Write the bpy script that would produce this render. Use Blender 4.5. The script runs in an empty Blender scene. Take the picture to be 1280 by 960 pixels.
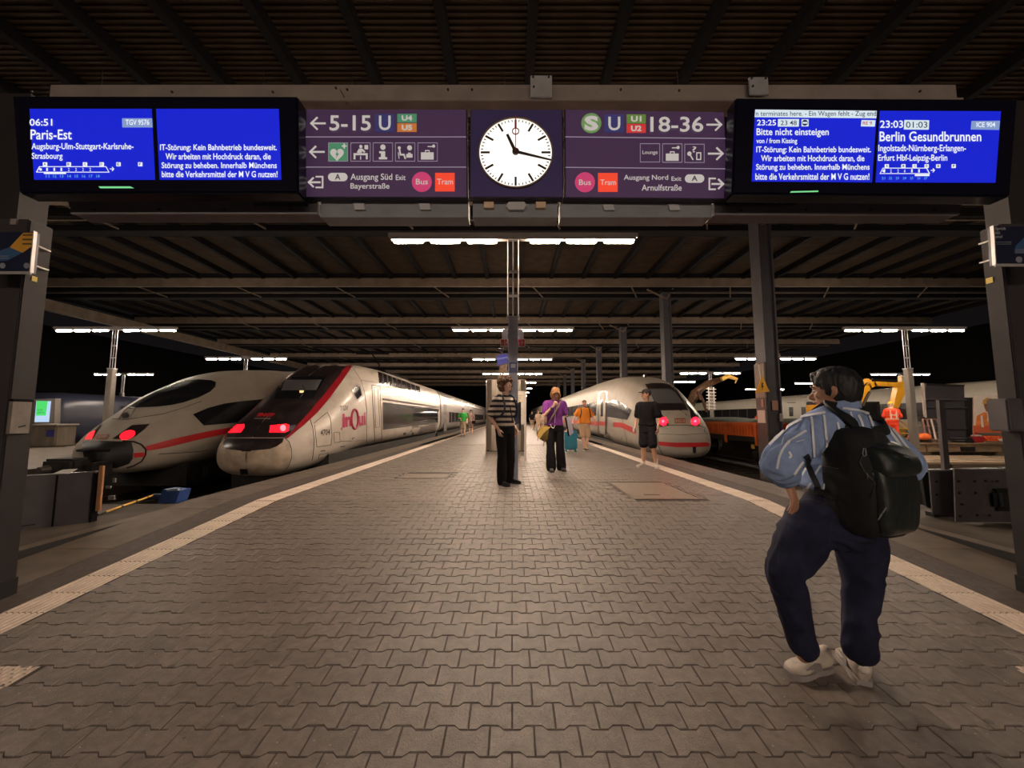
import bpy, bmesh, math, random
import numpy as np
from mathutils import Vector, Matrix
from mathutils.bvhtree import BVHTree
R = math.radians
random.seed(7)
SC = bpy.context.scene
COL = SC.collection

# ---------------------------------------------------------------- camera
CAMZ = 1.13
PITCH = math.atan(41.5 / 480)
cam_d = bpy.data.cameras.new('camera')
cam = bpy.data.objects.new('camera', cam_d)
COL.objects.link(cam)
cam.location = (0, 0, CAMZ)
cam.rotation_euler = (R(90) + PITCH, 0, 0)
cam_d.sensor_width = 36
cam_d.lens = 480 / 1280 * 36
cam_d.clip_start = 0.05
cam_d.clip_end = 400
SC.camera = cam
# ---------------------------------------------------------------- world, exposure
world = bpy.data.worlds.new('night')
SC.world = world
world.use_nodes = True
bg = world.node_tree.nodes['Background']
bg.inputs[0].default_value = (0.9, 0.75, 0.8, 1)
bg.inputs[1].default_value = 0.006
SC.view_settings.view_transform = 'Standard'
SC.view_settings.look = 'None'
SC.view_settings.gamma = 1
SC.view_settings.exposure = 0.0
SC.view_settings.use_curve_mapping = False
TUBE_WARM = 420.0      # strength of the luminous tubes over the middle platform
HALL = 165.0             # downlights over the concourse behind the viewer
TUBE_COOL = 300.0      # those over the outer platforms


# ---------------------------------------------------------------- measuring helpers
def ray(px, py):
    dx, dy = (px - 640) / 480, (480 - py) / 480
    c, s = math.cos(PITCH), math.sin(PITCH)
    return Vector((dx, c - dy * s, s + dy * c))


def P(px, py, Y):
    d = ray(px, py)
    return Vector((0, 0, CAMZ)) + d * (Y / d.y)


def PX(px, py, X):
    d = ray(px, py)
    return Vector((0, 0, CAMZ)) + d * (X / d.x)


def PZ(px, py, z):
    d = ray(px, py)
    return Vector((0, 0, CAMZ)) + d * ((z - CAMZ) / d.z)


RY, RS = 5.4, 0.08       # the platform head: a shallow ramp up to the level platform


def fz(y):
    return min(0.0, (y - RY) * RS)


# ---------------------------------------------------------------- materials
MATS = {}


def mat(name, col, rough=0.6, metal=0.0, emit=None, strength=0.0, var=0.0, scale=8.0, bump=0.0, bscale=60.0,
        spec=0.5, stretch=(1, 1, 1), rand=0.0, coat=0.0, alpha=1.0, speck=None, dirt=None, dscale=1.5):
    if name in MATS:
        return MATS[name]
    m = bpy.data.materials.new(name)
    m.use_nodes = True
    nt = m.node_tree
    N, L = nt.nodes, nt.links
    b = N['Principled BSDF']
    b.inputs['Base Color'].default_value = (*col, 1)
    b.inputs['Roughness'].default_value = rough
    b.inputs['Metallic'].default_value = metal
    b.inputs['Specular IOR Level'].default_value = spec
    b.inputs['Coat Weight'].default_value = coat
    if alpha < 1:
        b.inputs['Alpha'].default_value = alpha
    if emit:
        b.inputs['Emission Color'].default_value = (*emit, 1)
        b.inputs['Emission Strength'].default_value = strength
    tc = None
    if var or bump or dirt:
        mp = N.new('ShaderNodeMapping')
        mp.inputs['Scale'].default_value = stretch
        if speck:
            tc = N.new('ShaderNodeNewGeometry')
            L.new(tc.outputs['Position'], mp.inputs[0])
        else:
            tc = N.new('ShaderNodeTexCoord')
            L.new(tc.outputs['Object'], mp.inputs[0])
    cur = None
    if var:
        n = N.new('ShaderNodeTexNoise')
        n.inputs['Scale'].default_value = scale
        n.inputs['Detail'].default_value = 6
        L.new(mp.outputs[0], n.inputs['Vector'])
        r = N.new('ShaderNodeMapRange')
        r.inputs[1].default_value = 0.3
        r.inputs[2].default_value = 0.7
        r.inputs[3].default_value = 1 - var
        r.inputs[4].default_value = 1 + var
        L.new(n.outputs[0], r.inputs[0])
        cur = r.outputs[0]
    if rand:
        oi = N.new('ShaderNodeObjectInfo')
        r2 = N.new('ShaderNodeMapRange')
        r2.inputs[3].default_value = 1 - rand
        r2.inputs[4].default_value = 1 + rand
        L.new(oi.outputs['Random'], r2.inputs[0])
        if cur:
            mm = N.new('ShaderNodeMath')
            mm.operation = 'MULTIPLY'
            L.new(cur, mm.inputs[0])
            L.new(r2.outputs[0], mm.inputs[1])
            cur = mm.outputs[0]
        else:
            cur = r2.outputs[0]
    colout = None
    if cur:
        mx = N.new('ShaderNodeVectorMath')
        mx.operation = 'SCALE'
        mx.inputs[0].default_value = col
        L.new(cur, mx.inputs[3])
        colout = mx.outputs[0]
    if dirt:
        n3 = N.new('ShaderNodeTexNoise')
        n3.inputs['Scale'].default_value = dscale
        n3.inputs['Detail'].default_value = 8
        n3.inputs['Roughness'].default_value = 0.65
        L.new(mp.outputs[0], n3.inputs['Vector'])
        r3 = N.new('ShaderNodeMapRange')
        r3.inputs[1].default_value = 0.5
        r3.inputs[2].default_value = 0.75
        L.new(n3.outputs[0], r3.inputs[0])
        mi = N.new('ShaderNodeMix')
        mi.data_type = 'RGBA'
        L.new(r3.outputs[0], mi.inputs[0])
        if colout:
            L.new(colout, mi.inputs[6])
        else:
            mi.inputs[6].default_value = (*col, 1)
        mi.inputs[7].default_value = (*dirt, 1)
        colout = mi.outputs[2]
    if speck:
        for sc_, lo, cc_ in ((38.0, .80, speck), (9.0, .80, tuple(c * .55 for c in col))):
            vo = N.new('ShaderNodeTexVoronoi')
            vo.inputs['Scale'].default_value = sc_
            L.new(mp.outputs[0], vo.inputs['Vector'])
            sp = N.new('ShaderNodeSeparateColor')
            L.new(vo.outputs['Color'], sp.inputs[0])
            g1 = N.new('ShaderNodeMath')
            g1.operation = 'GREATER_THAN'
            g1.inputs[1].default_value = lo + .12
            L.new(sp.outputs[0], g1.inputs[0])
            g2 = N.new('ShaderNodeMath')
            g2.operation = 'LESS_THAN'
            g2.inputs[1].default_value = .16
            L.new(vo.outputs['Distance'], g2.inputs[0])
            g3 = N.new('ShaderNodeMath')
            g3.operation = 'MULTIPLY'
            L.new(g1.outputs[0], g3.inputs[0])
            L.new(g2.outputs[0], g3.inputs[1])
            ms = N.new('ShaderNodeMix')
            ms.data_type = 'RGBA'
            L.new(g3.outputs[0], ms.inputs[0])
            L.new(colout, ms.inputs[6])
            ms.inputs[7].default_value = (*cc_, 1)
            colout = ms.outputs[2]
    if colout:
        L.new(colout, b.inputs['Base Color'])
    if bump:
        n2 = N.new('ShaderNodeTexNoise')
        n2.inputs['Scale'].default_value = bscale
        n2.inputs['Detail'].default_value = 4
        L.new(mp.outputs[0], n2.inputs['Vector'])
        bp = N.new('ShaderNodeBump')
        bp.inputs['Strength'].default_value = bump
        bp.inputs['Distance'].default_value = 0.01
        L.new(n2.outputs[0], bp.inputs['Height'])
        L.new(bp.outputs[0], b.inputs['Normal'])
    MATS[name] = m
    return m


def glow(name, col, strength):
    return mat(name, (0.02, 0.02, 0.02), 0.4, emit=col, strength=strength)


# ---------------------------------------------------------------- mesh helpers
class MB:
    def __init__(s):
        s.v, s.f, s.m = [], [], []

    def add(s, vs, fs, mi=0):
        o = len(s.v)
        s.v += [tuple(v) for v in vs]
        s.f += [tuple(o + i for i in f) for f in fs]
        s.m += [mi] * len(fs)
        return s

    def box(s, x0, x1, y0, y1, z0, z1, mi=0):
        vs = [(x, y, z) for z in (z0, z1) for y in (y0, y1) for x in (x0, x1)]
        return s.add(vs, [(0, 2, 3, 1), (4, 5, 7, 6), (0, 1, 5, 4), (1, 3, 7, 5), (3, 2, 6, 7), (2, 0, 4, 6)], mi)

    def bbox(s, x0, x1, y0, y1, z0, z1, b=0.01, mi=0):
        """box with chamfered edges"""
        bm = bmesh.new()
        bmesh.ops.create_cube(bm, size=1)
        for v in bm.verts:
            v.co = Vector(((x0 + x1) / 2 + v.co.x * (x1 - x0), (y0 + y1) / 2 + v.co.y * (y1 - y0),
                           (z0 + z1) / 2 + v.co.z * (z1 - z0)))
        bmesh.ops.bevel(bm, geom=bm.edges[:], offset=b, segments=2, affect='EDGES')
        bm.verts.index_update()
        s.add([v.co.copy() for v in bm.verts], [[v.index for v in f.verts] for f in bm.faces], mi)
        bm.free()
        return s

    def bar(s, a, b, w, h=None, mi=0, up=(0, 0, 1)):
        """rectangular bar from a to b, width w (sideways), height h"""
        h = h or w
        a, b = Vector(a), Vector(b)
        d = (b - a).normalized()
        u = Vector(up)
        if abs(d.dot(u)) > 0.98:
            u = Vector((0, 1, 0))
        sx = d.cross(u).normalized() * (w / 2)
        sy = sx.cross(d).normalized() * (h / 2)
        vs = [p + i * sx + j * sy for p in (a, b) for (i, j) in ((-1, -1), (1, -1), (1, 1), (-1, 1))]
        return s.add(vs, [(0, 1, 2, 3), (7, 6, 5, 4), (0, 4, 5, 1), (1, 5, 6, 2), (2, 6, 7, 3), (3, 7, 4, 0)], mi)

    def tube(s, pts, r, n=10, mi=0, caps=True):
        """round tube along points; r a number or a list"""
        pts = [Vector(p) for p in pts]
        rr = r if isinstance(r, (list, tuple)) else [r] * len(pts)
        o = len(s.v)
        prev = None
        for i, p in enumerate(pts):
            d = (pts[min(i + 1, len(pts) - 1)] - pts[max(i - 1, 0)]).normalized()
            if prev is None:
                u = Vector((0, 0, 1)) if abs(d.z) < 0.9 else Vector((0, 1, 0))
                sx = d.cross(u).normalized()
            else:
                sx = (prev - d * prev.dot(d)).normalized()
            prev = sx
            sy = d.cross(sx)
            for k in range(n):
                a = 2 * math.pi * k / n
                s.v.append(tuple(p + (sx * math.cos(a) + sy * math.sin(a)) * rr[i]))
        for i in range(len(pts) - 1):
            for k in range(n):
                a, b = o + i * n + k, o + i * n + (k + 1) % n
                s.f.append((a, b, b + n, a + n))
                s.m.append(mi)
        if caps:
            s.f.append(tuple(o + k for k in reversed(range(n))))
            s.m.append(mi)
            s.f.append(tuple(o + (len(pts) - 1) * n + k for k in range(n)))
            s.m.append(mi)
        return s

    def disc(s, c, nrm, r, depth, n=32, mi=0):
        c, nrm = Vector(c), Vector(nrm).normalized()
        return s.tube([c, c + nrm * depth], r, n, mi)

    def ell(s, c, r, n=16, k=10, mi=0):
        """ellipsoid"""
        c = Vector(c)
        vs = [c + Vector((0, 0, r[2]))]
        for i in range(1, k):
            t = math.pi * i / k
            for j in range(n):
                a = 2 * math.pi * j / n
                vs.append(c + Vector((r[0] * math.sin(t) * math.cos(a), r[1] * math.sin(t) * math.sin(a), r[2] * math.cos(t))))
        vs.append(c - Vector((0, 0, r[2])))
        fs = [(0, 1 + j, 1 + (j + 1) % n) for j in range(n)]
        for i in range(k - 2):
            for j in range(n):
                a, b = 1 + i * n + j, 1 + i * n + (j + 1) % n
                fs.append((a, a + n, b + n, b))
        e = 1 + (k - 1) * n
        fs += [(e, e - n + (j + 1) % n, e - n + j) for j in range(n)]
        return s.add(vs, fs, mi)

    def prism(s, pts, ext, mi=0):
        """closed polygon pts (3D) extruded by vector ext"""
        pts = [Vector(p) for p in pts]
        n = len(pts)
        e = Vector(ext)
        fs = [tuple(range(n)), tuple(reversed(range(n, 2 * n)))] + [(i + n, (i + 1) % n + n, (i + 1) % n, i) for i in range(n)]
        return s.add(pts + [p + e for p in pts], fs, mi)

    def mesh(s, name, mats, smooth=False):
        me = bpy.data.meshes.new(name)
        me.from_pydata(s.v, [], s.f)
        for m in (mats if isinstance(mats, (list, tuple)) else [mats]):
            me.materials.append(m)
        if any(s.m):
            me.polygons.foreach_set('material_index', s.m)
        me.update()
        bm = bmesh.new()
        bm.from_mesh(me)
        bmesh.ops.recalc_face_normals(bm, faces=bm.faces[:])
        bm.to_mesh(me)
        bm.free()
        if smooth:
            me.polygons.foreach_set('use_smooth', [True] * len(me.polygons))
            try:
                me.set_sharp_from_angle(angle=R(smooth if smooth > 1 else 40))
            except Exception:
                pass
        return me


def world_loc(o):
    v = Vector((0, 0, 0))
    while o:
        v += Vector(o.location)
        o = o.parent
    return v


def link(name, me, parent=None, label=None, cat=None, group=None, kind=None):
    o = bpy.data.objects.new(name, me)
    COL.objects.link(o)
    if parent:
        o.parent = parent
        o.location = -world_loc(parent)
    tag(o, label, cat, group, kind)
    return o


def tag(o, label=None, cat=None, group=None, kind=None):
    if label:
        o['label'] = label
    if cat:
        o['category'] = cat
    if group:
        o['group'] = group
    if kind:
        o['kind'] = kind
    return o


def put(name, mb, mats, parent=None, label=None, cat=None, group=None, kind=None, smooth=False):
    return link(name, mb.mesh(name, mats, smooth), parent, label, cat, group, kind)


def thing(name, label, cat, loc=(0, 0, 0), group=None):
    o = bpy.data.objects.new(name, None)
    COL.objects.link(o)
    o.location = loc
    o.empty_display_size = 0.1
    return tag(o, label, cat, group)


def copy_tree(o, loc=None, parent=None, label=None, group=None):
    c = o.copy()
    COL.objects.link(c)
    if parent:
        c.parent = parent
    if loc is not None:
        c.location = loc
    if label:
        c['label'] = label
    if group:
        c['group'] = group
    for ch in o.children:
        copy_tree(ch, parent=c)
    return c


def evaluated(o):
    dg = bpy.context.evaluated_depsgraph_get()
    me = bpy.data.meshes.new_from_object(o.evaluated_get(dg))
    return me


# ---------------------------------------------------------------- lettering
_tc = bpy.data.curves.new('lettering', 'FONT')
_to = bpy.data.objects.new('lettering', _tc)
COL.objects.link(_to)


def glyphs(s, bold=0.0, res=3):
    _tc.body = s
    _tc.resolution_u = res
    _tc.offset = bold
    _tc.extrude = 0
    me = _to.to_mesh()
    v = [(q.co.x, q.co.y) for q in me.vertices]
    f = [tuple(p.vertices) for p in me.polygons]
    _to.to_mesh_clear()
    xs, ys = [a for a, b in v], [b for a, b in v]
    return v, f, (min(xs), max(xs), min(ys), max(ys))


def words_mb(items, mapper, bold=0.0, res=3):
    """items: (text, x0, y0, x1, y1) boxes in plan coordinates; mapper turns (x, y) into a point"""
    mb = MB()
    for s, x0, y0, x1, y1 in items:
        v, f, (a, b, c, d) = glyphs(s, bold, res)
        vs = [mapper(x0 + (x - a) / (b - a) * (x1 - x0), y1 + (y - c) / (d - c) * (y0 - y1)) for x, y in v]
        mb.add(vs, f)
    return mb


def finish_text():
    bpy.data.objects.remove(_to)
# ================================================================ THE SETTING
M_stone = mat('paving_concrete', (0.150, 0.122, 0.104), 0.50, var=0.22, scale=22, bump=0.25, bscale=160, rand=0.12, dirt=(0.095, 0.076, 0.065), dscale=2.2, speck=(.30, .26, .22))
M_stone2 = mat('paving_concrete_joined', (0.150, 0.122, 0.104), 0.50, var=0.22, scale=22, bump=0.25, bscale=160, dirt=(0.095, 0.076, 0.065), dscale=2.2, speck=(.30, .26, .22))
M_joint = mat('joint_sand', (0.045, 0.033, 0.027), 0.9, var=0.3, scale=30)
M_far = mat('far_paving', (0.145, 0.119, 0.102), 0.5, var=0.2, scale=6, dirt=(0.11, 0.085, 0.07), dscale=0.8)
M_white = mat('tactile_white', (0.55, 0.45, 0.37), 0.6, var=0.12, scale=30, rand=0.05, dirt=(0.38, 0.30, 0.24), dscale=4)
M_asph = mat('asphalt', (0.075, 0.058, 0.050), 0.7, var=0.25, scale=20, bump=0.2, bscale=300)
M_cop = mat('coping_concrete', (0.125, 0.098, 0.076), 0.65, var=0.22, scale=5, bump=0.15, bscale=120, rand=0.05, dirt=(0.085, 0.066, 0.05), dscale=2)
M_pit = mat('pit_concrete', (0.085, 0.066, 0.052), 0.8, var=0.3, scale=3, dirt=(0.03, 0.024, 0.02), dscale=1.2)
M_dark = mat('soot', (0.012, 0.011, 0.011), 0.85, var=0.3, scale=3)
M_rail = mat('rail_steel', (0.12, 0.09, 0.075), 0.35, metal=0.8)
M_corr = mat('roof_sheet', (0.056, 0.041, 0.029), 0.9, spec=.1, var=0.18, scale=2)
M_rib = mat('roof_steel', (0.008, 0.007, 0.008), 0.9, spec=.1, var=0.2, scale=3)
M_tan = mat('girder_paint', (0.15, 0.112, 0.082), 0.8, spec=.2, var=0.18, scale=2, dirt=(0.11, 0.082, 0.062), dscale=1.5)
M_col = mat('column_paint', (0.034, 0.031, 0.038), 0.55, var=0.15, scale=3)
M_coll = mat('column_primer', (0.20, 0.16, 0.13), 0.6, var=0.15, scale=4)
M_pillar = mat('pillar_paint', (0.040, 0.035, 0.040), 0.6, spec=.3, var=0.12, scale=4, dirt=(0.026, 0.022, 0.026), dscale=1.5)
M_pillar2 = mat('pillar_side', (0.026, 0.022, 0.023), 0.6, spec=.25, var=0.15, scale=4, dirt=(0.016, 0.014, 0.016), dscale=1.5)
M_black = mat('black_paint', (0.008, 0.008, 0.009), 0.5)
M_steel = mat('brushed_steel', (0.42, 0.36, 0.30), 0.32, metal=0.9, var=0.15, scale=3, stretch=(6, 6, 0.4))
M_grey = mat('grey_paint', (0.18, 0.18, 0.22), 0.5, var=0.08, scale=5)

SX = 3.22   # inner edge of the white guide strips
EX = 4.43   # platform edge


def slab_profile(x0, x1, ys, ztop, zbot):
    mb = MB()
    n = len(ys)
    for i in range(n):
        for x in (x0, x1):
            mb.v.append((x, ys[i], ztop[i]))
            mb.v.append((x, ys[i], min(zbot, ztop[i] - .15)))
    for i in range(n - 1):
        a, b = 4 * i, 4 * (i + 1)
        mb.f += [(a, a + 2, b + 2, b), (a + 1, b + 1, b + 3, a + 3), (a, b, b + 1, a + 1), (a + 2, a + 3, b + 3, b + 2)]
    mb.f += [(0, 1, 3, 2), (4 * n - 4, 4 * n - 2, 4 * n - 1, 4 * n - 3)]
    mb.m = [0] * len(mb.f)
    return mb


PAVE_END = 16.0
floor = put('floor', slab_profile(-EX + .01, EX - .01, [-6, RY, PAVE_END, PAVE_END + .001, 95],
                                  [fz(-6) - .0045, -.0045, -.0045, 0, 0], -1.1), [M_joint], kind='structure')
far = put('distant_paving', MB().box(-SX, SX, PAVE_END, 95, -.01, .002), M_far, floor)

# --- interlocking stones: 0.2 m wide, courses every 0.1275 m, wavy long sides
PW, PR, WV = 0.2, 0.1275, 0.0105


def stone_mb(seed, x0=-PW / 2, x1=PW / 2, cx=0, cy=0, cz=0, tilt=0, mb=None):
    rs = random.Random(seed)
    g = .0020
    dz = rs.uniform(-.0018, .0018)
    tx, ty = rs.uniform(-.012, .012), rs.uniform(-.012, .012)
    pts = []

    def edge(x):     # the joint line: out at the stone's ends, in at its middle
        a = abs(x) / (PW / 2)
        t = min(1, max(0, (a - .38) / .24))
        return -WV + 2 * WV * t
    xs = [x for x in (-.1, -.062, -.038, 0, .038, .062, .1) if x0 < x < x1]
    xs = [x0 + g] + xs + [x1 - g]
    for x in xs:
        pts.append((x, PR / 2 + edge(x) - g))
    for x in reversed(xs):
        pts.append((x, -PR / 2 - edge(x) + g))
    n = len(pts)
    b = .003
    mx = (x0 + x1) / 2
    vs = []
    for k, (z, sc) in enumerate(((-.03, 0), (-.004, 0), (0, b))):
        for x, y in pts:
            xx = x - math.copysign(sc, x - mx)
            yy = y - math.copysign(sc, y)
            zz = z + dz + xx * tx + yy * ty
            vs.append((cx + xx, cy + yy, cz + zz + yy * tilt))
    fs = [tuple(range(2 * n, 3 * n))]
    for k in range(2):
        for i in range(n):
            j = (i + 1) % n
            fs.append((k * n + i, k * n + j, (k + 1) * n + j, (k + 1) * n + i))
    mb = mb or MB()
    return mb.add(vs, fs)


COVERS = [(1.66, 2.66, 5.42, 6.86), (-2.14, -1.22, 7.25, 7.9)]
stone_meshes = [stone_mb(i).mesh('paving_stone', M_stone) for i in range(14)]
spots = []
r = -14
while True:
    y = 1.690 + PR * r
    if y > PAVE_END - PR:
        break
    off = 0 if r % 2 == 0 else .5
    k = -17
    while k < 18:
        cx = (k + .5 + off) * PW
        a, b = max(cx - PW / 2, -SX), min(cx + PW / 2, SX)
        if b - a > .03 and not any(c[0] - .02 < cx < c[1] + .02 and c[2] - .05 < y < c[3] + .05 for c in COVERS) \
                and not ((cx < -2.66 or cx > 2.80) and y < 2.29 + .0):
            spots.append((y, cx, a - cx, b - cx))
        k += 1
    r += 1
whole = [s for s in spots if s[3] - s[2] > PW - .001 and s[0] > 1.55 and abs(s[1]) < s[0] * 1.36 + .1]
whole.sort(key=lambda s: s[0] ** 2 + .3 * s[1] ** 2)
single = set((s[0], s[1]) for s in whole[:296])
tilt = math.atan(RS)
rest = MB()
for i, (y, cx, a, b) in enumerate(spots):
    if (y, cx) in single:
        o = link('paving_stone', stone_meshes[i * 5 % 14], floor)
        o.location = (cx, y, fz(y))
        o.rotation_euler = (tilt if y < RY else 0, math.pi * 0, 0)
    else:
        stone_mb(i, a, b, cx, y, fz(y), RS if y < RY else 0, rest)
put('paving_stones', rest, M_stone2, floor, kind='stuff')


# --- white ribbed guide strips
def tile_mb(w, l, ribs=7, mb=None, cx=0, cy=0, cz=0, tl=0):
    mb = mb or MB()
    n = ribs
    prof = []
    for i in range(n):
        u0 = -w / 2 + .004 + (w - .008) * i / n
        s = (w - .008) / n
        prof += [(u0, -.004), (u0 + s * .25, -.004), (u0 + s * .4, 0.002), (u0 + s * .85, 0.002), (u0 + s, -.004)]
    vs = []
    for y in (-l / 2 + .003, l / 2 - .003):
        for x, z in prof:
            vs.append((cx + x, cy + y, cz + z + y * tl))
    m = len(prof)
    fs = [(i, i + 1, m + i + 1, m + i) for i in range(m - 1)]
    o = len(vs)
    for y in (-l / 2 + .003, l / 2 - .003):
        for x in (prof[0][0], prof[-1][0]):
            vs.append((cx + x, cy + y, cz - .03 + y * tl))
    fs += [(0, m, o + 2, o), (m - 1, o + 1, o + 3, 2 * m - 1), tuple([o] + list(range(m)) + [o + 1]), tuple([o + 3] + [m + i for i in reversed(range(m))] + [o + 2])]
    return mb.add(vs, fs)


TW, TL = .30, .257
tile_me = tile_mb(TW, TL).mesh('guide_tile', M_white)
rest = MB()
for sx in (-1, 1):
    cx = sx * (SX + TW / 2)
    y = .97 - TL / 2 - TL * 4
    while y < 95:
        if y < 13:
            if y > -.2:
                o = link('guide_tile', tile_me, floor)
                o.location = (cx, y, fz(y))
                o.rotation_euler = (tilt if y < RY - .1 else 0, 0, 0)
            else:
                tile_mb(TW, TL, 7, rest, cx, y, fz(y), RS)
            y += TL
        else:
            ln = .5 if y < 30 else 4
            tile_mb(TW, ln, 7 if y < 20 else 1, rest, cx, y + ln / 2 - TL / 2, 0, 0)
            y += ln
put('guide_strip', rest, M_white, floor, kind='stuff')


# --- white studded warning tiles at the sides of the ramp
def stud_mb():
    mb = MB()
    w = .294
    mb.box(-w / 2, w / 2, -w / 2, w / 2, -.03, -.002)
    for i in range(9):
        for j in range(5):
            x = -w / 2 + w * (i + .5) / 9
            y = -w / 2 + w * (j + .25 + .5 * (i % 2)) / 5
            a, b = .011, .017
            vs = [(x - a, y - b, -.002), (x + a, y - b, -.002), (x + a, y + b, -.002), (x - a, y + b, -.002),
                  (x - a * .5, y - b * .6, .003), (x + a * .5, y - b * .6, .003), (x + a * .5, y + b * .6, .003), (x - a * .5, y + b * .6, .003)]
            mb.add(vs, [(4, 5, 6, 7), (0, 1, 5, 4), (1, 2, 6, 5), (2, 3, 7, 6), (3, 0, 4, 7)])
    return mb


stud_me = stud_mb().mesh('studded_tile', M_white)
for sx, xi in ((-1, 2.625), (1, 2.765)):
    for i in range(2):
        for j in range(4):
            o = link('studded_tile', stud_me, floor)
            y = 2.27 - .15 - .3 * j
            o.location = (sx * (xi + .15 + .3 * i), y, fz(y))
            o.rotation_euler = (tilt, 0, 0)

# --- edge slabs and asphalt band outside the strips
band = MB()
for sx in (-1, 1):
    x0, x1 = sorted((sx * 3.52, sx * 3.84))
    b = slab_profile(x0 + .003, x1 - .003, [-6, RY, 95], [fz(-6), 0, 0], -.2)
    band.add(b.v, b.f)
put('asphalt_band', band, M_asph, floor)
for sx in (-1, 1):
    y = -1.0
    while y < 92:
        ln = 1.2 if y < 22 else 8
        y1 = min(RY, y + ln) if y < RY else y + ln
        x0, x1 = sorted((sx * 3.84, sx * EX))
        b = slab_profile(x0 + .003, x1, [y + .004, y1 - .004], [fz(y) + .003, fz(y1) + .003], -.22)
        put('edge_slab', b, M_cop, floor)
        y = y1

# --- the trackside beside the platform: a floor at the buffers, then the deep track beds
for sx, nm in ((-1, 'west'), (1, 'east')):
    x0, x1 = sorted((sx * (EX + .03), sx * 10.45))
    put('floor', MB().box(x0, x1, -6, 5.6, -1.3, -.10), M_pit, kind='structure')
    x0, x1 = sorted((sx * (EX + .005), sx * (EX + .03)))
    put('floor', MB().box(x0, x1, -6, 5.6, -1.3, -.075), M_dark, kind='structure')
    x0, x1 = sorted((sx * (EX + .03), sx * (EX + .17)))
    put('floor', MB().box(x0, x1, -6, 5.6, -.10, -.075), M_cop, kind='structure')
    x0, x1 = sorted((sx * (EX - .2), sx * 10.5))
    put('floor', MB().box(x0, x1 + (.54 if sx > 0 else 0), 5.6, 95, -1.3, -.92), M_pit, kind='structure')
    # platform of the next tracks
    x0, x1 = (-19.2, -10.5) if sx < 0 else (11.05, 22.6)
    put('floor', MB().box(x0, x1, (8.0 if sx < 0 else 16.8), 95, -1.3, 0), M_cop, kind='structure')
    x0, x1 = (-40, -19.2) if sx < 0 else (22.6, 40)
    put('floor', MB().box(x0, x1, -6, 95, -1.3, -.92), M_pit, kind='structure')
put('floor', MB().box(10.45, 22.6, -6, 16.8, -1.5, -.93), M_pit, kind='structure')
put('floor', MB().box(-19.2, -10.5, -6, 8.0, -1.3, -.10), M_pit, kind='structure')
put('floor', MB().box(-40, 40, -14, -6, -1.3, -.9), M_pit, kind='structure')


# --- tracks
def track(cx, y0, y1, label):
    t = thing('railway_track', label, 'track', (cx, y0, -.92))
    sl = MB()
    for s in (-.7175, .7175):
        mb = MB()
        prof = [(-.07, 0), (.07, 0), (.07, .015), (.01, .03), (.01, .10), (.036, .115), (.036, .15), (-.036, .15), (-.036, .115), (-.01, .10), (-.01, .03), (-.07, .015)]
        mb.prism([(cx + s + x, y0, -.912 + z) for x, z in prof], (0, y1 - y0, 0))
        put('rail', mb, M_rail, t)
    y = y0 + .3
    while y < min(y1, y0 + 24):
        sl.box(cx - 1.25, cx + 1.25, y, y + .22, -.93, -.905)
        y += .62
    put('sleepers', sl, M_dark, t, kind='stuff')


track(-5.95, 6.4, 90, 'railway track in the pit directly left of the platform')
track(-9.0, 6.4, 90, 'railway track second to the left, under the round-nosed white train')
track(5.95, 6.4, 90, 'railway track in the pit directly right of the platform')
track(9.82, 6.4, 90, 'railway track second to the right, under the orange wagon')

# ---------------------------------------------------------------- roof
HC = 1.13 + 7.35
XL, XR = -27.0, 30.0
mb = MB()
y, per = 4.0, .12
ys = []
while y < 46:
    ys += [(y, 0), (y + per * .4, 0), (y + per * .5, .025), (y + per * .9, .025)]
    y += per
vs = []
for y, z in ys:
    vs += [(XL, y, HC + z), (XR, y, HC + z)]
mb.add(vs, [(2 * i, 2 * i + 1, 2 * i + 3, 2 * i + 2) for i in range(len(ys) - 1)])
mb.box(XL, XR, 46, 96, HC, HC + .05)
mb.box(XL, XR, -14, 4.0, HC + .05, HC + .1)
mb.box(XL, XR, -14, 96, HC + .12, HC + .2)
ceiling = put('ceiling', mb, M_corr, kind='structure')
rs = 1.644
x = .37 - 17 * rs
while x < XR:
    put('roof_rib', MB().box(x - .09, x + .09, -6, 94, HC - .26, HC), M_rib, ceiling)
    x += rs
g0 = 11.45
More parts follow.
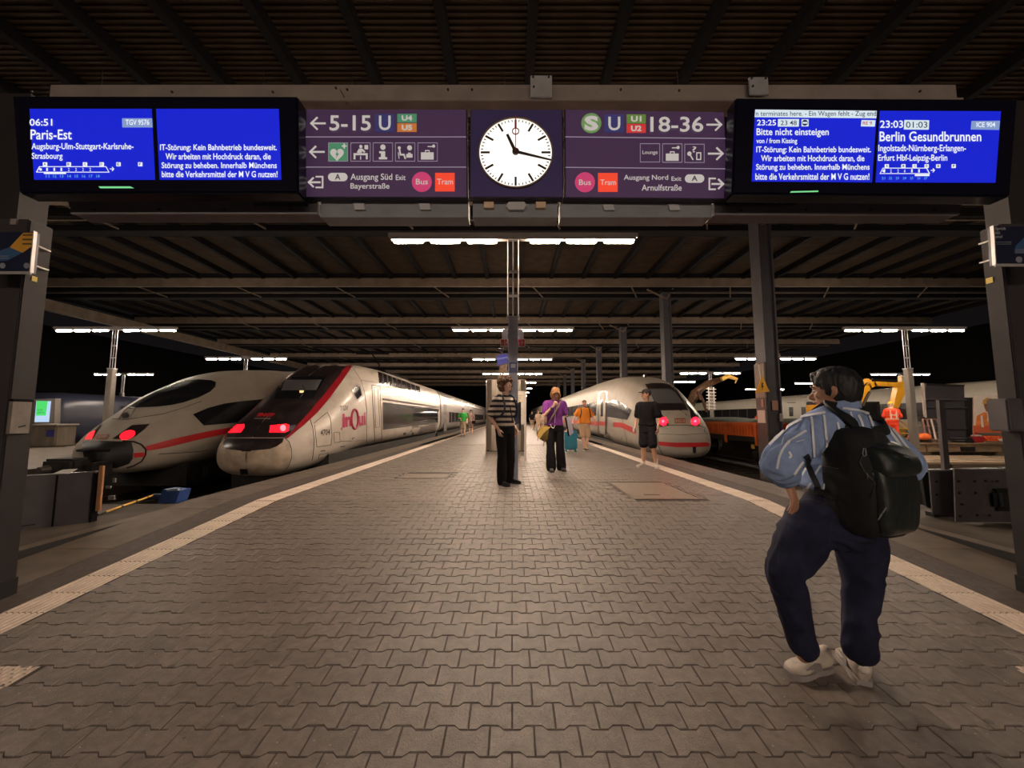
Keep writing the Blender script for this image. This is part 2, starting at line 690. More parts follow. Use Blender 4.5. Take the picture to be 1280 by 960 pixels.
for k in range(-2, 10):
    y = g0 + 7.75 * k - (.45 if k < 0 else 0)
    if k >= 0:
        n = thing('roof_girder', 'steel roof girder crossing the hall, ' + (
            ['hidden for the most part by the hanging signs', 'first full one seen below the hanging signs', 'second one beyond the hanging signs',
             'third one beyond the hanging signs', 'fourth one beyond the hanging signs', 'fifth one beyond the hanging signs',
             'sixth one beyond the hanging signs', 'seventh one beyond the hanging signs', 'eighth one beyond the hanging signs', 'farthest of all down the hall'][max(k, 0)]), 'girder', (0, y, HC - .8))
    else:
        n = thing('roof_girder', 'steel roof girder just above the top edge of the picture' if k == -1 else 'steel roof girder behind the viewer over the platform head', 'girder', (0, y, HC - .8))
    put('flange_beam', MB().box(XL, XR, y - .12, y + .02, HC - .22, HC - .02), M_rib, n)
    put('fascia_beam', MB().box(XL, XR, y, y + .25, HC - .62, HC - .14), M_tan, n)
    put('web_beam', MB().box(XL, XR, y + .95, y + 1.2, HC - .60, HC - .30), M_rib, n)
    put('far_beam', MB().box(XL, XR, y + 1.85, y + 2.3, HC - .66, HC - .44), M_rib, n)
    put('seam_strip', MB().box(XL, XR, y - .02, y + .0, HC - .66, HC - .62).box(XL, XR, y + 1.18, y + 1.22, HC - .63, HC - .60), M_tan, n)
    if 0 <= k < 5:
        x = -20
        while x < 24:
            put('brace_rod', MB().bar((x, y, HC - .4), (x + .9, y + 1.6, HC - .72), .05), M_tan, n)
            x += 5.2 if k < 3 else 10.4
M_wall = mat('hall_wall', (.006, .006, .006), 1.0, spec=0)
# lower longitudinal beam far to the left
put('trim_1', MB().box(-26.3, -25.9, 10, 90, 7.1, 7.7), M_tan, kind='structure')
put('wall_left', MB().box(-40.2, -40, -14, 96, -1.3, 9), M_wall, kind='structure')
put('wall_right', MB().box(40, 40.2, -14, 96, -1.3, 9), M_wall, kind='structure')
put('wall_far', MB().box(-40, 40, 96, 96.2, -1.3, 9), M_wall, kind='structure')
put('wall_back', MB().box(-40, 40, -14.2, -14, -1.3, 9), mat('back_wall', (0.12, 0.10, 0.085), .8), kind='structure')

# ---------------------------------------------------------------- columns between the tracks on the right
for k in range(9):
    y = 12.0 + 7.9 * k
    lab = ['dark steel column with pale lower face and warning sign, nearest of the row', 'dark steel column second in the row, behind the white train nose',
           'dark steel column third in the row right of the middle', 'dark steel column fourth in the row right of the middle', 'dark steel column fifth in the row right of the middle',
           'dark steel column sixth in the row, far down the hall', 'dark steel column seventh in the row, far down the hall', 'dark steel column eighth in the row, far down the hall', 'dark steel column last in the row, farthest down the hall'][k]
    t = thing('roof_column', lab, 'column', (8.2, y, -.92))
    put('shaft', MB().box(8.0, 8.06, y, y + .5, -.92, HC - .62).box(8.06, 8.38, y + .05, y + .12, -.92, HC - .62).box(8.38, 8.43, y, y + .5, -.92, HC - .62), M_col, t)
    put('capital', MB().box(7.9, 8.53, y - .05, y + .6, HC - .72, HC - .6), M_rib, t)
    put('strut', MB().bar((8.2, y, HC - 1.1), (7.2, y + .1, HC - .55), .07).bar((8.2, y, HC - 1.1), (8.6, y + .1, HC - .5), .07), M_tan, t)
    if k == 0:
        put('pale_panel', MB().box(7.94, 8.0, y + .02, y + .5, 1.75, 2.85), M_coll, t)
        put('grey_panel', MB().box(7.94, 8.0, y + .02, y + .5, -.9, 1.75), mat('grey_panel', (.085, .075, .07), .6, var=.2, scale=4), t)
        put('white_notice', MB().box(7.915, 7.94, y + .06, y + .42, .95, 1.35), mat('paper', (.55, .5, .42), .7), t)
        put('sticker', MB().box(8.12, 8.3, y - .012, y + .0, 1.35, 1.65).box(7.92, 7.94, y + .1, y + .22, 1.45, 1.7), mat('sticker_rust', (.32, .17, .12), .7), t)
        put('sticker', MB().box(8.33, 8.43, y - .012, y + .0, 1.0, 1.25), mat('sticker_grey', (.25, .22, .2), .7), t)
        w = put('sign_arm', MB().bar((8.0, y + .1, 2.86), (7.6, y - .15, 2.78), .05).bar((7.72, y - .1, 2.8), (7.76, y - .1, 2.3), .035), mat('pale_paint', (.5, .43, .35), .5), t)
        tri = MB().prism([(7.54, y - .13, 1.88), (7.98, y - .13, 1.92), (7.78, y - .13, 2.42)], (0, .02, 0))
        put('warning_triangle', tri, mat('warning_yellow', (.85, .42, .02), .5), t, label='yellow warning triangle')
        put('bolt_symbol', MB().prism([(7.75, y - .14, 2.2), (7.79, y - .14, 2.2), (7.77, y - .14, 2.1), (7.80, y - .14, 2.1), (7.74, y - .14, 1.97), (7.76, y - .14, 2.06), (7.73, y - .14, 2.06)], (0, .008, 0)), M_black, t)


# ---------------------------------------------------------------- lamp posts
def lamp_post(label, x, y, warm, group, w=.175, full=True):
    z = 1.13 + 3.36
    gl = glow('tube_warm', (1.0, .77, .58), TUBE_WARM) if warm else glow('tube_cool', (1.0, .84, .68), TUBE_COOL)
    t = thing('lamp_post', label, 'lamp', (x, y, 0), group)
    put('post', MB().bbox(x - w / 2, x + w / 2, y - w / 2, y + w / 2, 0, 2.95, .012), mat('post_paint', (.46, .50, .62), .5, var=.08, scale=4) if warm else mat('post_pale', (.24, .21, .18), .6, var=.1, scale=4), t)
    f = MB()
    for dx in (-.095, 0, .095):
        f.tube([(x + dx, y, 2.93), (x + dx, y, z - .05)], .013, 8)
    for dz in (.42, .88):
        f.box(x - .1, x + .1, y - .02, y + .02, 2.95 + dz - .02, 2.95 + dz + .02)
    f.box(x - .12, x + .12, y - .09, y + .09, 2.93, 2.97)
    put('riser_frame', f, mat('frame_pale', (.42, .40, .40), .45), t)
    put('lamp_bar', MB().bbox(x - 2.33, x + 2.33, y - .07, y + .07, z - .01, z + .07, .01).box(x - 2.28, x + 2.28, y - .05, y + .05, z - .05, z - .01), mat('lamp_housing', (.20, .18, .17), .6), t)
    for i in range(6):
        cx = x + (-1.965, -1.27, -.58, .60, 1.29, 1.985)[i]
        put('lamp_tube', MB().bbox(cx - .272, cx + .272, y - .035, y + .035, z - .105, z - .05, .015), gl, t)
    return t


K = 'lamp posts down the middle platform'
names = ['blue-grey lamp post behind the curly-haired man, six warm tubes on top', 'second lamp post down the middle platform, with a bar of six tubes',
         'third lamp post down the middle platform, with a bar of six tubes', 'fourth lamp post down the middle platform, with a bar of six tubes', 'fifth lamp post down the middle platform, with a bar of six tubes',
         'sixth lamp post down the middle platform, small in the distance', 'seventh lamp post down the middle platform, small in the distance', 'farthest lamp post of the middle platform']
for k in range(8):
    lamp_post(names[k], .02, 6.95 + 7.42 * k, True, K)
# the concourse behind the viewer: a row of downlights in dark troughs
for i, (x, y) in enumerate(((-7, -9), (-2.4, -9), (2.4, -9), (7, -9), (-4.6, -12.5), (0, -12.5), (4.6, -12.5))):
    t = thing('ceiling_lamp', 'long downlight over the concourse behind the viewer', 'lamp', (x, y, 4.3), 'downlights over the concourse')
    put('trough', MB().box(x - .8, x + .8, y - .3, y + .3, 4.37, 4.42), M_black, t)
    put('lamp_tube', MB().box(x - .7, x + .7, y - .05, y + .05, 4.28, 4.37), glow('tube_hall', (1.0, .80, .62), HALL), t)
    put('rod', MB().bar((x, y, 4.42), (x, y, HC), .03), M_black, t)
for sx, nm in ((-1, 'left'), (1, 'right')):
    o4 = ['outside the picture', 'first in view', 'second in view', 'third in view', 'fourth in view', 'fifth in view', 'sixth in view']
    for k in range(-1, 5):
        lamp_post('pale lamp post, next platform to the %s, %s' % (nm, o4[k + 1]), sx * 14.95 - (.15 if sx < 0 else 0), 14.4 + 7.2 * k, False, 'lamp posts on the next platform to the ' + nm, .20)
    for k in range(3):
        lamp_post('pale lamp post two platforms away to the %s, %s' % (nm, o4[k + 1]), sx * 30, 29.5 + 8 * k, False, 'lamp posts two platforms away to the ' + nm, .20)
# ================================================================ PILLARS AND THE HANGING SIGNS
for sx, nm in ((-1, 'left'), (1, 'right')):
    xi = 3.74 if sx < 0 else 3.86
    y0, y1 = (2.85, 3.01) if sx < 0 else (2.92, 3.05)
    z0 = fz(2.8) - .02
    t = thing('steel_pillar', 'broad dark grey steel pillar at the %s edge, carrying the signs' % nm, 'pillar', (sx * xi, y0, z0))
    x0, x1 = sorted((sx * xi, sx * (xi + .62)))
    put('shaft', MB().bbox(x0, x1, y0, y1, z0, 2.66, .006), M_pillar, t)
    x0, x1 = sorted((sx * (xi - .006), sx * (xi + .01)))
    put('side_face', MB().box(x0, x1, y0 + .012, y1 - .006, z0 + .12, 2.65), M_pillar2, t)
    x0, x1 = sorted((sx * (xi - .012), sx * (xi + .63)))
    put('foot_band', MB().bbox(x0, x1, y0 - .012, y1 + .01, z0 - .03, z0 + .16, .005), M_black, t)
    x0, x1 = sorted((sx * (xi + .12), sx * (xi + .5)))
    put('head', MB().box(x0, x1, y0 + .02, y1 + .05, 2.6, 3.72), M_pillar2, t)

# beam carrying the signs
t = thing('sign_beam', 'long brown-grey steel beam running above the signs from pillar to pillar', 'beam', (0, 3.1, 3.7))
zt, zb = P(640, 105, 3.05).z, P(640, 128, 3.05).z
M_beam = mat('beam_paint', (.27, .225, .205), .6, var=.15, scale=4, dirt=(.19, .16, .145), dscale=3)
put('web', MB().bbox(-3.95, 3.80, 3.05, 3.13, zb, zt, .008), M_beam, t)
put('lower_flange', MB().bbox(-3.95, 3.80, 3.01, 3.19, zb - .02, zb + .012, .004), M_beam, t)
bl = MB()
for px in (420, 434, 560, 590, 776, 849, 1150, 40, 215, 341):
    c = P(px, 110 + (px * 7) % 6, 3.045)
    bl.disc((c.x, 3.05, c.z), (0, -1, 0), .009, .012, 8)
put('bolts', bl, M_black, t, kind='stuff')
for x0, x1, y0, y1 in ((663, 690, 96, 123), (935, 960, 98, 120)):
    a, b = P(x0, y0, 3.0), P(x1, y1, 3.0)
    w = put('gusset_plate', MB().bbox(a.x, b.x, 2.985, 3.005, b.z, a.z, .003), mat('zinc', (.42, .42, .44), .45, metal=.3, var=.1, scale=12), t, label='pale zinc plate')
    s_ = MB()
    for fx, fz_ in ((.12, .1), (.85, .1), (.15, .55)):
        s_.disc((a.x + (b.x - a.x) * fx, 2.985, a.z + (b.z - a.z) * fz_), (0, -1, 0), .008, .01, 8)
    put('screws', s_, M_black, w, kind='stuff')
# thin wires and rods on the beam
wire = MB()
for px in (128, 330, 440, 555, 630, 846):
    a = P(px, 88, 3.1)
    wire.tube([a, (a.x + .01, 3.1, zt)], .003, 5)
put('wire_ends', wire, M_rail, t, kind='stuff')
t2 = put('ceiling_cable', MB().tube([P(425, 112, 3.04), P(431, 122, 3.03), P(434, 131, 3.02), P(436, 128, 3.03)], .003, 5), M_black, t)

# ---- purple direction signs and the clock panel
YS = 2.78
M_pur = mat('sign_purple', (.060, .032, .080), .35, emit=(.068, .034, .082), strength=.5, var=.03, scale=3)
M_purd = mat('sign_frame', (.030, .020, .040), .4)
M_txt = glow('sign_text', (.80, .72, .66), .62)
M_lines = glow('sign_line', (.42, .34, .44), .6)
YT = YS - .004


def pp(x, y, Y=YT):
    return P(x, y, Y)


def poly_px(pts, Y, d=.003, mb=None):
    mb = mb or MB()
    return mb.prism([P(x, y, Y) for x, y in pts], (0, d, 0))


def stroke(mb, pts, w, Y=YT, d=.003):
    """thick flat stroke in the plane y = Y along pixel points, w in pixels"""
    q = [P(x, y, Y) for x, y in pts]
    w = w * Y / 480
    for i in range(len(q) - 1):
        a, b = q[i], q[i + 1]
        dd = (b - a).normalized()
        a, b = a - dd * w * .4, b + dd * w * .4
        mb.bar(a + Vector((0, d / 2, 0)), b + Vector((0, d / 2, 0)), w, d, up=(0, 1, 0))
    return mb


def ring_px(mb, x0, y0, x1, y1, w, Y=YT):
    return stroke(stroke(mb, [(x0, y0), (x1, y0), (x1, y1)], w, Y), [(x1, y1), (x0, y1), (x0, y0)], w, Y)


def circ_px(cx, cy, r, Y, d=.003, n=36, mb=None, sy=1):
    return poly_px([(cx + r * math.cos(2 * math.pi * i / n), cy + sy * r * math.sin(2 * math.pi * i / n)) for i in range(n)], Y, d, mb)


def text_px(name, items, m, parent, Y=YT, bold=.012, res=3):
    return put(name, words_mb(items, lambda x, y: P(x, y, Y), bold, res), m, parent)


def sign_body(name, label, cat, corners, mface, Y=YS, depth=.06):
    c = [P(x, y, Y) for x, y in corners]
    mid = sum(c, Vector()) / 4
    t = thing(name, label, cat, (mid.x, Y, min(p.z for p in c)))
    put('case', MB().prism([p + Vector((0, .006, 0)) for p in c], (0, depth, 0)), M_purd, t)
    put('face', MB().prism([mid + (p - mid) * .985 for p in c], (0, .006, 0)), mface, t)
    return t


def L(x, y):
    return (370 + x / 3.657, 90 + y / 3.657)


def Lb(s, x0, y0, x1, y1):
    return (s, *L(x0, y0), *L(x1, y1))


sg = sign_body('direction_sign', 'purple direction sign left of the clock, pointing left to tracks 5-15', 'sign', [L(43, 168), L(782, 170), L(785, 573), L(26, 571)], M_pur)
text_px('lettering', [Lb('5-15', 153, 198, 342, 268)], M_txt, sg, YT - .004, .014)
text_px('letter', [Lb('U', 379, 199, 433, 266)], M_txt, sg, YT - .004, .014)
text_px('small_lettering', [Lb('Ausgang Süd', 249, 464, 440, 502), Lb('Exit', 456, 470, 501, 494), Lb('Bayerstraße', 249, 508, 427, 541)], M_txt, sg, YT, .008)
ln = MB()
stroke(ln, [L(45, 296), L(776, 296)], .9)
stroke(ln, [L(38, 434), L(777, 434)], .9)
put('divider_lines', ln, M_lines, sg, kind='stuff')


def arrow_px(mb, x0, x1, y0, y1, F, right=False, w=2.3):
    ym = (y0 + y1) / 2
    if not right:
        stroke(mb, [F(x0 + 4, ym), F(x1, ym)], w)
        stroke(mb, [F(x0 + (y1 - ym) * 1.05, y0 + 3), F(x0 + 4, ym), F(x0 + (y1 - ym) * 1.05, y1 - 3)], w)
    else:
        stroke(mb, [F(x0, ym), F(x1 - 4, ym)], w)
        stroke(mb, [F(x1 - (y1 - ym) * 1.05, y0 + 3), F(x1 - 4, ym), F(x1 - (y1 - ym) * 1.05, y1 - 3)], w)


ar = MB()
arrow_px(ar, 65, 132, 205, 263, L)
put('arrow', ar, M_txt, sg)
ar = MB()
arrow_px(ar, 60, 127, 337, 392, L)
put('arrow', ar, M_txt, sg)
ar = MB()
arrow_px(ar, 54, 108, 481, 526, L)
stroke(ar, [L(92, 478), L(121, 478), L(121, 527), L(92, 527)], 1.9)
put('exit_arrow', ar, M_txt, sg)


def plate(parent, name, x0, y0, x1, y1, F, m, d=.003):
    return put(name, poly_px([F(x0, y0), F(x1, y0), F(x1, y1), F(x0, y1)], YT - .001, d), m, parent)


M_ublue = mat('u_blue', (.045, .05, .19), .4, emit=(.045, .045, .17), strength=.5)
M_green = mat('u_green', (.08, .30, .17), .4, emit=(.09, .30, .17), strength=.5)
M_orange = mat('u_orange', (.62, .22, .05), .4, emit=(.62, .20, .05), strength=.5)
M_olive = mat('u_olive', (.14, .26, .06), .4, emit=(.14, .26, .06), strength=.5)
M_red = mat('u_red', (.65, .05, .05), .4, emit=(.65, .045, .045), strength=.55)
M_tram = mat('tram_red', (.85, .07, .03), .4, emit=(.88, .065, .03), strength=.75)
M_bus = mat('bus_magenta', (.55, .05, .16), .4, emit=(.55, .05, .16), strength=.7)
M_smark = mat('s_green', (.17, .33, .12), .4, emit=(.17, .33, .12), strength=.5)
M_inkpur = mat('ink_purple', (.05, .025, .07), .5, emit=(.05, .025, .07), strength=.3)
plate(sg, 'blue_square', 361, 192, 448, 273, L, M_ublue)
g = plate(sg, 'green_plate', 463, 191, 551, 230, L, M_green)
o_ = plate(sg, 'orange_plate', 463, 234, 551, 273, L, M_orange)
text_px('lettering', [Lb('U4', 483, 198, 531, 222)], M_txt, g, YT - .006, .04)
text_px('lettering', [Lb('U5', 483, 241, 531, 266)], M_txt, o_, YT - .006, .04)
# pictogram squares


def picto_frame(parent, x0, y0, x1, y1, F):
    return put('pictogram', ring_px(MB(), *F(x0, y0), *F(x1, y1), .55), M_lines, parent)


def suitcase(mb, F, x0, y0, w):
    def q(x, y):
        return F(x0 + x * w, y0 + y * w)
    poly_px([q(.0, .45), q(1, .45), q(1, 1), q(0, 1)], YT, .003, mb)
    stroke(mb, [q(.35, .43), q(.35, .30), q(.65, .30), q(.65, .43)], 1)


f = plate(sg, 'aid_square', 148, 323, 236, 407, L, M_green)
put('aid_outline', ring_px(MB(), *L(148, 323), *L(236, 407), .55, YT - .003), M_lines, f)
hb = MB()
hp = []
for i in range(28):
    a = 2 * math.pi * i / 28
    hp.append(L(187 + 31 * math.sin(a) ** 3, 377 - (26 * math.cos(a) - 10 * math.cos(2 * a) - 4 * math.cos(3 * a) - 2 * math.cos(4 * a)) - 2))
poly_px(hp, YT - .003, .003, hb)
stroke(stroke(hb, [L(211, 338), L(229, 338)], 1.7, YT - .003), [L(220, 329), L(220, 347)], 1.7, YT - .003)
put('heart_symbol', hb, M_txt, f)
put('flash_mark', poly_px([L(190, 360), L(180, 378), L(187, 378), L(183, 392), L(196, 372), L(188, 372)], YT - .006), M_green, f)
f = picto_frame(sg, 250, 323, 339, 407, L)          # desk clerk
b_ = MB()
circ_px(*L(296, 340), 1.9, YT, mb=b_)
poly_px([L(278, 366), L(288, 350), L(303, 350), L(316, 362), L(312, 368), L(300, 360), L(300, 369), L(282, 369)], YT, mb=b_)
poly_px([L(263, 371), L(327, 371), L(327, 398), L(319, 398), L(319, 379), L(271, 379), L(271, 398), L(263, 398)], YT, mb=b_)
poly_px([L(313, 334), L(329, 334), L(329, 352), L(313, 352)], YT, mb=b_)
stroke(b_, [L(295, 386), L(295, 398)], 1)
put('desk_symbol', b_, M_txt, f)
f = picto_frame(sg, 352, 323, 441, 407, L)
b_ = MB()
circ_px(*L(397, 343), 3.2, YT, mb=b_)
poly_px([L(380, 362), L(407, 362), L(407, 389), L(416, 389), L(416, 398), L(379, 398), L(379, 389), L(388, 389), L(388, 370), L(380, 370)], YT, mb=b_)
put('information_symbol', b_, M_txt, f)
f = picto_frame(sg, 454, 323, 543, 407, L)
b_ = MB()
circ_px(*L(472, 346), 1.8, YT, mb=b_)
stroke(b_, [L(473, 355), L(477, 377), L(493, 377), L(499, 394)], 2)
stroke(b_, [L(467, 368), L(471, 394)], .9)
circ_px(*L(519, 346), 3, YT, mb=b_)
suitcase(b_, L, 504, 362, 28)
put('waiting_symbol', b_, M_txt, f)
f = picto_frame(sg, 557, 323, 646, 407, L)
b_ = MB()
suitcase(b_, L, 571, 341, 58)
stroke(b_, [L(603, 340), L(626, 340)], 1)
circ_px(*L(629, 338), 1.8, YT, mb=b_)
put('luggage_symbol', b_, M_txt, f)


def pill(parent, x0, y0, x1, y1, F):
    r = (y1 - y0) / 2
    pts = [F(x1 - r + r * math.cos(a), (y0 + y1) / 2 + r * math.sin(a)) for a in [-math.pi / 2 + math.pi * i / 10 for i in range(11)]]
    pts += [F(x0 + r - r * math.cos(a), (y0 + y1) / 2 - r * math.sin(a)) for a in [-math.pi / 2 + math.pi * i / 10 for i in range(11)]]
    return put('letter_pill', poly_px(pts, YT), M_txt, parent)


pl = pill(sg, 146, 461, 235, 498, L)
text_px('letter', [Lb('A', 178, 466, 203, 492)], M_inkpur, pl, YT - .003, .02)
c_ = put('bus_disc', circ_px(*L(575, 502), 12.5, YT), M_bus, sg)
text_px('lettering', [Lb('Bus', 548, 488, 603, 514)], M_txt, c_, YT - .003, .006)
c_ = plate(sg, 'tram_square', 636, 461, 725, 545, L, M_tram)
text_px('lettering', [Lb('Tram', 645, 488, 717, 514)], M_txt, c_, YT - .004, .006)


def Q(x, y):
    return (690 + x / 4.8, 90 + y / 4.8)


def Qb(s, x0, y0, x1, y1):
    return (s, *Q(x0, y0), *Q(x1, y1))


sg = sign_body('direction_sign', 'purple direction sign right of the clock, pointing right to tracks 18-36', 'sign', [Q(76, 222), Q(1038, 238), Q(1061, 760), Q(76, 752)], M_pur)
text_px('lettering', [Qb('18-36', 590, 267, 908, 359)], M_txt, sg, YT - .004, .014)
text_px('letter', [Qb('U', 338, 268, 410, 350)], M_txt, sg, YT - .004, .014)
text_px('small_lettering', [Qb('Ausgang Nord', 431, 617, 697, 656), Qb('Exit', 717, 627, 776, 653), Qb('Arnulfstraße', 538, 675, 778, 712)], M_txt, sg, YT, .008)
ln = MB()
stroke(ln, [Q(82, 388), Q(1040, 398)], .9)
stroke(ln, [Q(82, 571), Q(1047, 580)], .9)
put('divider_lines', ln, M_lines, sg, kind='stuff')
c_ = put('suburban_disc', circ_px(*Q(236, 306), 12.5, YT), M_smark, sg)
text_px('letter', [Qb('S', 195, 262, 278, 351)], M_txt, c_, YT - .004, .05)
plate(sg, 'blue_square', 316, 254, 430, 361, Q, M_ublue)
g = plate(sg, 'olive_plate', 448, 254, 563, 307, Q, M_olive)
text_px('lettering', [Qb('U1', 474, 264, 537, 298)], M_txt, g, YT - .006, .04)
g = plate(sg, 'red_plate', 448, 311, 563, 364, Q, M_red)
text_px('lettering', [Qb('U2', 474, 321, 537, 355)], M_txt, g, YT - .006, .04)
for y0, y1, x0 in ((280, 350, 932), (452, 526, 941)):
    ar = MB()
    arrow_px(ar, x0, x0 + 88, y0, y1, Q, True)
    put('arrow', ar, M_txt, sg)
ar = MB()
arrow_px(ar, 962, 1032, 641, 701, Q, True)
stroke(ar, [Q(980, 638), Q(945, 638), Q(945, 703), Q(980, 703)], 1.9)
put('exit_arrow', ar, M_txt, sg)
f = picto_frame(sg, 530, 429, 647, 539, Q)
text_px('lettering', [Qb('Lounge', 543, 470, 634, 499)], M_txt, f, YT, .004)
f = picto_frame(sg, 664, 430, 781, 541, Q)
b_ = MB()
suitcase(b_, Q, 684, 455, 76)
stroke(b_, [Q(722, 454), Q(750, 454)], 1)
circ_px(*Q(757, 452), 1.9, YT, mb=b_)
put('luggage_symbol', b_, M_txt, f)
f = picto_frame(sg, 797, 432, 914, 542, Q)
b_ = MB()
circ_px(*Q(825, 489), 2.6, YT, mb=b_)
stroke(b_, [Q(830, 497), Q(846, 524)], 1.4)
ring_px(b_, *Q(869, 484), *Q(893, 524), 1.2)
wd = words_mb([Qb('?', 842, 446, 866, 482)], lambda x, y: P(x, y, YT), .01)
b_.add(wd.v, wd.f)
put('lost_property_symbol', b_, M_txt, f)
pl = pill(sg, 798, 614, 914, 663, Q)
text_px('letter', [Qb('A', 838, 622, 873, 654)], M_inkpur, pl, YT - .003, .02)
c_ = put('bus_disc', circ_px(*Q(198, 661), 12.5, YT), M_bus, sg)
text_px('lettering', [Qb('Bus', 162, 645, 234, 678)], M_txt, c_, YT - .003, .006)
c_ = plate(sg, 'tram_square', 277, 606, 394, 718, Q, M_tram)
text_px('lettering', [Qb('Tram', 290, 645, 383, 678)], M_txt, c_, YT - .004, .006)

# ---- station clock
ck = sign_body('station_clock', 'round white station clock in a dark purple square between the signs', 'clock', [(588, 136.5), (703, 136.7), (704, 246.5), (587, 246.3)], mat('clock_purple', (.028, .018, .055), .35, emit=(.03, .02, .06), strength=.5))
cc = P(644.5, 192, YS)
r = 48.5 / 480 * YS
dl = put('dial', MB().disc(cc, (0, -1, 0), r, .012, 64), glow('dial_light', (1.0, .93, .84), 1.25), ck, smooth=False)
rim = MB()
for i in range(64):
    a, b = 2 * math.pi * i / 64, 2 * math.pi * (i + 1) / 64
    rim.bar(cc + Vector((math.cos(a) * r, -.01, math.sin(a) * r)), cc + Vector((math.cos(b) * r, -.01, math.sin(b) * r)), .010, .02, up=(0, 1, 0))
put('rim', rim, mat('rim_brass', (.30, .22, .15), .4, metal=.5), ck)
M_hand = mat('hand_black', (.035, .022, .022), .5)
for i in range(12):
    a = math.pi / 6 * i
    d = Vector((math.sin(a), 0, math.cos(a)))
    c0 = cc + Vector((0, -.014, 0))
    put('hour_mark', MB().bar(c0 + d * r * .70, c0 + d * r * .95, .016, .003, up=(0, 1, 0)), M_hand, dl)
mk = MB()
for i in range(60):
    if i % 5:
        a = math.pi / 30 * i
        d = Vector((math.sin(a), 0, math.cos(a)))
        mk.bar(cc + Vector((0, -.014, 0)) + d * r * .885, cc + Vector((0, -.014, 0)) + d * r * .945, .0065, .003, up=(0, 1, 0))
put('minute_marks', mk, M_hand, dl, kind='stuff')


def hand(name, tip, w0, w1, off, m, back=0.0):
    q = P(*tip, YS)
    d = Vector((q.x - cc.x, 0, q.z - cc.z))
    ln_ = d.length
    d.normalize()
    n = Vector((d.z, 0, -d.x))
    c0 = cc + Vector((0, off, 0)) - d * back
    c1 = cc + Vector((0, off, 0)) + d * ln_
    return put(name, MB().prism([c0 - n * w0, c0 + n * w0, c1 + n * w1, c1 - n * w1], (0, .004, 0)), m, ck)


hand('hour_hand', (634, 170), .013, .010, -.020, M_hand)
hand('minute_hand', (688.5, 202.5), .012, .006, -.026, M_hand)
hub = put('hub', MB().disc(cc + Vector((0, -.018, 0)), (0, -1, 0), .026, .014, 20), M_hand, ck)
M_sec = mat('hand_red', (.36, .045, .03), .5)
sh = hand('second_hand', (644.5, 149), .0025, .0035, -.034, M_sec)
rg = MB()
q = P(644.5, 168, YS) + Vector((0, -.034, 0))
for i in range(20):
    a, b = 2 * math.pi * i / 20, 2 * math.pi * (i + 1) / 20
    rg.bar(q + Vector((math.cos(a) * .025, 0, math.sin(a) * .025)), q + Vector((math.cos(b) * .025, 0, math.sin(b) * .025)), .007, .004, up=(0, 1, 0))
put('ring', rg, M_sec, sh)

# ---- metal trays under and behind the signs
M_tray = mat('tray_grey', (.24, .25, .28), .5, var=.12, scale=5)
M_trayd = mat('tray_dark', (.11, .10, .115), .5, var=.12, scale=5)


def tray(label, x0, x1, y0, y1, lugs, m, slant=0):
    Y = 2.86
    a, b = P(x0, y0, Y), P(x1, y1, Y)
    t = thing('cable_tray', label, 'tray', ((a.x + b.x) / 2, Y, b.z))
    put('tray_body', MB().prism([P(x0, y0, Y), P(x1, y0, Y), P(x1 - max(slant, 0), y1, Y), P(x0 - min(slant, 0), y1, Y)], (0, .14, 0)), m, t)
    put('lower_lip', MB().bar(P(x0 - min(slant, 0), y1, Y - .012), P(x1 - max(slant, 0), y1, Y - .012), .02, .012), M_tray, t)
    for px, py, w, h in lugs:
        put('lug', poly_px([(px - w / 2, py - h / 2), (px + w / 2, py - h / 2), (px + w / 2 + 2, py + h / 2), (px - w / 2 + 2, py + h / 2)], Y - .02, .018), mat('lug_grey', (.50, .50, .54), .5), t)
    return t


tray('grey metal tray under the left direction sign', 401, 585, 248, 271.5, [(448, 258, 13, 8), (530, 258, 13, 8)], M_tray)
c_ = tray('short grey metal tray under the clock', 591, 697, 248, 271.5, [], M_tray)
for px in (611, 676):
    put('junction_box', poly_px([(px - 6, 252), (px + 6, 252), (px + 6, 259.5), (px - 6, 259.5)], 2.83, .03), mat('box_beige', (.75, .55, .38), .6), c_)
put('clamp', poly_px([(636, 252), (655, 252), (658, 256), (655, 262), (636, 262), (632, 257)], 2.83, .03), mat('lug_grey', (.50, .50, .54), .5), c_)
tray('grey metal tray under the right direction sign', 701, 889, 248, 271.5, [(760, 259, 13, 7), (842, 259, 13, 7)], M_tray)


def holes(t, pts):
    mb = MB()
    for x, y in pts:
        c = P(x, y, 2.858)
        mb.ell((c.x, 2.856, c.z), (.016, .006, .008), 10, 6)
    put('bolt_heads', mb, M_black, t, kind='stuff')


t = tray('perforated dark tray under the left departure display', 80, 397, 238, 267, [], M_trayd, -10)
holes(t, [(118, 262), (199, 262), (281, 262), (363, 262)])
gr = MB()
for i in range(26):
    gr.bar(P(318 + i * 2.6, 253.5, 2.85), P(319.4 + i * 2.6, 257.5, 2.85), .006, .01)
put('perforation', gr, M_black, t, kind='stuff')
t = tray('perforated dark tray under the right departure display', 893, 1208, 240, 268, [], M_trayd, 10)
holes(t, [(926, 263), (1007, 262), (1088, 262), (1168, 262)])
gr = MB()
for i in range(30):
    gr.bar(P(907 + i * 3, 252, 2.85), P(908.4 + i * 3, 256.5, 2.85), .006, .01)
put('perforation', gr, M_black, t, kind='stuff')

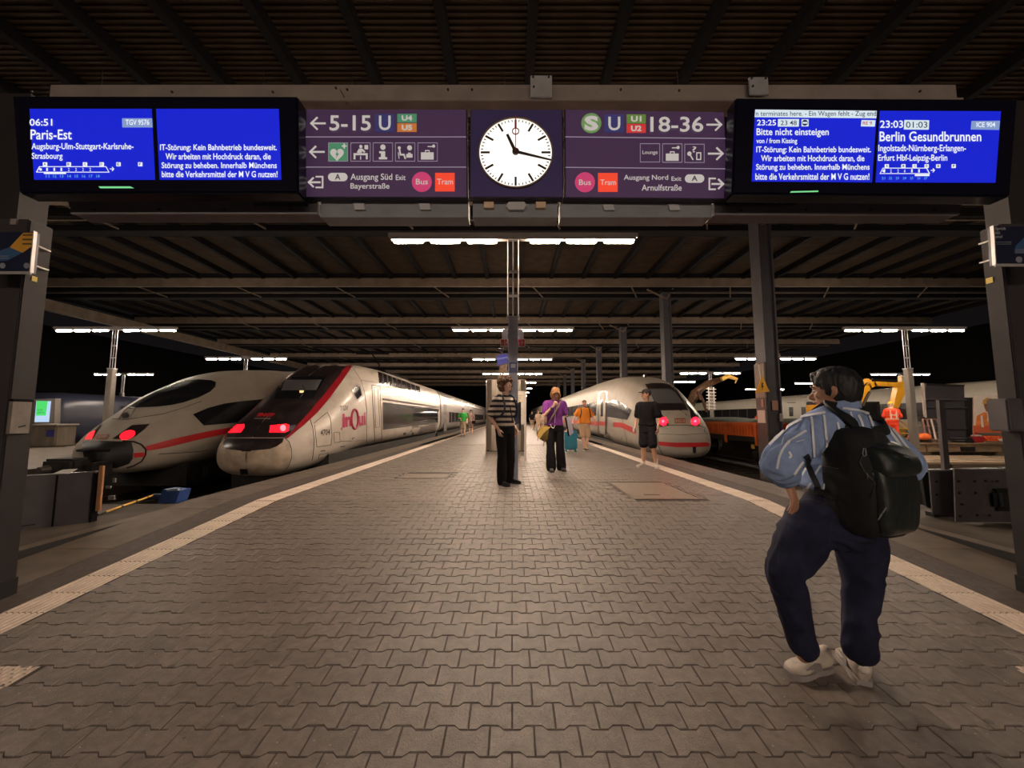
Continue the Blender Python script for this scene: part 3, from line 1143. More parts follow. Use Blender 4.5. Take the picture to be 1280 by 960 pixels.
# ---- departure displays
M_case = mat('display_case', (.006, .006, .016), .22, spec=.5)
M_blue = glow('screen_blue', (.003, .014, .66), .92)
M_wtx = glow('screen_white', (.92, .95, 1.0), .95)
M_wbar = glow('screen_bar', (.75, .86, .92), .9)
M_lbl = glow('screen_label', (.28, .40, .72), .8)
M_cyan = glow('screen_cyan', (.12, .45, .85), .9)
M_ink = glow('screen_ink', (.01, .02, .12), .5)
M_redt = glow('screen_red', (.6, .05, .12), .7)
YD = 2.62


def display(label, corners):
    c = [P(x, y, YD) for x, y in corners]
    mid = sum(c, Vector()) / 4
    t = thing('departure_display', label, 'display', (mid.x, YD, min(p.z for p in c)))
    bm = bmesh.new()
    vs = [bm.verts.new(p) for p in c] + [bm.verts.new(p + Vector((0, .12, 0))) for p in c]
    for f_ in ((0, 1, 2, 3), (7, 6, 5, 4), (0, 4, 5, 1), (1, 5, 6, 2), (2, 6, 7, 3), (3, 7, 4, 0)):
        bm.faces.new([vs[i] for i in f_])
    bmesh.ops.bevel(bm, geom=bm.edges[:], offset=.012, segments=2, affect='EDGES')
    me = bpy.data.meshes.new('case')
    bm.to_mesh(me)
    bm.free()
    me.materials.append(M_case)
    link('case', me, t)
    put('hanger', MB().box(mid.x - .5, mid.x - .44, YD + .08, 3.04, mid.z + .1, mid.z + .16).box(mid.x + .44, mid.x + .5, YD + .08, 3.04, mid.z + .1, mid.z + .16), M_black, t)
    return t


YC = YD - .003
dsp = display('left departure display, blue screens announcing Paris-Est', [(14.5, 119), (372, 119.5), (373, 241), (23, 241.5)])
s1 = put('screen', poly_px([(36.8, 136), (189.3, 136), (193.5, 224.5), (42.5, 224.5)], YC, .004), M_blue, dsp)
s2 = put('screen', poly_px([(195, 136), (348.2, 136), (351.5, 224.5), (199.5, 224.5)], YC, .004), M_blue, dsp)
put('green_strip', poly_px([(123, 233), (163, 233), (167, 235), (125, 235)], YC, .004), glow('bezel_green', (.25, .85, .35), .8), dsp)  # thin green emissive line along the lower bezel


def A(x, y):
    return (x / 3.2, 90 + y / 3.2)


def Ab(s, x0, y0, x1, y1):
    return (s, *A(x0, y0), *A(x1, y1))


YW = YC - .003
text_px('lettering', [Ab('06:51', 118, 187, 209, 215), Ab('Paris-Est', 122, 230, 287, 270)], M_wtx, s1, YW, .012)
text_px('lettering', [Ab('Augsburg-Ulm-Stuttgart-Karlsruhe-', 126, 284, 534, 317), Ab('Strasbourg', 127, 323, 250, 355)], M_wtx, s1, YW, .012)
pb = put('train_number_label', poly_px([A(488, 185), A(607, 185), A(609, 221), A(489, 221)], YC - .002, .003), M_lbl, s1)
text_px('lettering', [Ab('TGV 9576', 502, 190, 597, 212)], M_wtx, pb, YW - .001, .012)


def train_diagram(parent, F, x0, x1, ya, yb, boxes, yb0, nums, yn, inner, bar, arrow):
    d = MB()
    stroke(d, [F(x0 + 12, ya), F(x1 - 12, ya), F(x1, yb), F(x0, yb), F(x0 + 12, ya)], .6, YW)
    circ_px(*F(x0 + 16, (ya + yb) / 2), 1.5, YW, mb=d)
    stroke(d, [F(arrow - 8, (ya + yb) / 2 - 2), F(arrow + 6, (ya + yb) / 2 - 2)], .7, YW)
    stroke(d, [F(arrow, (ya + yb) / 2 - 9), F(arrow + 6, (ya + yb) / 2 - 2), F(arrow, (ya + yb) / 2 + 5)], .7, YW)
    poly_px([F(bar[0], bar[2]), F(bar[1], bar[2]), F(bar[1], bar[3]), F(bar[0], bar[3])], YW, .003, d)
    for x in boxes:
        poly_px([F(x - 8, yb0), F(x + 8, yb0), F(x + 8, yb0 + 15), F(x - 8, yb0 + 15)], YW, .003, d)
    put('train_diagram', d, M_wtx, parent)
    text_px('sector_letters', [(c, *F(x - 4.5, yb0 + 2.5), *F(x + 4.5, yb0 + 12.5)) for c, x in zip('ABCDEF', boxes)], M_ink, parent, YW - .002, .02, 1)
    text_px('coach_numbers', [(n, *F(x - 7, yn), *F(x + 7, yn + 11)) for n, x in nums], M_cyan, parent, YW, .012, 1)
    text_px('class_numbers', [(n, *F(x - 3, ya + 5), *F(x + 3, yb - 4)) for n, x in inner], M_wtx, parent, YW, .012, 1)


train_diagram(s1, A, 145, 435, 378, 400, [179, 274, 339, 406, 473, 560], 361,
              list(zip(['11', '12', '13', '14', '15', '16', '17', '18'], [190, 219, 247, 277, 306, 335, 363, 392])), 411,
              list(zip('1112222', [188, 217, 245, 275, 304, 332, 361])), (175, 262, 402, 407), 448)
T4 = ['IT-Störung: Kein Bahnbetrieb bundesweit.', 'Wir arbeiten mit Hochdruck daran, die', 'Störung zu beheben. Innerhalb Münchens', 'bitte die Verkehrsmittel der M V G nutzen!']
text_px('lettering', [Ab(T4[0], 640, 289, 1107, 320), Ab(T4[1], 662, 325, 1083, 354), Ab(T4[2], 646, 361, 1107, 392), Ab(T4[3], 647, 396, 1110, 421)], M_wtx, s2, YW, .014)

dsp = display('right departure display, blue screens announcing Berlin Gesundbrunnen', [(919.5, 121.5), (1273, 123), (1263.5, 245.5), (915, 242.5)])


def B(x, y):
    return (900 + x / 3.368, 90 + y / 3.368)


def Bb(s, x0, y0, x1, y1):
    return (s, *B(x0, y0), *B(x1, y1))


s1 = put('screen', poly_px([B(148, 158), B(661, 163), B(640, 464), B(134, 460)], YC, .004), M_blue, dsp)
s2 = put('screen', poly_px([B(674, 163), B(1183, 165), B(1160, 465), B(656, 464)], YC, .004), M_blue, dsp)
put('green_strip', poly_px([B(300, 502), B(414, 499), B(414, 504), B(296, 507)], YC, .004), glow('bezel_green', (.25, .85, .35), .8), dsp)  # matching green emissive line on this display's bezel
tk = put('ticker_bar', poly_px([B(149, 158), B(660, 163), B(658, 194), B(147, 189)], YC - .002, .003), M_wbar, s1)
text_px('lettering', [Bb('n terminates here. - Ein Wagen fehlt - Zug end', 151, 164, 657, 191)], M_ink, tk, YW - .001, .004)
text_px('lettering', [Bb('23:25', 156, 201, 236, 225)], M_wtx, s1, YW, .012)
bx = put('new_time_box', poly_px([B(245, 198), B(333, 198), B(332, 229), B(244, 229)], YC - .002, .003), M_wbar, s1)
text_px('lettering', [Bb('23', 255, 204, 284, 224)], M_ink, bx, YW - .001, .004)
text_px('lettering', [Bb('48', 294, 204, 323, 224)], M_ink, bx, YW - .001, .004)
bx = put('stop_symbol', poly_px([B(344, 199), B(373, 199), B(373, 228), B(344, 228)], YC - .002, .003), M_wbar, s1)
sy = circ_px(*B(358, 213), 3.6, YW - .001, .003)
put('stop_disc', sy, M_ink, bx)
put('stop_bar', poly_px([B(349, 210), B(368, 210), B(368, 216), B(349, 216)], YW - .004, .003), M_wbar, bx)
bx = put('train_number_label', poly_px([B(597, 202), B(655, 203), B(652, 229), B(594, 228)], YC - .002, .003), M_wbar, s1)
text_px('lettering', [Bb('RE 9', 601, 208, 640, 222)], M_redt, bx, YW - .001, .012)
text_px('lettering', [Bb('Bitte nicht einsteigen', 154, 237, 458, 275), Bb('von / from Kissing', 153, 279, 325, 306)], M_wtx, s1, YW, .012)
text_px('lettering', [Bb(T4[0], 153, 313, 636, 346), Bb(T4[1], 173, 350, 608, 380), Bb(T4[2], 152, 387, 630, 419), Bb(T4[3], 149, 426, 629, 454)], M_wtx, s1, YW, .014)
text_px('lettering', [Bb('23:03', 674, 204, 771, 235)], M_wtx, s2, YW, .012)
bx = put('new_time_box', poly_px([B(777, 202), B(881, 203), B(879, 242), B(775, 241)], YC - .002, .003), M_wbar, s2)
text_px('lettering', [Bb('01:03', 783, 209, 873, 235)], M_ink, bx, YW - .001, .004)
bx = put('train_number_label', poly_px([B(1060, 206), B(1179, 205), B(1175, 243), B(1057, 241)], YC - .002, .003), M_lbl, s2)
text_px('lettering', [Bb('ICE 904', 1080, 211, 1159, 232)], M_wtx, bx, YW - .001, .012)
text_px('lettering', [Bb('Berlin Gesundbrunnen', 672, 250, 1100, 292), Bb('Ingolstadt-Nürnberg-Erlangen-', 667, 306, 1036, 342), Bb('Erfurt Hbf-Leipzig-Berlin', 666, 347, 957, 382)], M_wtx, s2, YW, .012)
train_diagram(s2, B, 675, 883, 404, 427, [703, 773, 820, 871, 920, 985], 388,
              list(zip(['21', '22', '23', '24', '25', '26', '27'], [688, 718, 747, 777, 807, 837, 866])), 441,
              list(zip('122611', [692, 720, 750, 778, 808, 838])), (822, 882, 430, 437), 898)
# edge of one more sign beyond the left display
put('side_sign', MB().box(-4.9, P(20, 150, 2.9).x, 2.9, 3.0, P(20, 182, 2.9).z, P(20, 133, 2.9).z), M_pur, label='edge of a purple sign beyond the left departure display', cat='sign')

# ---- boards, stickers and boxes on the pillars
M_board = mat('board_navy', (.012, .016, .045), .35)
M_yel = mat('poster_yellow', (.60, .30, .03), .5)
YB = 2.66
t = thing('notice_board', 'dark blue board with a yellow diagonal band on the left pillar', 'board', (-3.7, YB, 1.9))
put('panel', MB().prism([P(-40, 290, YB), P(43.5, 290, YB), P(38.5, 340.5, YB), P(-42, 340.5, YB)], (0, .03, 0)), M_board, t)
put('rim', MB().bar(P(44, 289.5, YB - .004), P(39, 341, YB - .004), .008, .02).bar(P(39, 341, YB - .004), P(-42, 341, YB - .004), .006, .02), mat('pale_metal', (.5, .48, .48), .4, metal=.4), t)
put('yellow_band', poly_px([(29, 291), (43, 291), (41, 307), (28, 316), (12, 309)], YB - .003), M_yel, t)
put('blue_band', poly_px([(12, 309), (28, 316), (8, 326), (-12, 326), (-12, 318)], YB - .003), mat('poster_blue', (.03, .09, .22), .5), t)
bn = MB()
for i, y in enumerate((293, 298.5, 304)):
    for j in range(4):
        stroke(bn, [(29 + j * 3.2 - i * .2, y + .7), (30.6 + j * 3.2 - i * .2, y + .7)], 2, YB - .006)
put('small_print', bn, mat('print_dark', (.10, .06, .02), .6), t, kind='stuff')
bn = MB()
for y in (320, 322.6):
    stroke(bn, [(-6, y), (10, y)], 1, YB - .006)
circ = MB()
circ_px(33, 332, 3.6, YB - .005, mb=bn)
circ_px(3, 332, 3.6, YB - .005, mb=bn)
put('small_marks', bn, mat('print_pale', (.22, .24, .30), .6), t, kind='stuff')
put('strap', MB().bar(P(43.5, 306, 2.7), P(62, 314, 3.0), .016, .01), mat('strap_white', (.6, .56, .52), .5), t)
put('strap', MB().bar(P(40, 331, 2.7), P(59.5, 337.5, 3.0), .016, .01), mat('strap_white', (.6, .56, .52), .5), t)
t = thing('notice_board', 'dark blue board with small white writing on the right pillar', 'board', (3.8, YB, 1.9))
put('panel', MB().prism([P(1240.5, 283, YB), P(1330, 283, YB), P(1332, 331, YB), P(1243.5, 331, YB)], (0, .03, 0)), M_board, t)
put('rim', MB().bar(P(1240, 282.5, YB - .004), P(1243.2, 331.5, YB - .004), .007, .02).bar(P(1243.2, 331.5, YB - .004), P(1332, 331.5, YB - .004), .005, .02), mat('pale_metal', (.5, .48, .48), .4, metal=.4), t)
text_px('lettering', [('Sprich', 1244, 283.8, 1257, 288.5), ('mit', 1244, 289, 1250, 292.8), ('uns!', 1244, 293.8, 1253, 297.5)], mat('print_white', (.5, .5, .52), .6), t, YB - .003, .01)
put('blue_shape', poly_px([(1269, 308), (1280, 297), (1292, 297), (1292, 316), (1269, 316)], YB - .003), mat('poster_blue', (.03, .09, .22), .5), t)
bn = MB()
for y in (302.5, 305):
    stroke(bn, [(1246, y), (1264, y)], .7, YB - .006)
for y in (312, 314, 316):
    stroke(bn, [(1269, y), (1284, y)], .9, YB - .006)
circ_px(1274, 324.5, 4, YB - .005, mb=bn)
put('small_marks', bn, mat('print_pale', (.22, .24, .30), .6), t, kind='stuff')
put('strap', MB().bar(P(1241, 299.5, 2.7), P(1224.5, 305, 3.04), .014, .01), mat('strap_white', (.6, .56, .52), .5), t)
put('strap', MB().bar(P(1243, 323.5, 2.7), P(1225.5, 328.5, 3.04), .014, .01), mat('strap_white', (.6, .56, .52), .5), t)
M_sty = mat('sticker_yellow', (.62, .45, .02), .5)
put('sticker', MB().box(-3.742, -3.730, PX(39, 348, -3.735).y, PX(46, 348, -3.735).y, PX(42, 351.5, -3.735).z, PX(42, 345.5, -3.735).z), M_sty, label='small yellow sticker on the inner face of the left pillar', cat='sticker')
put('sticker', MB().box(3.848, 3.860, 2.99, 3.035, PX(1243, 352.5, 3.855).z, PX(1243, 345.5, 3.855).z), M_sty, label='small yellow sticker on the inner face of the right pillar', cat='sticker')
a, b = P(14.5, 274, 2.845), P(21.5, 281, 2.845)
put('sticker', MB().box(a.x, b.x, 2.838, 2.851, b.z, a.z), mat('sticker_grey', (.25, .22, .2), .7), label='tiny pale sticker high on the front of the left pillar', cat='sticker')
# enamel box on the inner face, left pillar; meter box, right pillar
t = thing('wall_plate', 'pale framed plate on the inner face of the left pillar', 'plate', (-3.69, 2.8, .95))
za, zb_ = PX(25, 502, -3.72).z, PX(25, 542, -3.72).z
ya_, yb_ = PX(13, 520, -3.72).y, PX(38, 520, -3.72).y
put('plate', MB().bbox(-3.742, -3.715, ya_, yb_, zb_, za, .003), mat('plate_beige', (.20, .175, .15), .6, var=.12, scale=15, dirt=(.13, .11, .10), dscale=6), t)
put('top_strip', MB().bbox(-3.742, -3.71, ya_ - .004, yb_ + .004, za, za + .018, .003), M_rib, t)
put('scratch', MB().bar((-3.713, ya_ + .05, zb_ + .05), (-3.713, ya_ + .09, zb_ + .06), .004, .012), M_black, t)
t = thing('meter_box', 'dark grey box fixed to the inner side of the right pillar', 'box', (3.9, 2.7, .9))
zt_, zb2 = PX(1260, 498, 3.77).z, PX(1260, 539, 3.77).z
put('housing', MB().bbox(3.735, 3.862, 2.90, 3.03, zb2, zt_, .010), mat('box_grey', (.075, .068, .075), .45, var=.1, scale=6), t)
put('lid', MB().bbox(3.745, 3.835, 2.893, 2.903, zb2 + .015, zt_ - .015, .003), mat('box_grey', (.075, .068, .075), .45), t)
# worn patches low on the pillars
put('worn_patch', MB().prism([PX(8, 634, -3.737), PX(14, 612, -3.737), PX(27, 601, -3.737), PX(26, 628, -3.737)], (-.004, 0, 0)), mat('worn', (.11, .105, .11), .6), label='worn pale patch low on the left pillar', cat='patch')
# ================================================================ TRAINS
def interp(tab, y):
    """smooth interpolation of rows (y, a, b, ...)"""
    if y <= tab[0][0]:
        return tab[0][1:]
    if y >= tab[-1][0]:
        return tab[-1][1:]
    for i in range(len(tab) - 1):
        if tab[i][0] <= y <= tab[i + 1][0]:
            break
    p1, p2 = tab[i], tab[i + 1]
    p0, p3 = tab[max(i - 1, 0)], tab[min(i + 2, len(tab) - 1)]
    h = p2[0] - p1[0]
    t = (y - p1[0]) / h
    out = []
    for k in range(1, len(p1)):
        d = (p2[k] - p1[k]) / h
        m1 = d if p0 is p1 else (0 if (p1[k] - p0[k]) * d <= 0 else 2 / (1 / ((p1[k] - p0[k]) / (p1[0] - p0[0])) + 1 / d))
        m2 = d if p3 is p2 else (0 if (p3[k] - p2[k]) * d <= 0 else 2 / (1 / ((p3[k] - p2[k]) / (p3[0] - p2[0])) + 1 / d))
        a, b = p1[k], p2[k]
        out.append((2 * t**3 - 3 * t**2 + 1) * a + (t**3 - 2 * t**2 + t) * h * m1 + (-2 * t**3 + 3 * t**2) * b + (t**3 - t**2) * h * m2)
    return out


def section(cx, y, hw, z0, z1, n, tp, N=64):
    zc, h = (z0 + z1) / 2, (z1 - z0) / 2
    e = 2 / n
    pts = []
    for k in range(N):
        a = 2 * math.pi * (k + .5) / N
        c, s = math.cos(a), math.sin(a)
        u = math.copysign(abs(c) ** e, c)
        v = math.copysign(abs(s) ** e, s)
        w = hw * (1 - tp * max(0, (v + .15) / 1.15) ** 2)
        pts.append((cx + w * u, y, zc + h * v))
    return pts


def loft(cx, tab, ys, N=64, cap0=True):
    mb = MB()
    for y in ys:
        mb.v += section(cx, y, *interp(tab, y), N=N)
    for i in range(len(ys) - 1):
        for k in range(N):
            a, b = i * N + k, i * N + (k + 1) % N
            mb.f.append((a, b, b + N, a + N))
    mb.f.append(tuple(range(N)))
    mb.f.append(tuple((len(ys) - 1) * N + k for k in reversed(range(N))))
    mb.m = [0] * len(mb.f)
    return mb


def yseq(a, dense, b, n1=44, n2=14):
    """stations crowded at the nose tip"""
    q = [a + (dense - a) * (i / n1) ** 1.7 for i in range(n1 + 1)]
    return q + [dense + (b - dense) * (i + 1) / n2 for i in range(n2)]


def bvh_of(mb):
    return BVHTree.FromPolygons([Vector(v) for v in mb.v], mb.f)


def cast(bvh, px, py, guess=12, off=.006):
    d = ray(px, py).normalized()
    o = Vector((0, 0, CAMZ))
    hit, nrm, i, dist = bvh.ray_cast(o, d)
    if hit is None:
        hit, nrm, i, dist = bvh.find_nearest(o + d * guess)
    if nrm.dot(d) > 0:
        nrm = -nrm
    return hit + nrm * off, nrm


def px_decal(name, poly, bvh, m, parent, off=.006, mirror=None, step=3.0, guess=12, label=None):
    bm = bmesh.new()
    bm.faces.new([bm.verts.new((x, y, 0)) for x, y in poly])
    x0, x1 = min(p[0] for p in poly), max(p[0] for p in poly)
    y0, y1 = min(p[1] for p in poly), max(p[1] for p in poly)
    step = max(step, (x1 - x0) / 40, (y1 - y0) / 40)
    x = x0 + step
    while x < x1:
        bmesh.ops.bisect_plane(bm, geom=bm.verts[:] + bm.edges[:] + bm.faces[:], plane_co=(x, 0, 0), plane_no=(1, 0, 0))
        x += step
    y = y0 + step
    while y < y1:
        bmesh.ops.bisect_plane(bm, geom=bm.verts[:] + bm.edges[:] + bm.faces[:], plane_co=(0, y, 0), plane_no=(0, 1, 0))
        y += step
    bmesh.ops.triangulate(bm, faces=bm.faces[:])
    bm.verts.index_update()
    pts = [cast(bvh, v.co.x, v.co.y, guess, off)[0] for v in bm.verts]
    fs = [[v.index for v in f.verts] for f in bm.faces]
    bm.free()
    mb = MB()
    mb.add(pts, fs)
    if mirror is not None:
        mb.add([(2 * mirror - p.x, p.y, p.z) for p in pts], [list(reversed(f)) for f in fs])
    me = bpy.data.meshes.new(name)
    me.from_pydata(mb.v, [], mb.f)
    me.materials.append(m)
    me.polygons.foreach_set('use_smooth', [True] * len(me.polygons))
    me.update()
    return link(name, me, parent, label)


def px_line(name, pts, w, bvh, m, parent, off=.004, guess=12, mirror=None, kind=None):
    """thin line (tube) laid on a surface along pixel points, w in metres"""
    dense = []
    for i in range(len(pts) - 1):
        n = max(1, int(math.hypot(pts[i + 1][0] - pts[i][0], pts[i + 1][1] - pts[i][1]) / 3))
        dense += [(pts[i][0] + (pts[i + 1][0] - pts[i][0]) * k / n, pts[i][1] + (pts[i + 1][1] - pts[i][1]) * k / n) for k in range(n)]
    dense.append(pts[-1])
    q = [cast(bvh, x, y, guess, off)[0] for x, y in dense]
    mb = MB().tube(q, w / 2, 5)
    if mirror is not None:
        mb.tube([(2 * mirror - p.x, p.y, p.z) for p in q], w / 2, 5)
    return put(name, mb, m, parent, kind=kind)


def px_text(name, s, quad, bvh, m, parent, bold=0.01, off=.012, guess=12):
    """quad: pixel corners top-left, top-right, bottom-right, bottom-left"""
    v, f, (a, b, c, d) = glyphs(s, bold, 2)
    pts = []
    for x, y in v:
        u, t = (x - a) / (b - a), (d - y) / (d - c)
        X = (1 - t) * ((1 - u) * quad[0][0] + u * quad[1][0]) + t * ((1 - u) * quad[3][0] + u * quad[2][0])
        Yy = (1 - t) * ((1 - u) * quad[0][1] + u * quad[1][1]) + t * ((1 - u) * quad[3][1] + u * quad[2][1])
        pts.append(cast(bvh, X, Yy, guess, off)[0])
    return put(name, MB().add(pts, f), m, parent)


def T7(*pts):
    return [(250 + x / 3.657, 430 + y / 3.657) for x, y in pts]


def T1(*pts):
    return [(740 + x / 5.332, 440 + y / 5.332) for x, y in pts]


def T4b(*pts):
    return [(80 + x / 6.4, 450 + y / 6.4) for x, y in pts]


def proj(p):
    v = Vector(p) - Vector((0, 0, CAMZ))
    c, s = math.cos(PITCH), math.sin(PITCH)
    d = v.y * c + v.z * s
    return (640 + 480 * v.x / d, 480 - 480 * (-v.y * s + v.z * c) / d)


M_tgv = mat('train_white', (.50, .45, .39), .38, var=.05, scale=3, dirt=(.36, .31, .26), dscale=1.6, coat=.15)
M_nose = mat('train_nose_white', (.46, .37, .28), .5, var=.25, scale=5, dirt=(.22, .165, .115), dscale=1.3)
M_hood = mat('train_black', (.020, .014, .016), .28, var=.2, scale=4, dirt=(.06, .045, .04), dscale=3)
M_car = mat('train_carmine', (.30, .012, .022), .3)
M_glass = mat('train_glass', (.010, .011, .014), .16, spec=.6)
M_blind = mat('train_blind', (.10, .095, .10), .45)
M_seam = mat('seam_dark', (.05, .04, .035), .7)
M_lampr = glow('tail_lamp_red', (1.0, .004, .012), 3.0)
M_lampw = glow('tail_lamp_core', (1.0, .14, .16), 3.0)
M_under = mat('underframe', (.014, .012, .011), .8, var=.3, scale=6)
M_silver = mat('train_silver', (.17, .15, .145), .40, spec=.3, var=.12, scale=1.5)
M_band = mat('train_window_band', (.012, .011, .012), .20, spec=.3)
M_ice = mat('train_ice_white', (.37, .33, .28), .50, spec=.22, var=.06, scale=3, dirt=(.31, .27, .22), dscale=1.4, coat=0)
M_icer = mat('train_stripe_red', (.52, .022, .028), .35)
M_magenta = mat('logo_magenta', (.42, .02, .09), .4)


def bogie(parent, cx, y, hw=1.25):
    t = put('bogie', MB().bbox(cx - hw, cx + hw, y - 1.5, y + 1.5, -.42, -.12, .04), M_under, parent)
    for dy in (-1.05, 1.05):
        for s in (-.72, .72):
            put('wheel', MB().disc((cx + s - .06, y + dy, -.30), (1, 0, 0), .46, .12, 24), M_under, t)
    for s in (-1, 1):
        put('damper', MB().tube([(cx + s * (hw + .02), y - .9, -.15), (cx + s * (hw + .02), y + .6, -.25)], .05, 8), M_under, t)
    return t


# ---------------- the double-deck train on the left
CX = -5.95
tab = [(8.70, .30, .06, .40, 2.3, .0), (8.74, .50, -.05, .50, 2.5, .0), (8.82, .70, -.13, .60, 2.7, .02), (8.95, .84, -.20, .74, 2.9, .05), (9.15, .95, -.24, .97, 3.0, .16),
       (9.5, 1.05, -.25, 1.23, 3.1, .26), (10.0, 1.16, -.22, 1.54, 3.2, .34), (10.5, 1.24, -.16, 1.88, 3.3, .36), (11.0, 1.29, -.10, 2.22, 3.4, .36), (11.6, 1.34, -.02, 2.56, 3.6, .32),
       (12.3, 1.37, .06, 2.83, 3.9, .24), (13.2, 1.39, .12, 2.92, 4.4, .16), (15, 1.40, .14, 2.96, 5.0, .12), (25, 1.40, .14, 2.96, 5.2, .12)]
tgv = thing('high_speed_train', 'white double-deck train with black nose and red corner stripes, left of the platform', 'train', (CX, 8.7, -.77))
body = loft(CX, tab, yseq(8.70, 13.5, 24.4, 60, 20), 96)
bv = bvh_of(body)
put('power_car', body, M_tgv, tgv, smooth=60)
pc = tgv
# black hood: right half measured, mirrored to the left
centre = [proj((CX, y, interp(tab, y)[2] - .0)) for y in (8.90, 9.15, 9.5, 10, 10.5, 11, 11.6, 12.3, 12.9)]
hood = [(centre[0][0], 547)] + T7((385, 428), (408, 412), (440, 378), (500, 310), (560, 240), (620, 165), (665, 105), (690, 90)) + list(reversed(centre))
px_decal('hood', hood, bv, M_hood, pc, .005, CX)
px_decal('corner_stripe', T7((385, 430), (408, 412), (440, 378), (500, 310), (560, 240), (620, 165), (665, 105), (690, 90), (700, 93), (682, 122), (648, 172), (592, 248), (535, 315), (478, 368), (425, 412), (400, 432)), bv, M_car, pc, .008, CX, label='dark red stripe along the edge of the black hood')
cn = proj((CX, 8.84, .62))
low = [(cn[0] - 12, 548)] + T7((384, 431), (377, 450), (352, 468), (320, 480)) + [(cn[0] - 12, 564.5)]
px_decal('coupler_cover', low, bv, M_hood, pc, .006, CX)
# lower shell of the nose, dirtier
shell = [(cn[0] - 8, 564.5)] + T7((320, 480), (352, 468), (377, 450), (390, 434), (408, 447), (418, 480), (418, 520), (405, 560), (382, 585), (330, 600)) + [(cn[0] - 8, 596)]
px_decal('nose_shell', shell, bv, M_nose, pc, .004, CX)
px_line('shell_seam', T7((388, 430), (408, 447), (418, 480), (418, 520), (405, 560), (382, 585)), .014, bv, M_seam, pc, .004, mirror=CX)
sc = 1
ws = T7((385, 157), (568, 155), (545, 192), (505, 245), (440, 252), (348, 250), (352, 225))
px_decal('windscreen', T7((376, 150), (578, 148), (515, 250), (340, 252), (350, 215)), bv, M_glass, pc, .010)
px_decal('blind', T7((392, 165), (556, 165), (532, 212), (372, 214)), bv, M_blind, pc, .014, label='pale blind behind the windscreen')
px_line('wiper', T7((455, 252), (480, 215), (470, 190)), .02, bv, M_under, pc, .018)
px_decal('cab_light', T7((456, 215), (475, 215), (475, 225), (456, 225)), bv, glow('cab_amber', (1, .6, .25), 1.6), pc, .018)
px_decal('tail_lamp', T7((322, 374), (395, 366), (408, 372), (404, 398), (386, 406), (318, 405)), bv, M_lampr, pc, .012, label='glowing red tail lamp')
px_decal('lamp_glass', T7((408, 374), (437, 372), (436, 386), (420, 399), (405, 400)), bv, mat('lamp_glass_grey', (.12, .12, .14), .2), pc, .012)
px_decal('lamp_core', T7(*[(380 + 13 * math.cos(i * math.pi / 7), 386 + 15 * math.sin(i * math.pi / 7)) for i in range(14)]), bv, M_lampw, pc, .018)
px_decal('tail_lamp', T7((152, 372), (203, 367), (205, 380), (188, 405), (132, 407), (136, 390)), bv, M_lampr, pc, .012, label='glowing red tail lamp')
px_text('nose_lettering', 'SNCF', T7((268, 316), (345, 318), (333, 334), (258, 333)), bv, M_lampr if 0 else mat('logo_red', (.55, .02, .03), .4), pc, .06, .012)
px_line('nose_line', T7((250, 341), (322, 342)), .018, bv, mat('logo_pale', (.35, .32, .3), .4), pc, .010)
px_decal('tow_socket', T7((182, 570), (218, 571), (222, 595), (186, 595)), bv, M_black, pc, .010)
px_decal('side_window', T7((688, 208), (715, 180), (735, 186), (745, 238), (718, 262), (690, 218)), bv, mat('window_frame_pale', (.34, .31, .28), .4), pc, .008)
px_decal('side_pane', T7((693, 212), (716, 190), (730, 194), (738, 234), (718, 254), (696, 218)), bv, M_glass, pc, .014)
seamf = lambda *p, w=.012: px_line('panel_seam', T7(*p), w, bv, M_seam, pc, .003)
seamf((492, 310), (515, 380), (522, 440), (518, 500), (512, 532))
seamf((522, 362), (582, 312), (596, 340), (603, 420), (598, 462), (534, 470), (524, 372))
seamf((612, 405), (638, 403), (640, 448), (614, 450), (612, 405))
seamf((690, 95), (735, 165), (752, 220), (762, 300), (762, 470))
seamf((640, 445), (760, 440))
seamf((735, 165), (810, 178))
seamf((545, 505), (585, 498), (582, 515), (540, 524), (545, 505))
seamf((785, 188), (822, 192), (832, 458), (800, 462), (785, 188), w=.02)
seamf((795, 200), (812, 202), (822, 380), (803, 382), (795, 200), w=.012)
px_text('number', '4704', T7((549, 393), (594, 388), (592, 416), (550, 420)), bv, M_seam, pc, .02)
px_text('small_lettering', 'TGV', T7((638, 283), (676, 281), (677, 304), (639, 306)), bv, mat('logo_grey', (.07, .045, .045), .4), pc, .02)
px_text('logo', 'in', T7((648, 318), (692, 315), (692, 374), (648, 384)), bv, M_magenta, pc, .045)
px_text('logo', 'ui', T7((722, 313), (757, 312), (757, 370), (723, 376)), bv, M_magenta, pc, .045)
px_line('logo_ring', T7(*[(706 + 15 * math.cos(i * math.pi / 12), 344 + 44 * math.sin(i * math.pi / 12)) for i in range(25)]), .075, bv, M_magenta, pc, .008)
px_decal('logo_dot', T7((643, 384), (649, 382), (649, 392), (643, 395)), bv, M_magenta, pc, .01)
for q in ((650, 468), (560, 488)):
    px_decal('small_print', T7((q[0] - 10, q[1]), (q[0] + 12, q[1] - 3), (q[0] + 12, q[1] + 1), (q[0] - 10, q[1] + 4)), bv, M_seam, pc, .006)
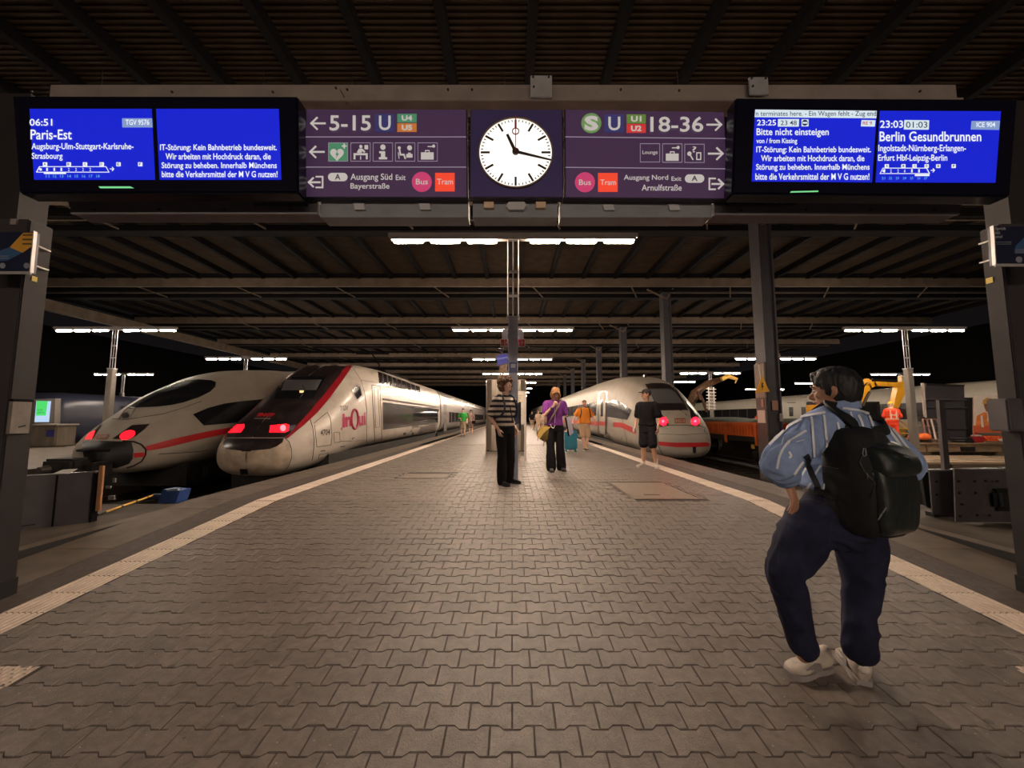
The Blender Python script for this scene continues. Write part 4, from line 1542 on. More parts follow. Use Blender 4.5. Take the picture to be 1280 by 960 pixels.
# windows on the flank of the power car
px_decal('lower_window_band', T7((835, 266), (1104, 300), (1104, 358), (836, 392)), bv, M_band, pc, .010, guess=18)
px_line('band_rail', T7((835, 252), (1104, 290)), .06, bv, M_silver, pc, .01, guess=18)
px_decal('upper_window_band', T7((812, 126), (1004, 196), (1006, 224), (818, 180)), bv, M_band, pc, .008, guess=18)
for i in range(1, 9):
    t = i / 9
    x = 812 + 192 * t
    px_line('window_bar', T7((x, 126 + 70 * t + 3), (x + 4, 180 + 44 * t - 1)), .05, bv, mat('bar_grey', (.16, .14, .13), .4), pc, .012, guess=18)
px_decal('grey_flank', T7((1008, 380), (1104, 362), (1104, 405), (985, 424)), bv, M_silver, pc, .006, guess=18)
for a, b in ((928, 941), (968, 977)):
    px_decal('small_print', T7((a, 406), (b, 404), (b, 414), (a, 417)), bv, M_seam, pc, .008, guess=18)
put('underframe', MB().box(CX - 1.15, CX + 1.15, 10.2, 24.3, -.30, .16), M_under, pc)
put('ploughshare', MB().bbox(CX - .75, CX + .75, 9.3, 9.6, -.62, -.2, .03), M_under, pc)
bogie(pc, CX, 12.6)
bogie(pc, CX, 21.8)
put('roof_well', MB().bbox(CX - .8, CX + .8, 15.5, 19, 2.9, 3.05, .04), M_rib, pc)
mb = MB().tube([(CX, 16.4, 3.05), (CX, 17.1, 3.45), (CX, 16.2, 3.8)], .03, 6).bar((CX - .7, 16.2, 3.82), (CX + .7, 16.2, 3.82), .05)
put('pantograph', mb, M_rib, pc)


def coach(parent, cx, y0, y1, m, z1=2.96, hw=1.40, up=True, side=1, stripe=None, win=(1.25, 1.9), wlen=1.6):
    tb = [(y0, hw, .14, z1, 5.2, .12), (y1, hw, .14, z1, 5.2, .12)]
    c = put('coach', loft(cx, tb, [y0 + (y1 - y0) * i / 6 for i in range(7)], 64), m, parent, smooth=60)
    xs = cx + side * hw

    def pane(a, b, za, zb, mm, o=.008, name='window'):
        f = max(0, ((za + zb) / 2 - (.14 + z1) / 2) / ((z1 - .14) / 2))
        xo = cx + side * (hw * (1 - .12 * ((f + .15) / 1.15) ** 2) + o)
        fb = max(0, (zb - (.14 + z1) / 2) / ((z1 - .14) / 2))
        fa = max(0, (za - (.14 + z1) / 2) / ((z1 - .14) / 2))
        X = lambda f_: cx + side * (hw * (1 - .12 * ((f_ + .15) / 1.15) ** 2) * (1 - f_ ** 5.2) ** (1 / 5.2) + o)
        d = -side * .03
        put(name, MB().prism([(X(fa), a, za), (X(fa), b, za), (X(fb), b, zb), (X(fb), a, zb)], (d, 0, 0)), mm, c)
    if up:
        pane(y0 + .8, y1 - .8, 2.2, 2.6, M_band, .006, 'upper_window_band')
        pane(y0 + 3.2, y1 - .8, .75, 1.5, M_band, .006, 'lower_window_band')
        y = y0 + 4
        while y < y1 - 2:
            pane(y, y + .12, .75, 1.5, m, .012, 'window_post')
            y += 1.9
        pane(y0 + 1.0, y0 + 2.1, .2, 2.0, mat('door_grey', (.13, .11, .105), .45, spec=.3), .012, 'door')
    else:
        pane(y0 + 2.6, y1 - 2.6, win[0], win[1], M_band, .006, 'window_band')
        y = y0 + 2.6 + wlen
        while y < y1 - 3:
            pane(y, y + .10, win[0], win[1], mat('post_black', (.02, .02, .02), .5), .010, 'window_post')
            y += wlen + .1
        if stripe:
            pane(y0 + .1, y1 - .1, .68, .90, stripe, .012, 'red_stripe')
        for a in (y0 + 1.0, y1 - 2.0):
            pane(a, a + 1.0, .2, 2.35, mat('door_frame_dark', (.05, .045, .045), .4), .008, 'door_frame')
            pane(a + .08, a + .92, .24, 2.28, m, .016, 'door')
            pane(a + .28, a + .72, 1.2, 1.95, M_band, .020, 'door_window')
    put('underframe', MB().box(cx - 1.15, cx + 1.15, y0 + .1, y1 - .1, -.40, .16), M_under, c)
    return c


for i in range(3):
    y0 = 24.8 + 18.6 * i
    coach(tgv, CX, y0, y0 + 18.2, M_silver if i else mat('coach_silver', (.20, .18, .17), .40, spec=.3, var=.1, scale=1.5))
    put('gangway', MB().box(CX - 1.1, CX + 1.1, y0 - .45, y0 + .05, .1, 2.7), M_black, tgv)

# ---------------- the round-nosed train behind it
CX = -9.0
tab = [(8.22, .20, .10, .45, 2.2, 0), (8.28, .36, .0, .56, 2.4, 0), (8.42, .52, -.08, .68, 2.6, .02), (8.6, .66, -.12, .82, 2.8, .08), (8.85, .82, -.14, .98, 2.9, .14), (9.17, .98, -.15, 1.20, 2.9, .20),
       (9.46, 1.08, -.15, 1.41, 2.9, .25), (9.95, 1.20, -.14, 1.76, 2.9, .30), (10.4, 1.27, -.12, 2.00, 2.9, .32), (11, 1.32, -.1, 2.27, 3.0, .32), (11.6, 1.35, -.08, 2.46, 3.1, .28), (12.4, 1.37, -.05, 2.63, 3.4, .24), (14, 1.38, 0, 2.82, 4, .18), (17, 1.38, .0, 2.9, 4.6, .14), (30, 1.38, .0, 2.9, 4.6, .14)]
ice = thing('high_speed_train', 'white round-nosed train with red stripe and open coupler, behind the double-deck train', 'train', (CX, 8.2, -.77))
body = loft(CX, tab, yseq(8.22, 14, 30, 60, 16), 96)
bv = bvh_of(body)
put('end_car', body, M_ice, ice, smooth=60)
px_decal('windscreen', T4b((505, 383), (548, 358), (604, 322), (684, 280), (764, 241), (880, 192), (972, 168), (1080, 156), (1180, 164), (1215, 180), (1210, 215), (1170, 255), (1080, 300), (960, 340), (860, 362), (740, 376), (600, 380), (530, 392)), bv, M_glass, ice, .010)
px_decal('tail_lamp_housing', T4b((385, 632), (430, 602), (545, 522), (688, 512), (640, 560), (575, 610), (520, 636)), bv, M_hood, ice, .007)
px_decal('tail_lamp', T4b(*[(508 + 62 * math.cos(i * math.pi / 9), 602 + 34 * math.sin(i * math.pi / 9) - .25 * 62 * math.cos(i * math.pi / 9)) for i in range(18)]), bv, M_lampr, ice, .014, label='glowing red tail lamp')
px_decal('tail_lamp', T4b((172, 634), (205, 588), (250, 568), (240, 600), (222, 632)), bv, M_lampr, ice, .012, label='glowing red tail lamp')
px_decal('lamp_edge', T4b((250, 566), (290, 520), (306, 522), (262, 580), (235, 628), (224, 632), (242, 598)), bv, M_hood, ice, .009)
px_decal('fog_lamp', T4b(*[(492 + 30 * math.cos(i * math.pi / 7), 446 + 26 * math.sin(i * math.pi / 7)) for i in range(14)]), bv, mat('lamp_glass_dark', (.05, .045, .045), .3), ice, .012)
px_line('fog_lamp_frame', T4b((440, 470), (475, 415), (520, 380), (572, 385), (520, 468), (440, 476)), .03, bv, mat('frame_shade', (.25, .22, .19), .5), ice, .004)
px_line('nose_seam', T4b((385, 470), (500, 478), (640, 455), (800, 430), (960, 380), (1100, 330)), .014, bv, M_seam, ice, .003)
px_line('flank_seam', T4b((760, 752), (900, 745), (1040, 735), (1152, 722)), .016, bv, M_seam, ice, .003)
px_decal('nose_logo', T4b((268, 596), (368, 596), (352, 632), (254, 636)), bv, mat('logo_faded', (.36, .12, .07), .5), ice, .008)
px_text('nose_lettering', 'DB', T4b((285, 602), (350, 602), (340, 627), (275, 629)), bv, M_ice, ice, .03, .014)
mouth = T4b((152, 652), (300, 646), (460, 652), (540, 660), (556, 720), (548, 790), (520, 830), (430, 862), (300, 870), (200, 850), (165, 800), (150, 720))
px_decal('coupler_mouth', mouth, bv, M_black, ice, .006)
px_line('mouth_rim', T4b((470, 648), (560, 654), (620, 676), (655, 715), (652, 760), (620, 810), (560, 845), (500, 862)), .03, bv, M_hood, ice, .004)
px_decal('mouth_stripe', T4b((556, 745), (640, 738), (648, 772), (560, 782)), bv, M_icer, ice, .009)
px_decal('red_stripe', T4b((652, 690), (780, 655), (900, 625), (1020, 598), (1152, 570), (1250, 552), (1400, 525), (1400, 572), (1250, 600), (1152, 620), (1020, 650), (900, 680), (780, 708), (655, 728)), bv, M_icer, ice, .008)
px_decal('side_window', T4b((1030, 436), (1150, 385), (1280, 350), (1420, 330), (1640, 310), (1640, 470), (1400, 500), (1250, 512), (1115, 524)), bv, M_glass, ice, .010)
m = MB()
px_ = Vector((CX, 8.0, -.02))
put('coupler_head', MB().bbox(CX - .35, CX + .28, 7.72, 8.10, -.18, .30, .05), M_under, ice)
put('coupler_cone', MB().tube([(CX - .2, 7.78, .1), (CX - .2, 7.58, .1)], [.10, .06], 14), mat('coupler_steel', (.16, .14, .13), .45, metal=.6), ice)
put('coupler_socket', MB().tube([(CX + .14, 7.74, .05), (CX + .14, 7.71, .05)], .11, 18), M_black, ice)
put('coupler_bar', MB().bbox(CX - .15, CX + .12, 8.1, 8.5, -.1, .2, .03), M_under, ice)
put('coupler_valves', MB().bbox(CX + .32, CX + .52, 7.9, 8.3, -.12, .2, .03).bbox(CX - .34, CX - .10, 7.85, 8.2, -.40, -.20, .03).bbox(CX + .0, CX + .25, 7.9, 8.2, -.36, -.2, .03), M_under, ice)
put('open_flap', MB().tube([(CX - .2, 8.22, .43), (CX + .1, 8.2, .44), (CX + .4, 8.3, .42)], .03, 8), M_hood, ice)
put('underframe', MB().box(CX - 1.0, CX + 1.0, 9.6, 30, -.55, 0), M_under, ice)
bogie(ice, CX, 11.6, 1.1)
for i in range(2):
    coach(ice, CX, 30.4 + 24 * i, 54 + 24 * i, M_ice, 2.9, 1.38, False)

# ---------------- the white train on the right
CX = 5.95
tab = [(13.25, .35, -.05, .40, 2.3, 0), (13.30, .60, -.14, .52, 2.5, 0), (13.40, .82, -.22, .64, 2.8, .02), (13.55, .98, -.28, .80, 3.0, .05), (13.75, 1.10, -.31, 1.02, 3.1, .12), (14.1, 1.21, -.32, 1.36, 3.2, .22),
       (14.6, 1.28, -.32, 1.78, 3.3, .28), (15.2, 1.32, -.31, 2.20, 3.4, .30), (15.8, 1.35, -.30, 2.52, 3.5, .28), (16.6, 1.37, -.28, 2.80, 3.7, .25), (17.6, 1.385, -.25, 2.98, 4.0, .21), (19.5, 1.40, -.1, 3.12, 4.4, .18), (23, 1.40, .0, 3.16, 4.8, .16), (44, 1.40, 0, 3.16, 4.8, .16)]
ic4 = thing('high_speed_train', 'white train with red stripe and two red tail lamps, right of the platform', 'train', (CX, 13.2, -.77))
body = loft(CX, tab, yseq(13.25, 20, 44, 64, 20), 96)
bv = bvh_of(body)
put('end_car', body, M_ice, ic4, smooth=60)
cen = lambda y: proj((CX, y, interp(tab, y)[2]))
px_decal('windscreen_frame', T1((352, 215), (400, 207), (470, 208), (535, 222), (565, 250), (600, 310), (640, 388), (452, 390), (432, 372), (415, 330), (380, 255)), bv, M_hood, ic4, .008, guess=15)
px_decal('windscreen', T1((376, 252), (395, 245), (530, 248), (548, 262), (608, 342), (425, 342), (412, 310)), bv, M_blind, ic4, .014, guess=15)
px_decal('hood_flank', T1((548, 215), (580, 230), (640, 290), (700, 385), (708, 430), (716, 490), (670, 490), (650, 388), (610, 310), (572, 240)), bv, M_hood, ic4, .006, guess=15)
px_decal('lamp_mask', T1((430, 380), (455, 400), (505, 462), (512, 492), (442, 496), (432, 430)), bv, M_hood, ic4, .006, guess=15)
for cx_, cy_ in ((475, 464), (688, 463)):
    px_decal('tail_lamp', T1(*[(cx_ + 26 * math.cos(i * math.pi / 8), cy_ + 27 * math.sin(i * math.pi / 8)) for i in range(16)]), bv, glow('tail_lamp_bright', (1.0, .001, .004), 34.0), ic4, .014, guess=15, label='glowing red tail lamp')
    px_decal('lamp_core', T1(*[(cx_ - 2 + 9 * math.cos(i * math.pi / 6), cy_ + 9 * math.sin(i * math.pi / 6)) for i in range(12)]), bv, M_lampw, ic4, .022, guess=15)
px_line('nose_logo', T1((553, 445), (620, 445), (620, 473), (553, 473), (553, 445)), .035, bv, mat('logo_faded', (.36, .12, .07), .5), ic4, .006, guess=15)
px_text('nose_lettering', 'DB', T1((564, 449), (612, 449), (612, 470), (564, 470)), bv, mat('logo_faded', (.36, .12, .07), .5), ic4, .03, .012, guess=15)
px_decal('red_stripe', T1((442, 596), (560, 604), (700, 604), (792, 600), (790, 628), (700, 634), (560, 634), (446, 622)), bv, M_icer, ic4, .008, guess=15)
px_decal('socket', T1((668, 632), (692, 630), (692, 675), (672, 672)), bv, M_black, ic4, .012, guess=15)
px_line('nose_seam', T1((440, 498), (520, 488), (620, 488), (720, 494), (790, 512)), .02, bv, M_seam, ic4, .003, guess=15)
px_line('nose_seam', T1((445, 545), (600, 552), (792, 540)), .012, bv, M_seam, ic4, .003, guess=15)
px_line('nose_seam', T1((430, 500), (438, 560), (440, 620), (470, 680), (500, 700)), .022, bv, M_seam, ic4, .004, guess=15)
px_decal('red_stripe', T1((143, 468), (200, 470), (240, 488), (290, 512), (296, 552), (240, 526), (200, 505), (143, 500)), bv, M_icer, ic4, .008, guess=17)
px_decal('side_window', T1((88, 330), (150, 318), (195, 335), (268, 388), (236, 452), (160, 440), (88, 430)), bv, M_glass, ic4, .010, guess=17)
px_line('flank_seam', T1((98, 590), (160, 600), (235, 625), (300, 645)), .02, bv, M_seam, ic4, .003, guess=17)
px_line('flank_seam', T1((200, 440), (215, 520), (232, 580), (236, 625)), .014, bv, M_seam, ic4, .003, guess=17)
px_text('lettering', 'ICE', T1((102, 455), (136, 450), (137, 528), (104, 526)), bv, mat('logo_palegrey', (.26, .24, .22), .4), ic4, .0, .01, guess=17)
dr = px_decal('door_frame', T1((38, 300), (50, 265), (80, 256), (102, 262), (104, 400), (98, 594), (58, 582), (40, 565)), bv, M_hood, ic4, .008, guess=19)
px_decal('door_leaf', T1((50, 305), (58, 275), (80, 268), (92, 272), (92, 400), (88, 580), (62, 572), (50, 555)), bv, M_ice, dr, .02, guess=19, label='pale train door')
px_decal('door_window', T1((60, 322), (76, 318), (76, 430), (60, 428)), bv, M_glass, dr, .03, guess=19)
px_decal('door_stripe', T1((50, 462), (92, 464), (92, 492), (50, 490)), bv, M_icer, dr, .03, guess=19)


def flank(name, y0, y1, z0, z1, m, off, par):
    pts = []
    for z in np.linspace(z0, z1, 4):
        for y in np.linspace(y0, y1, 6):
            h, n, i, d = bv.ray_cast(Vector((0, y, z)), Vector((1, 0, 0)))
            pts.append(h + Vector((-off, 0, 0)))
    fs = [(r_ * 6 + c, r_ * 6 + c + 1, r_ * 6 + c + 7, r_ * 6 + c + 6) for r_ in range(3) for c in range(5)]
    return put(name, MB().add(pts, fs), m, par)


flank('window_band', 20.8, 41, 1.22, 1.95, M_band, .010, ic4)
flank('red_stripe', 20.4, 43.8, .68, .90, M_icer, .010, ic4)
for i in range(10):
    flank('window_post', 22.6 + 1.9 * i, 22.72 + 1.9 * i, 1.22, 1.95, mat('post_black', (.02, .02, .02), .5), .016, ic4)
for a in (41.4,):
    flank('door_frame', a, a + 1.2, .1, 2.4, M_hood, .012, ic4)
    flank('door_leaf', a + .1, a + 1.1, .15, 2.3, M_ice, .02, ic4)
put('underframe', MB().box(CX - 1.1, CX + 1.1, 16, 43.8, -.6, .02), M_under, ic4)
bogie(ic4, CX, 17.5, 1.1)
for i in range(2):
    coach(ic4, CX, 44.4 + 24 * i, 68 + 24 * i, M_ice, 3.16, 1.40, False, -1, M_icer)
put('roof_aerial', MB().bbox(CX - .05, CX + .05, 17.0, 17.2, 2.86, 3.05, .01), M_hood, ic4)

# ---------------- trains beyond the next platforms
far_r = thing('passenger_train', 'pale train with a dark window band beyond the next platform on the right', 'train', (24.4, 9, -.77))
for i in range(3):
    coach(far_r, 24.4, 9 + 24.6 * i, 33.2 + 24.6 * i, mat('coach_cream', (.42, .38, .31), .4, var=.06, scale=2), 2.95, 1.42, False, -1, None, (1.0, 1.95), 1.4)
far_l = thing('regional_train', 'dark blue train with orange destination display beyond the left platform', 'train', (-21.5, 15, -.77))
M_navy = mat('coach_navy', (.025, .028, .05), .3, var=.1, scale=2)
tb = [(16.5, 1.1, .0, 1.9, 3.5, .1), (16.7, 1.35, -.1, 2.15, 4, .1), (17.6, 1.42, -.1, 2.25, 5, .1), (44, 1.42, -.1, 2.25, 5, .1)]
fb = loft(-21.2, tb, [16.5, 16.6, 16.8, 17.1, 17.6] + list(np.linspace(19, 44, 8)), 48)
put('end_car', fb, M_navy, far_l, smooth=60)
put('windscreen', MB().prism([(-22.2, 16.46, .9), (-20.1, 16.46, .9), (-20.2, 16.6, 1.65), (-22.1, 16.6, 1.65)], (0, .1, 0)), M_glass, far_l)
put('destination_display', MB().prism([(-21.9, 16.44, 1.66), (-20.5, 16.44, 1.66), (-20.5, 16.5, 1.86), (-21.9, 16.5, 1.86)], (0, .1, 0)), glow('led_orange', (1.0, .30, .03), 1.6), far_l)
put('yellow_band', MB().box(-22.3, -19.76, 16.42, 16.5, .66, .78), mat('band_yellow', (.6, .45, .1), .5), far_l)
for y in (19.5, 23.5, 27.5, 31.5):
    put('window', MB().box(-19.80, -19.755, y, y + 2.6, .95, 1.7), M_glass, far_l)
    put('pale_panel', MB().box(-19.79, -19.75, y + 2.75, y + 3.7, .5, 1.0), mat('panel_pale', (.35, .33, .36), .4), far_l)
# ================================================================ THINGS ON AND BESIDE THE PLATFORM
M_bplate = mat('buffer_plate', (.075, .066, .072), .5, var=.15, scale=5, dirt=(.05, .044, .05), dscale=3)
M_wood = mat('old_timber', (.26, .17, .10), .7, var=.3, scale=8, stretch=(.4, 4, 4), dirt=(.13, .09, .06), dscale=3)
M_woodd = mat('dark_timber', (.10, .070, .045), .75, var=.3, scale=6, stretch=(.4, 4, 4))
M_paper = mat('paper', (.55, .5, .42), .7)

# covers in the paving
for lab, (x0, x1, y0, y1) in (('broad paved inspection cover in a steel frame right of the lamp post', COVERS[0]), ('small paved cover in a steel frame left of the lamp post', COVERS[1])):
    t = thing('inspection_cover', lab, 'cover', ((x0 + x1) / 2, y0, 0))
    put('frame', MB().box(x0, x1, y0, y0 + .03, -.03, .004).box(x0, x1, y1 - .03, y1, -.03, .004).box(x0, x0 + .03, y0 + .03, y1 - .03, -.03, .004).box(x1 - .03, x1, y0 + .03, y1 - .03, -.03, .004), M_rail, t)
    put('lid', MB().box(x0 + .045, x1 - .045, y0 + .045, y1 - .045, -.03, -.001), mat('lid_concrete', (.19, .145, .115), .5, var=.15, scale=9), t)
    if x0 > 0:
        put('border', MB().box(x0 - .16, x0 - .01, y0, y1 + .05, -.02, -.001).box(x1 + .01, x1 + .1, y0, y1 + .05, -.02, -.001), M_asph, t)
        put('lifting_socket', MB().box(x0 + .28, x0 + .50, y0 + .3, y0 + .36, -.001, .003), M_rail, t)

# --- buffer stop on the left
t = thing('buffer_stop', 'dark grey steel buffer block with a timber edge, behind the left pillar', 'buffer', (-5.3, 4.4, -.10))
q = [PZ(110, 653, -.1), PZ(33, 662, -.1)]
a, b = Vector((q[0].x, q[0].y, -.1)), Vector((q[1].x, q[1].y, -.1))
b = a + (b - a) * 1.9
H = .57
put('front_plate', MB().prism([a, b, b + Vector((0, 0, H)), a + Vector((0, 0, H))], (0, .04, 0)), M_bplate, t)
m_ = a + (b - a) * .31
put('plate_rib', MB().bar(m_ + Vector((0, -.005, 0)), m_ + Vector((0, -.005, H)), .012, .012), M_rib, t)
put('side_plate', MB().prism([a + Vector((.01, 0, 0)), a + Vector((.01, 0, H)), a + Vector((.01, .07, H)), a + Vector((.01, .07, 0))], (.02, 0, 0)), M_rib, t)
put('timber_edge', MB().bbox(a.x + .035, a.x + .085, a.y + .03, a.y + .06, .02, H - .02, .005), mat('timber_orange', (.42, .20, .09), .6, var=.2, scale=8), t, label='orange-brown timber post')
put('top_plate', MB().prism([a + Vector((0, 0, H)), b + Vector((0, 0, H)), b + Vector((0, .12, H)), a + Vector((.0, .12, H))], (0, 0, .015)), M_bplate, t)
put('drain_slot', MB().bar(PZ(37, 655, 0) + Vector((0, -.1, 0)), PZ(58, 652, 0) + Vector((0, -.1, 0)), .012), M_black, t)
p = a + (b - a) * .36
put('paper_sheet', MB().prism([p + Vector((-.02, .03, H + .016)), p + Vector((.16, .03, H + .016)), p + Vector((.17, .10, H + .06)), p + Vector((.0, .10, H + .05))], (0, 0, .004)), mat('paper_white', (.75, .72, .68), .7), label='crumpled white paper lying on the left buffer stop', cat='paper')
for px, py, w_, h_ in ((100, 615, .06, .03), (104, 629, .07, .05), (108, 606, .03, .05)):
    c = P(px, py, 4.33)
    put('scuff_mark', MB().box(c.x - w_ / 2, c.x + w_ / 2, q[0].y - .006, q[0].y + .01, c.z - h_ / 2, c.z + h_ / 2), mat('scuff', (.17, .155, .15), .6), t)

# --- broom and dustpan
t = thing('broom', 'broom with a yellow and black striped handle on the ground left of the platform', 'broom', tuple(PZ(150, 632, -.1)))
A0, A1 = PZ(122, 643.5, -.09), PZ(193, 618.5, -.03)
mats_ = [M_black, mat('handle_yellow', (.62, .36, .03), .45)]
mb = MB()
cuts = [0, .12, .36, .40, .62, .655, .84, .865, 1]
for i in range(8):
    mb.tube([A0.lerp(A1, cuts[i]), A0.lerp(A1, cuts[i + 1])], .014, 10, mi=i % 2 if i else 0)
put('handle', mb, mats_, t)
put('brush_head', MB().bbox(A1.x - .02, A1.x + .26, A1.y - .04, A1.y + .05, -.09, -.02, .01), mat('brush_blue', (.02, .06, .22), .5), t)
t = thing('dustpan', 'blue dustpan standing at the end of the striped broom handle', 'dustpan', tuple(PZ(210, 626, -.1)))
c = PZ(209, 629, -.1)
put('pan', MB().prism([(c.x - .14, c.y, -.1), (c.x + .12, c.y, -.1), (c.x + .15, c.y + .02, .07), (c.x - .10, c.y + .02, .09)], (0, .2, 0)), mat('pan_blue', (.03, .08, .28), .45), t)
put('rim', MB().bar((c.x + .0, c.y - .01, .085), (c.x + .16, c.y - .01, .10), .03), mat('rim_pale', (.35, .4, .5), .5), t)

# --- buffer stops on the right
t = thing('buffer_stop', 'row of dark bolted steel buffer plates behind the right pillar', 'buffer', (5.6, 4.6, -.10))


def bplate(pts, Y, dz=.015, m=M_bplate, name='plate'):
    return put(name, MB().prism([P(x, y, Y) for x, y in pts], (0, dz, 0)), m, t)


bplate([(1162, 589), (1194, 588), (1196, 648), (1166, 642)], 4.75)
bplate([(1193, 586), (1226, 587), (1229, 653), (1195, 652)], 4.55)
bplate([(1226, 587), (1262, 588), (1266, 653), (1229, 653)], 4.6)
bplate([(1262, 588), (1340, 590), (1345, 653), (1266, 653)], 4.62)
bplate([(1152, 592), (1163, 589), (1165, 636), (1158, 632)], 4.9, .04, M_black, 'gap_plate')
bplate([(1143, 592), (1153, 590), (1157, 632), (1144, 628)], 5.0, .06, mat('concrete_pale', (.22, .18, .15), .7, var=.15, scale=8), 'concrete_block')
bplate([(1167, 641), (1194, 645), (1194, 646.5), (1168, 646.5)], 4.8, .1, M_black, 'foot')
put('top_cover', MB().prism([P(1143, 590, 5.0), P(1340, 586, 4.56), P(1340, 586, 4.56) + Vector((0, .12, 0)), P(1143, 590, 5.0) + Vector((0, .10, 0))], (0, 0, .02)), M_bplate, t)
for px, py in ((1198, 601.5), (1218, 601.5), (1199, 616), (1219, 616), (1202, 630.5), (1221, 644), (1200, 645), (1231, 601), (1246, 601.5), (1236, 644), (1170, 602), (1171, 618)):
    c = P(px, py, 4.55 if px > 1190 else 4.75)
    put('bolt', MB().tube([c + Vector((0, .0, 0)), c + Vector((0, -.012, 0))], .014, 8), M_black, t)
c = P(1249, 624, 4.6)
put('buffer_disc', MB().bbox(c.x - .13, c.x + .13, 4.50, 4.6, c.z - .125, c.z + .135, .05), M_black, t)
put('buffer_disc_stem', MB().bbox(c.x - .05, c.x + .05, 4.55, 4.9, c.z - .05, c.z + .05, .01), M_rib, t)
t = thing('steel_post', 'slender dark steel post standing behind the right buffer plates', 'post', (5.6, 5.0, -.1))
put('post', MB().bar(P(1183, 596, 4.95), P(1175, 500, 4.95), .07, .04, up=(0, 1, 0)), M_bplate, t)
put('foot', MB().bar(P(1183, 592, 4.95), (P(1183, 592, 4.95).x, 4.95, -.1), .09, .06, up=(0, 1, 0)), M_bplate, t)
put('pipe', MB().tube([(PZ(1120, 613, -.07).x, PZ(1120, 613, -.07).y, -.07), (PZ(1145, 619, -.07).x, PZ(1145, 619, -.07).y, -.07)], .03, 10), mat('pipe_pale', (.42, .38, .35), .4), label='pale pipe lying behind the right buffer plates', cat='pipe')

# --- stacked timber decks at the head of the next platform on the right
DK = 16.8
t = thing('timber_deck', 'upper deck of long timber beams carrying the building tools', 'deck', (15.5, DK - .6, -.35))
for i, (z0, z1, y) in enumerate(((-.34, -.02, DK - .35),)):
    for j in range(3):
        x0 = 11.2 + 3.2 * j
        put('beam', MB().bbox(x0, x0 + 3.16, y, y + .3, z0, z1 - .02 * (j % 2), .02), M_wood, t)
for j in range(12):
    x0 = 11.2 + .8 * j
    put('plank', MB().bbox(x0, x0 + .78, DK - .42, DK + 1.6, -.02, .02 + .006 * (j % 3), .006), M_wood, t)
for x in (13.0, 17.0, 20.6):
    put('spacer_block', MB().bbox(x, x + .5, DK - .6, DK - .2, -.52, -.34, .02), M_woodd, t)
t = thing('timber_deck', 'lower deck of broad planks in front of the tool deck', 'deck', (15.5, 13.6, -.85))
for j in range(5):
    y0 = 13.7 + .46 * j
    for k in range(3):
        x0 = 11.3 + 4.0 * k + (.5 if j % 2 else 0)
        put('plank', MB().bbox(x0, x0 + 3.95, y0, y0 + .44, -.52, -.45 + .008 * ((j + k) % 3), .008), mat('plank_pale', (.34, .245, .16), .7, var=.2, scale=5, stretch=(.3, 3, 3)), t)
for k in range(3):
    put('beam', MB().bbox(11.3 + 4.2 * k, 15.4 + 4.2 * k, 13.7, 13.95, -.86, -.53, .02), M_woodd, t)
put('opening', MB().box(19.0, 19.6, DK - .38, DK - .34, -.30, -.12), M_black, t)

# --- orange ballast wagon
WX = 8.72
t = thing('ballast_wagon', 'orange low-sided works wagon carrying dark cuttings, right of the white train', 'wagon', (10, 11.4, -.77))
M_or = mat('wagon_orange', (.62, .115, .012), .5, var=.12, scale=3, dirt=(.36, .07, .02), dscale=2)
M_ord = mat('wagon_orange_rib', (.50, .09, .012), .5, var=.12, scale=3)
zt, zb = .93, .42
y0, y1 = 11.4, 24.6
put('side_wall', MB().bbox(WX, WX + .06, y0, y1, zb, zt, .01), M_or, t)
put('side_wall', MB().bbox(WX + 2.14, WX + 2.2, y0, y1, zb, zt, .01), M_or, t)
put('end_wall', MB().bbox(WX, WX + 2.2, y0 - .06, y0, zb, zt, .01), M_or, t)
put('end_wall', MB().bbox(WX, WX + 2.2, y1, y1 + .06, zb, zt, .01), M_or, t)
put('top_rail', MB().bbox(WX - .04, WX + .08, y0, y1, zt - .07, zt + .01, .01), M_or, t)
put('deck_frame', MB().box(WX + .05, WX + 2.15, y0, y1, .22, zb), M_under, t)
y = y0 + .3
while y < y1:
    put('post', MB().bbox(WX - .07, WX, y, y + .12, .12, zt - .02, .01), M_or, t)
    for k in range(1, 10):
        yy = y + .12 + k * .187
        if yy < y1 - .05:
            put('rib', MB().bbox(WX - .03, WX, yy, yy + .05, zb + .06, zt - .09, .008), M_ord, t)
    y += 1.99
put('load', loft(WX + 1.1, [(y0 + .3, .9, .5, .9, 3, .1), (y0 + 1.5, 1.0, .5, 1.1, 3, .2), (y0 + 4, 1.0, .5, 1.02, 3, .2), (y0 + 6, 1.0, .5, 1.14, 3, .3), (y1 - .5, .95, .5, .98, 3, .2)], list(np.linspace(y0 + .3, y1 - .4, 30)), 32), mat('cuttings', (.035, .045, .018), .9, var=.6, scale=14, bump=1, bscale=30), t, kind='stuff', smooth=60)
for y in (y0 + 1.8, y0 + 9.6):
    bg_ = put('bogie', MB().bbox(WX + .15, WX + 2.05, y - 1.2, y + 1.2, -.4, .2, .04), M_under, t)
    for dy in (-.9, .9):
        for s in (.38, 1.82):
            put('wheel', MB().disc((WX + s - .06, y + dy, -.28), (1, 0, 0), .42, .12, 22), M_under, bg_)
        put('axle_box', MB().bbox(WX + .05, WX + .2, y + dy - .12, y + dy + .12, -.36, -.12, .02), M_under, bg_)
    put('yellow_tag', MB().box(WX + .0, WX + .04, y + .8, y + .95, .0, .14), mat('tag_yellow', (.6, .42, .1), .5), t)
put('hose_loop', MB().tube([PX(968 + 6 * math.cos(a), 536 + 4.5 * math.sin(a), WX - .05) for a in np.linspace(1.2, 5.4, 10)], .012, 6), mat('hose_pale', (.5, .35, .25), .6), t)
cc_ = Vector((WX + .8, 14.4, 1.22))
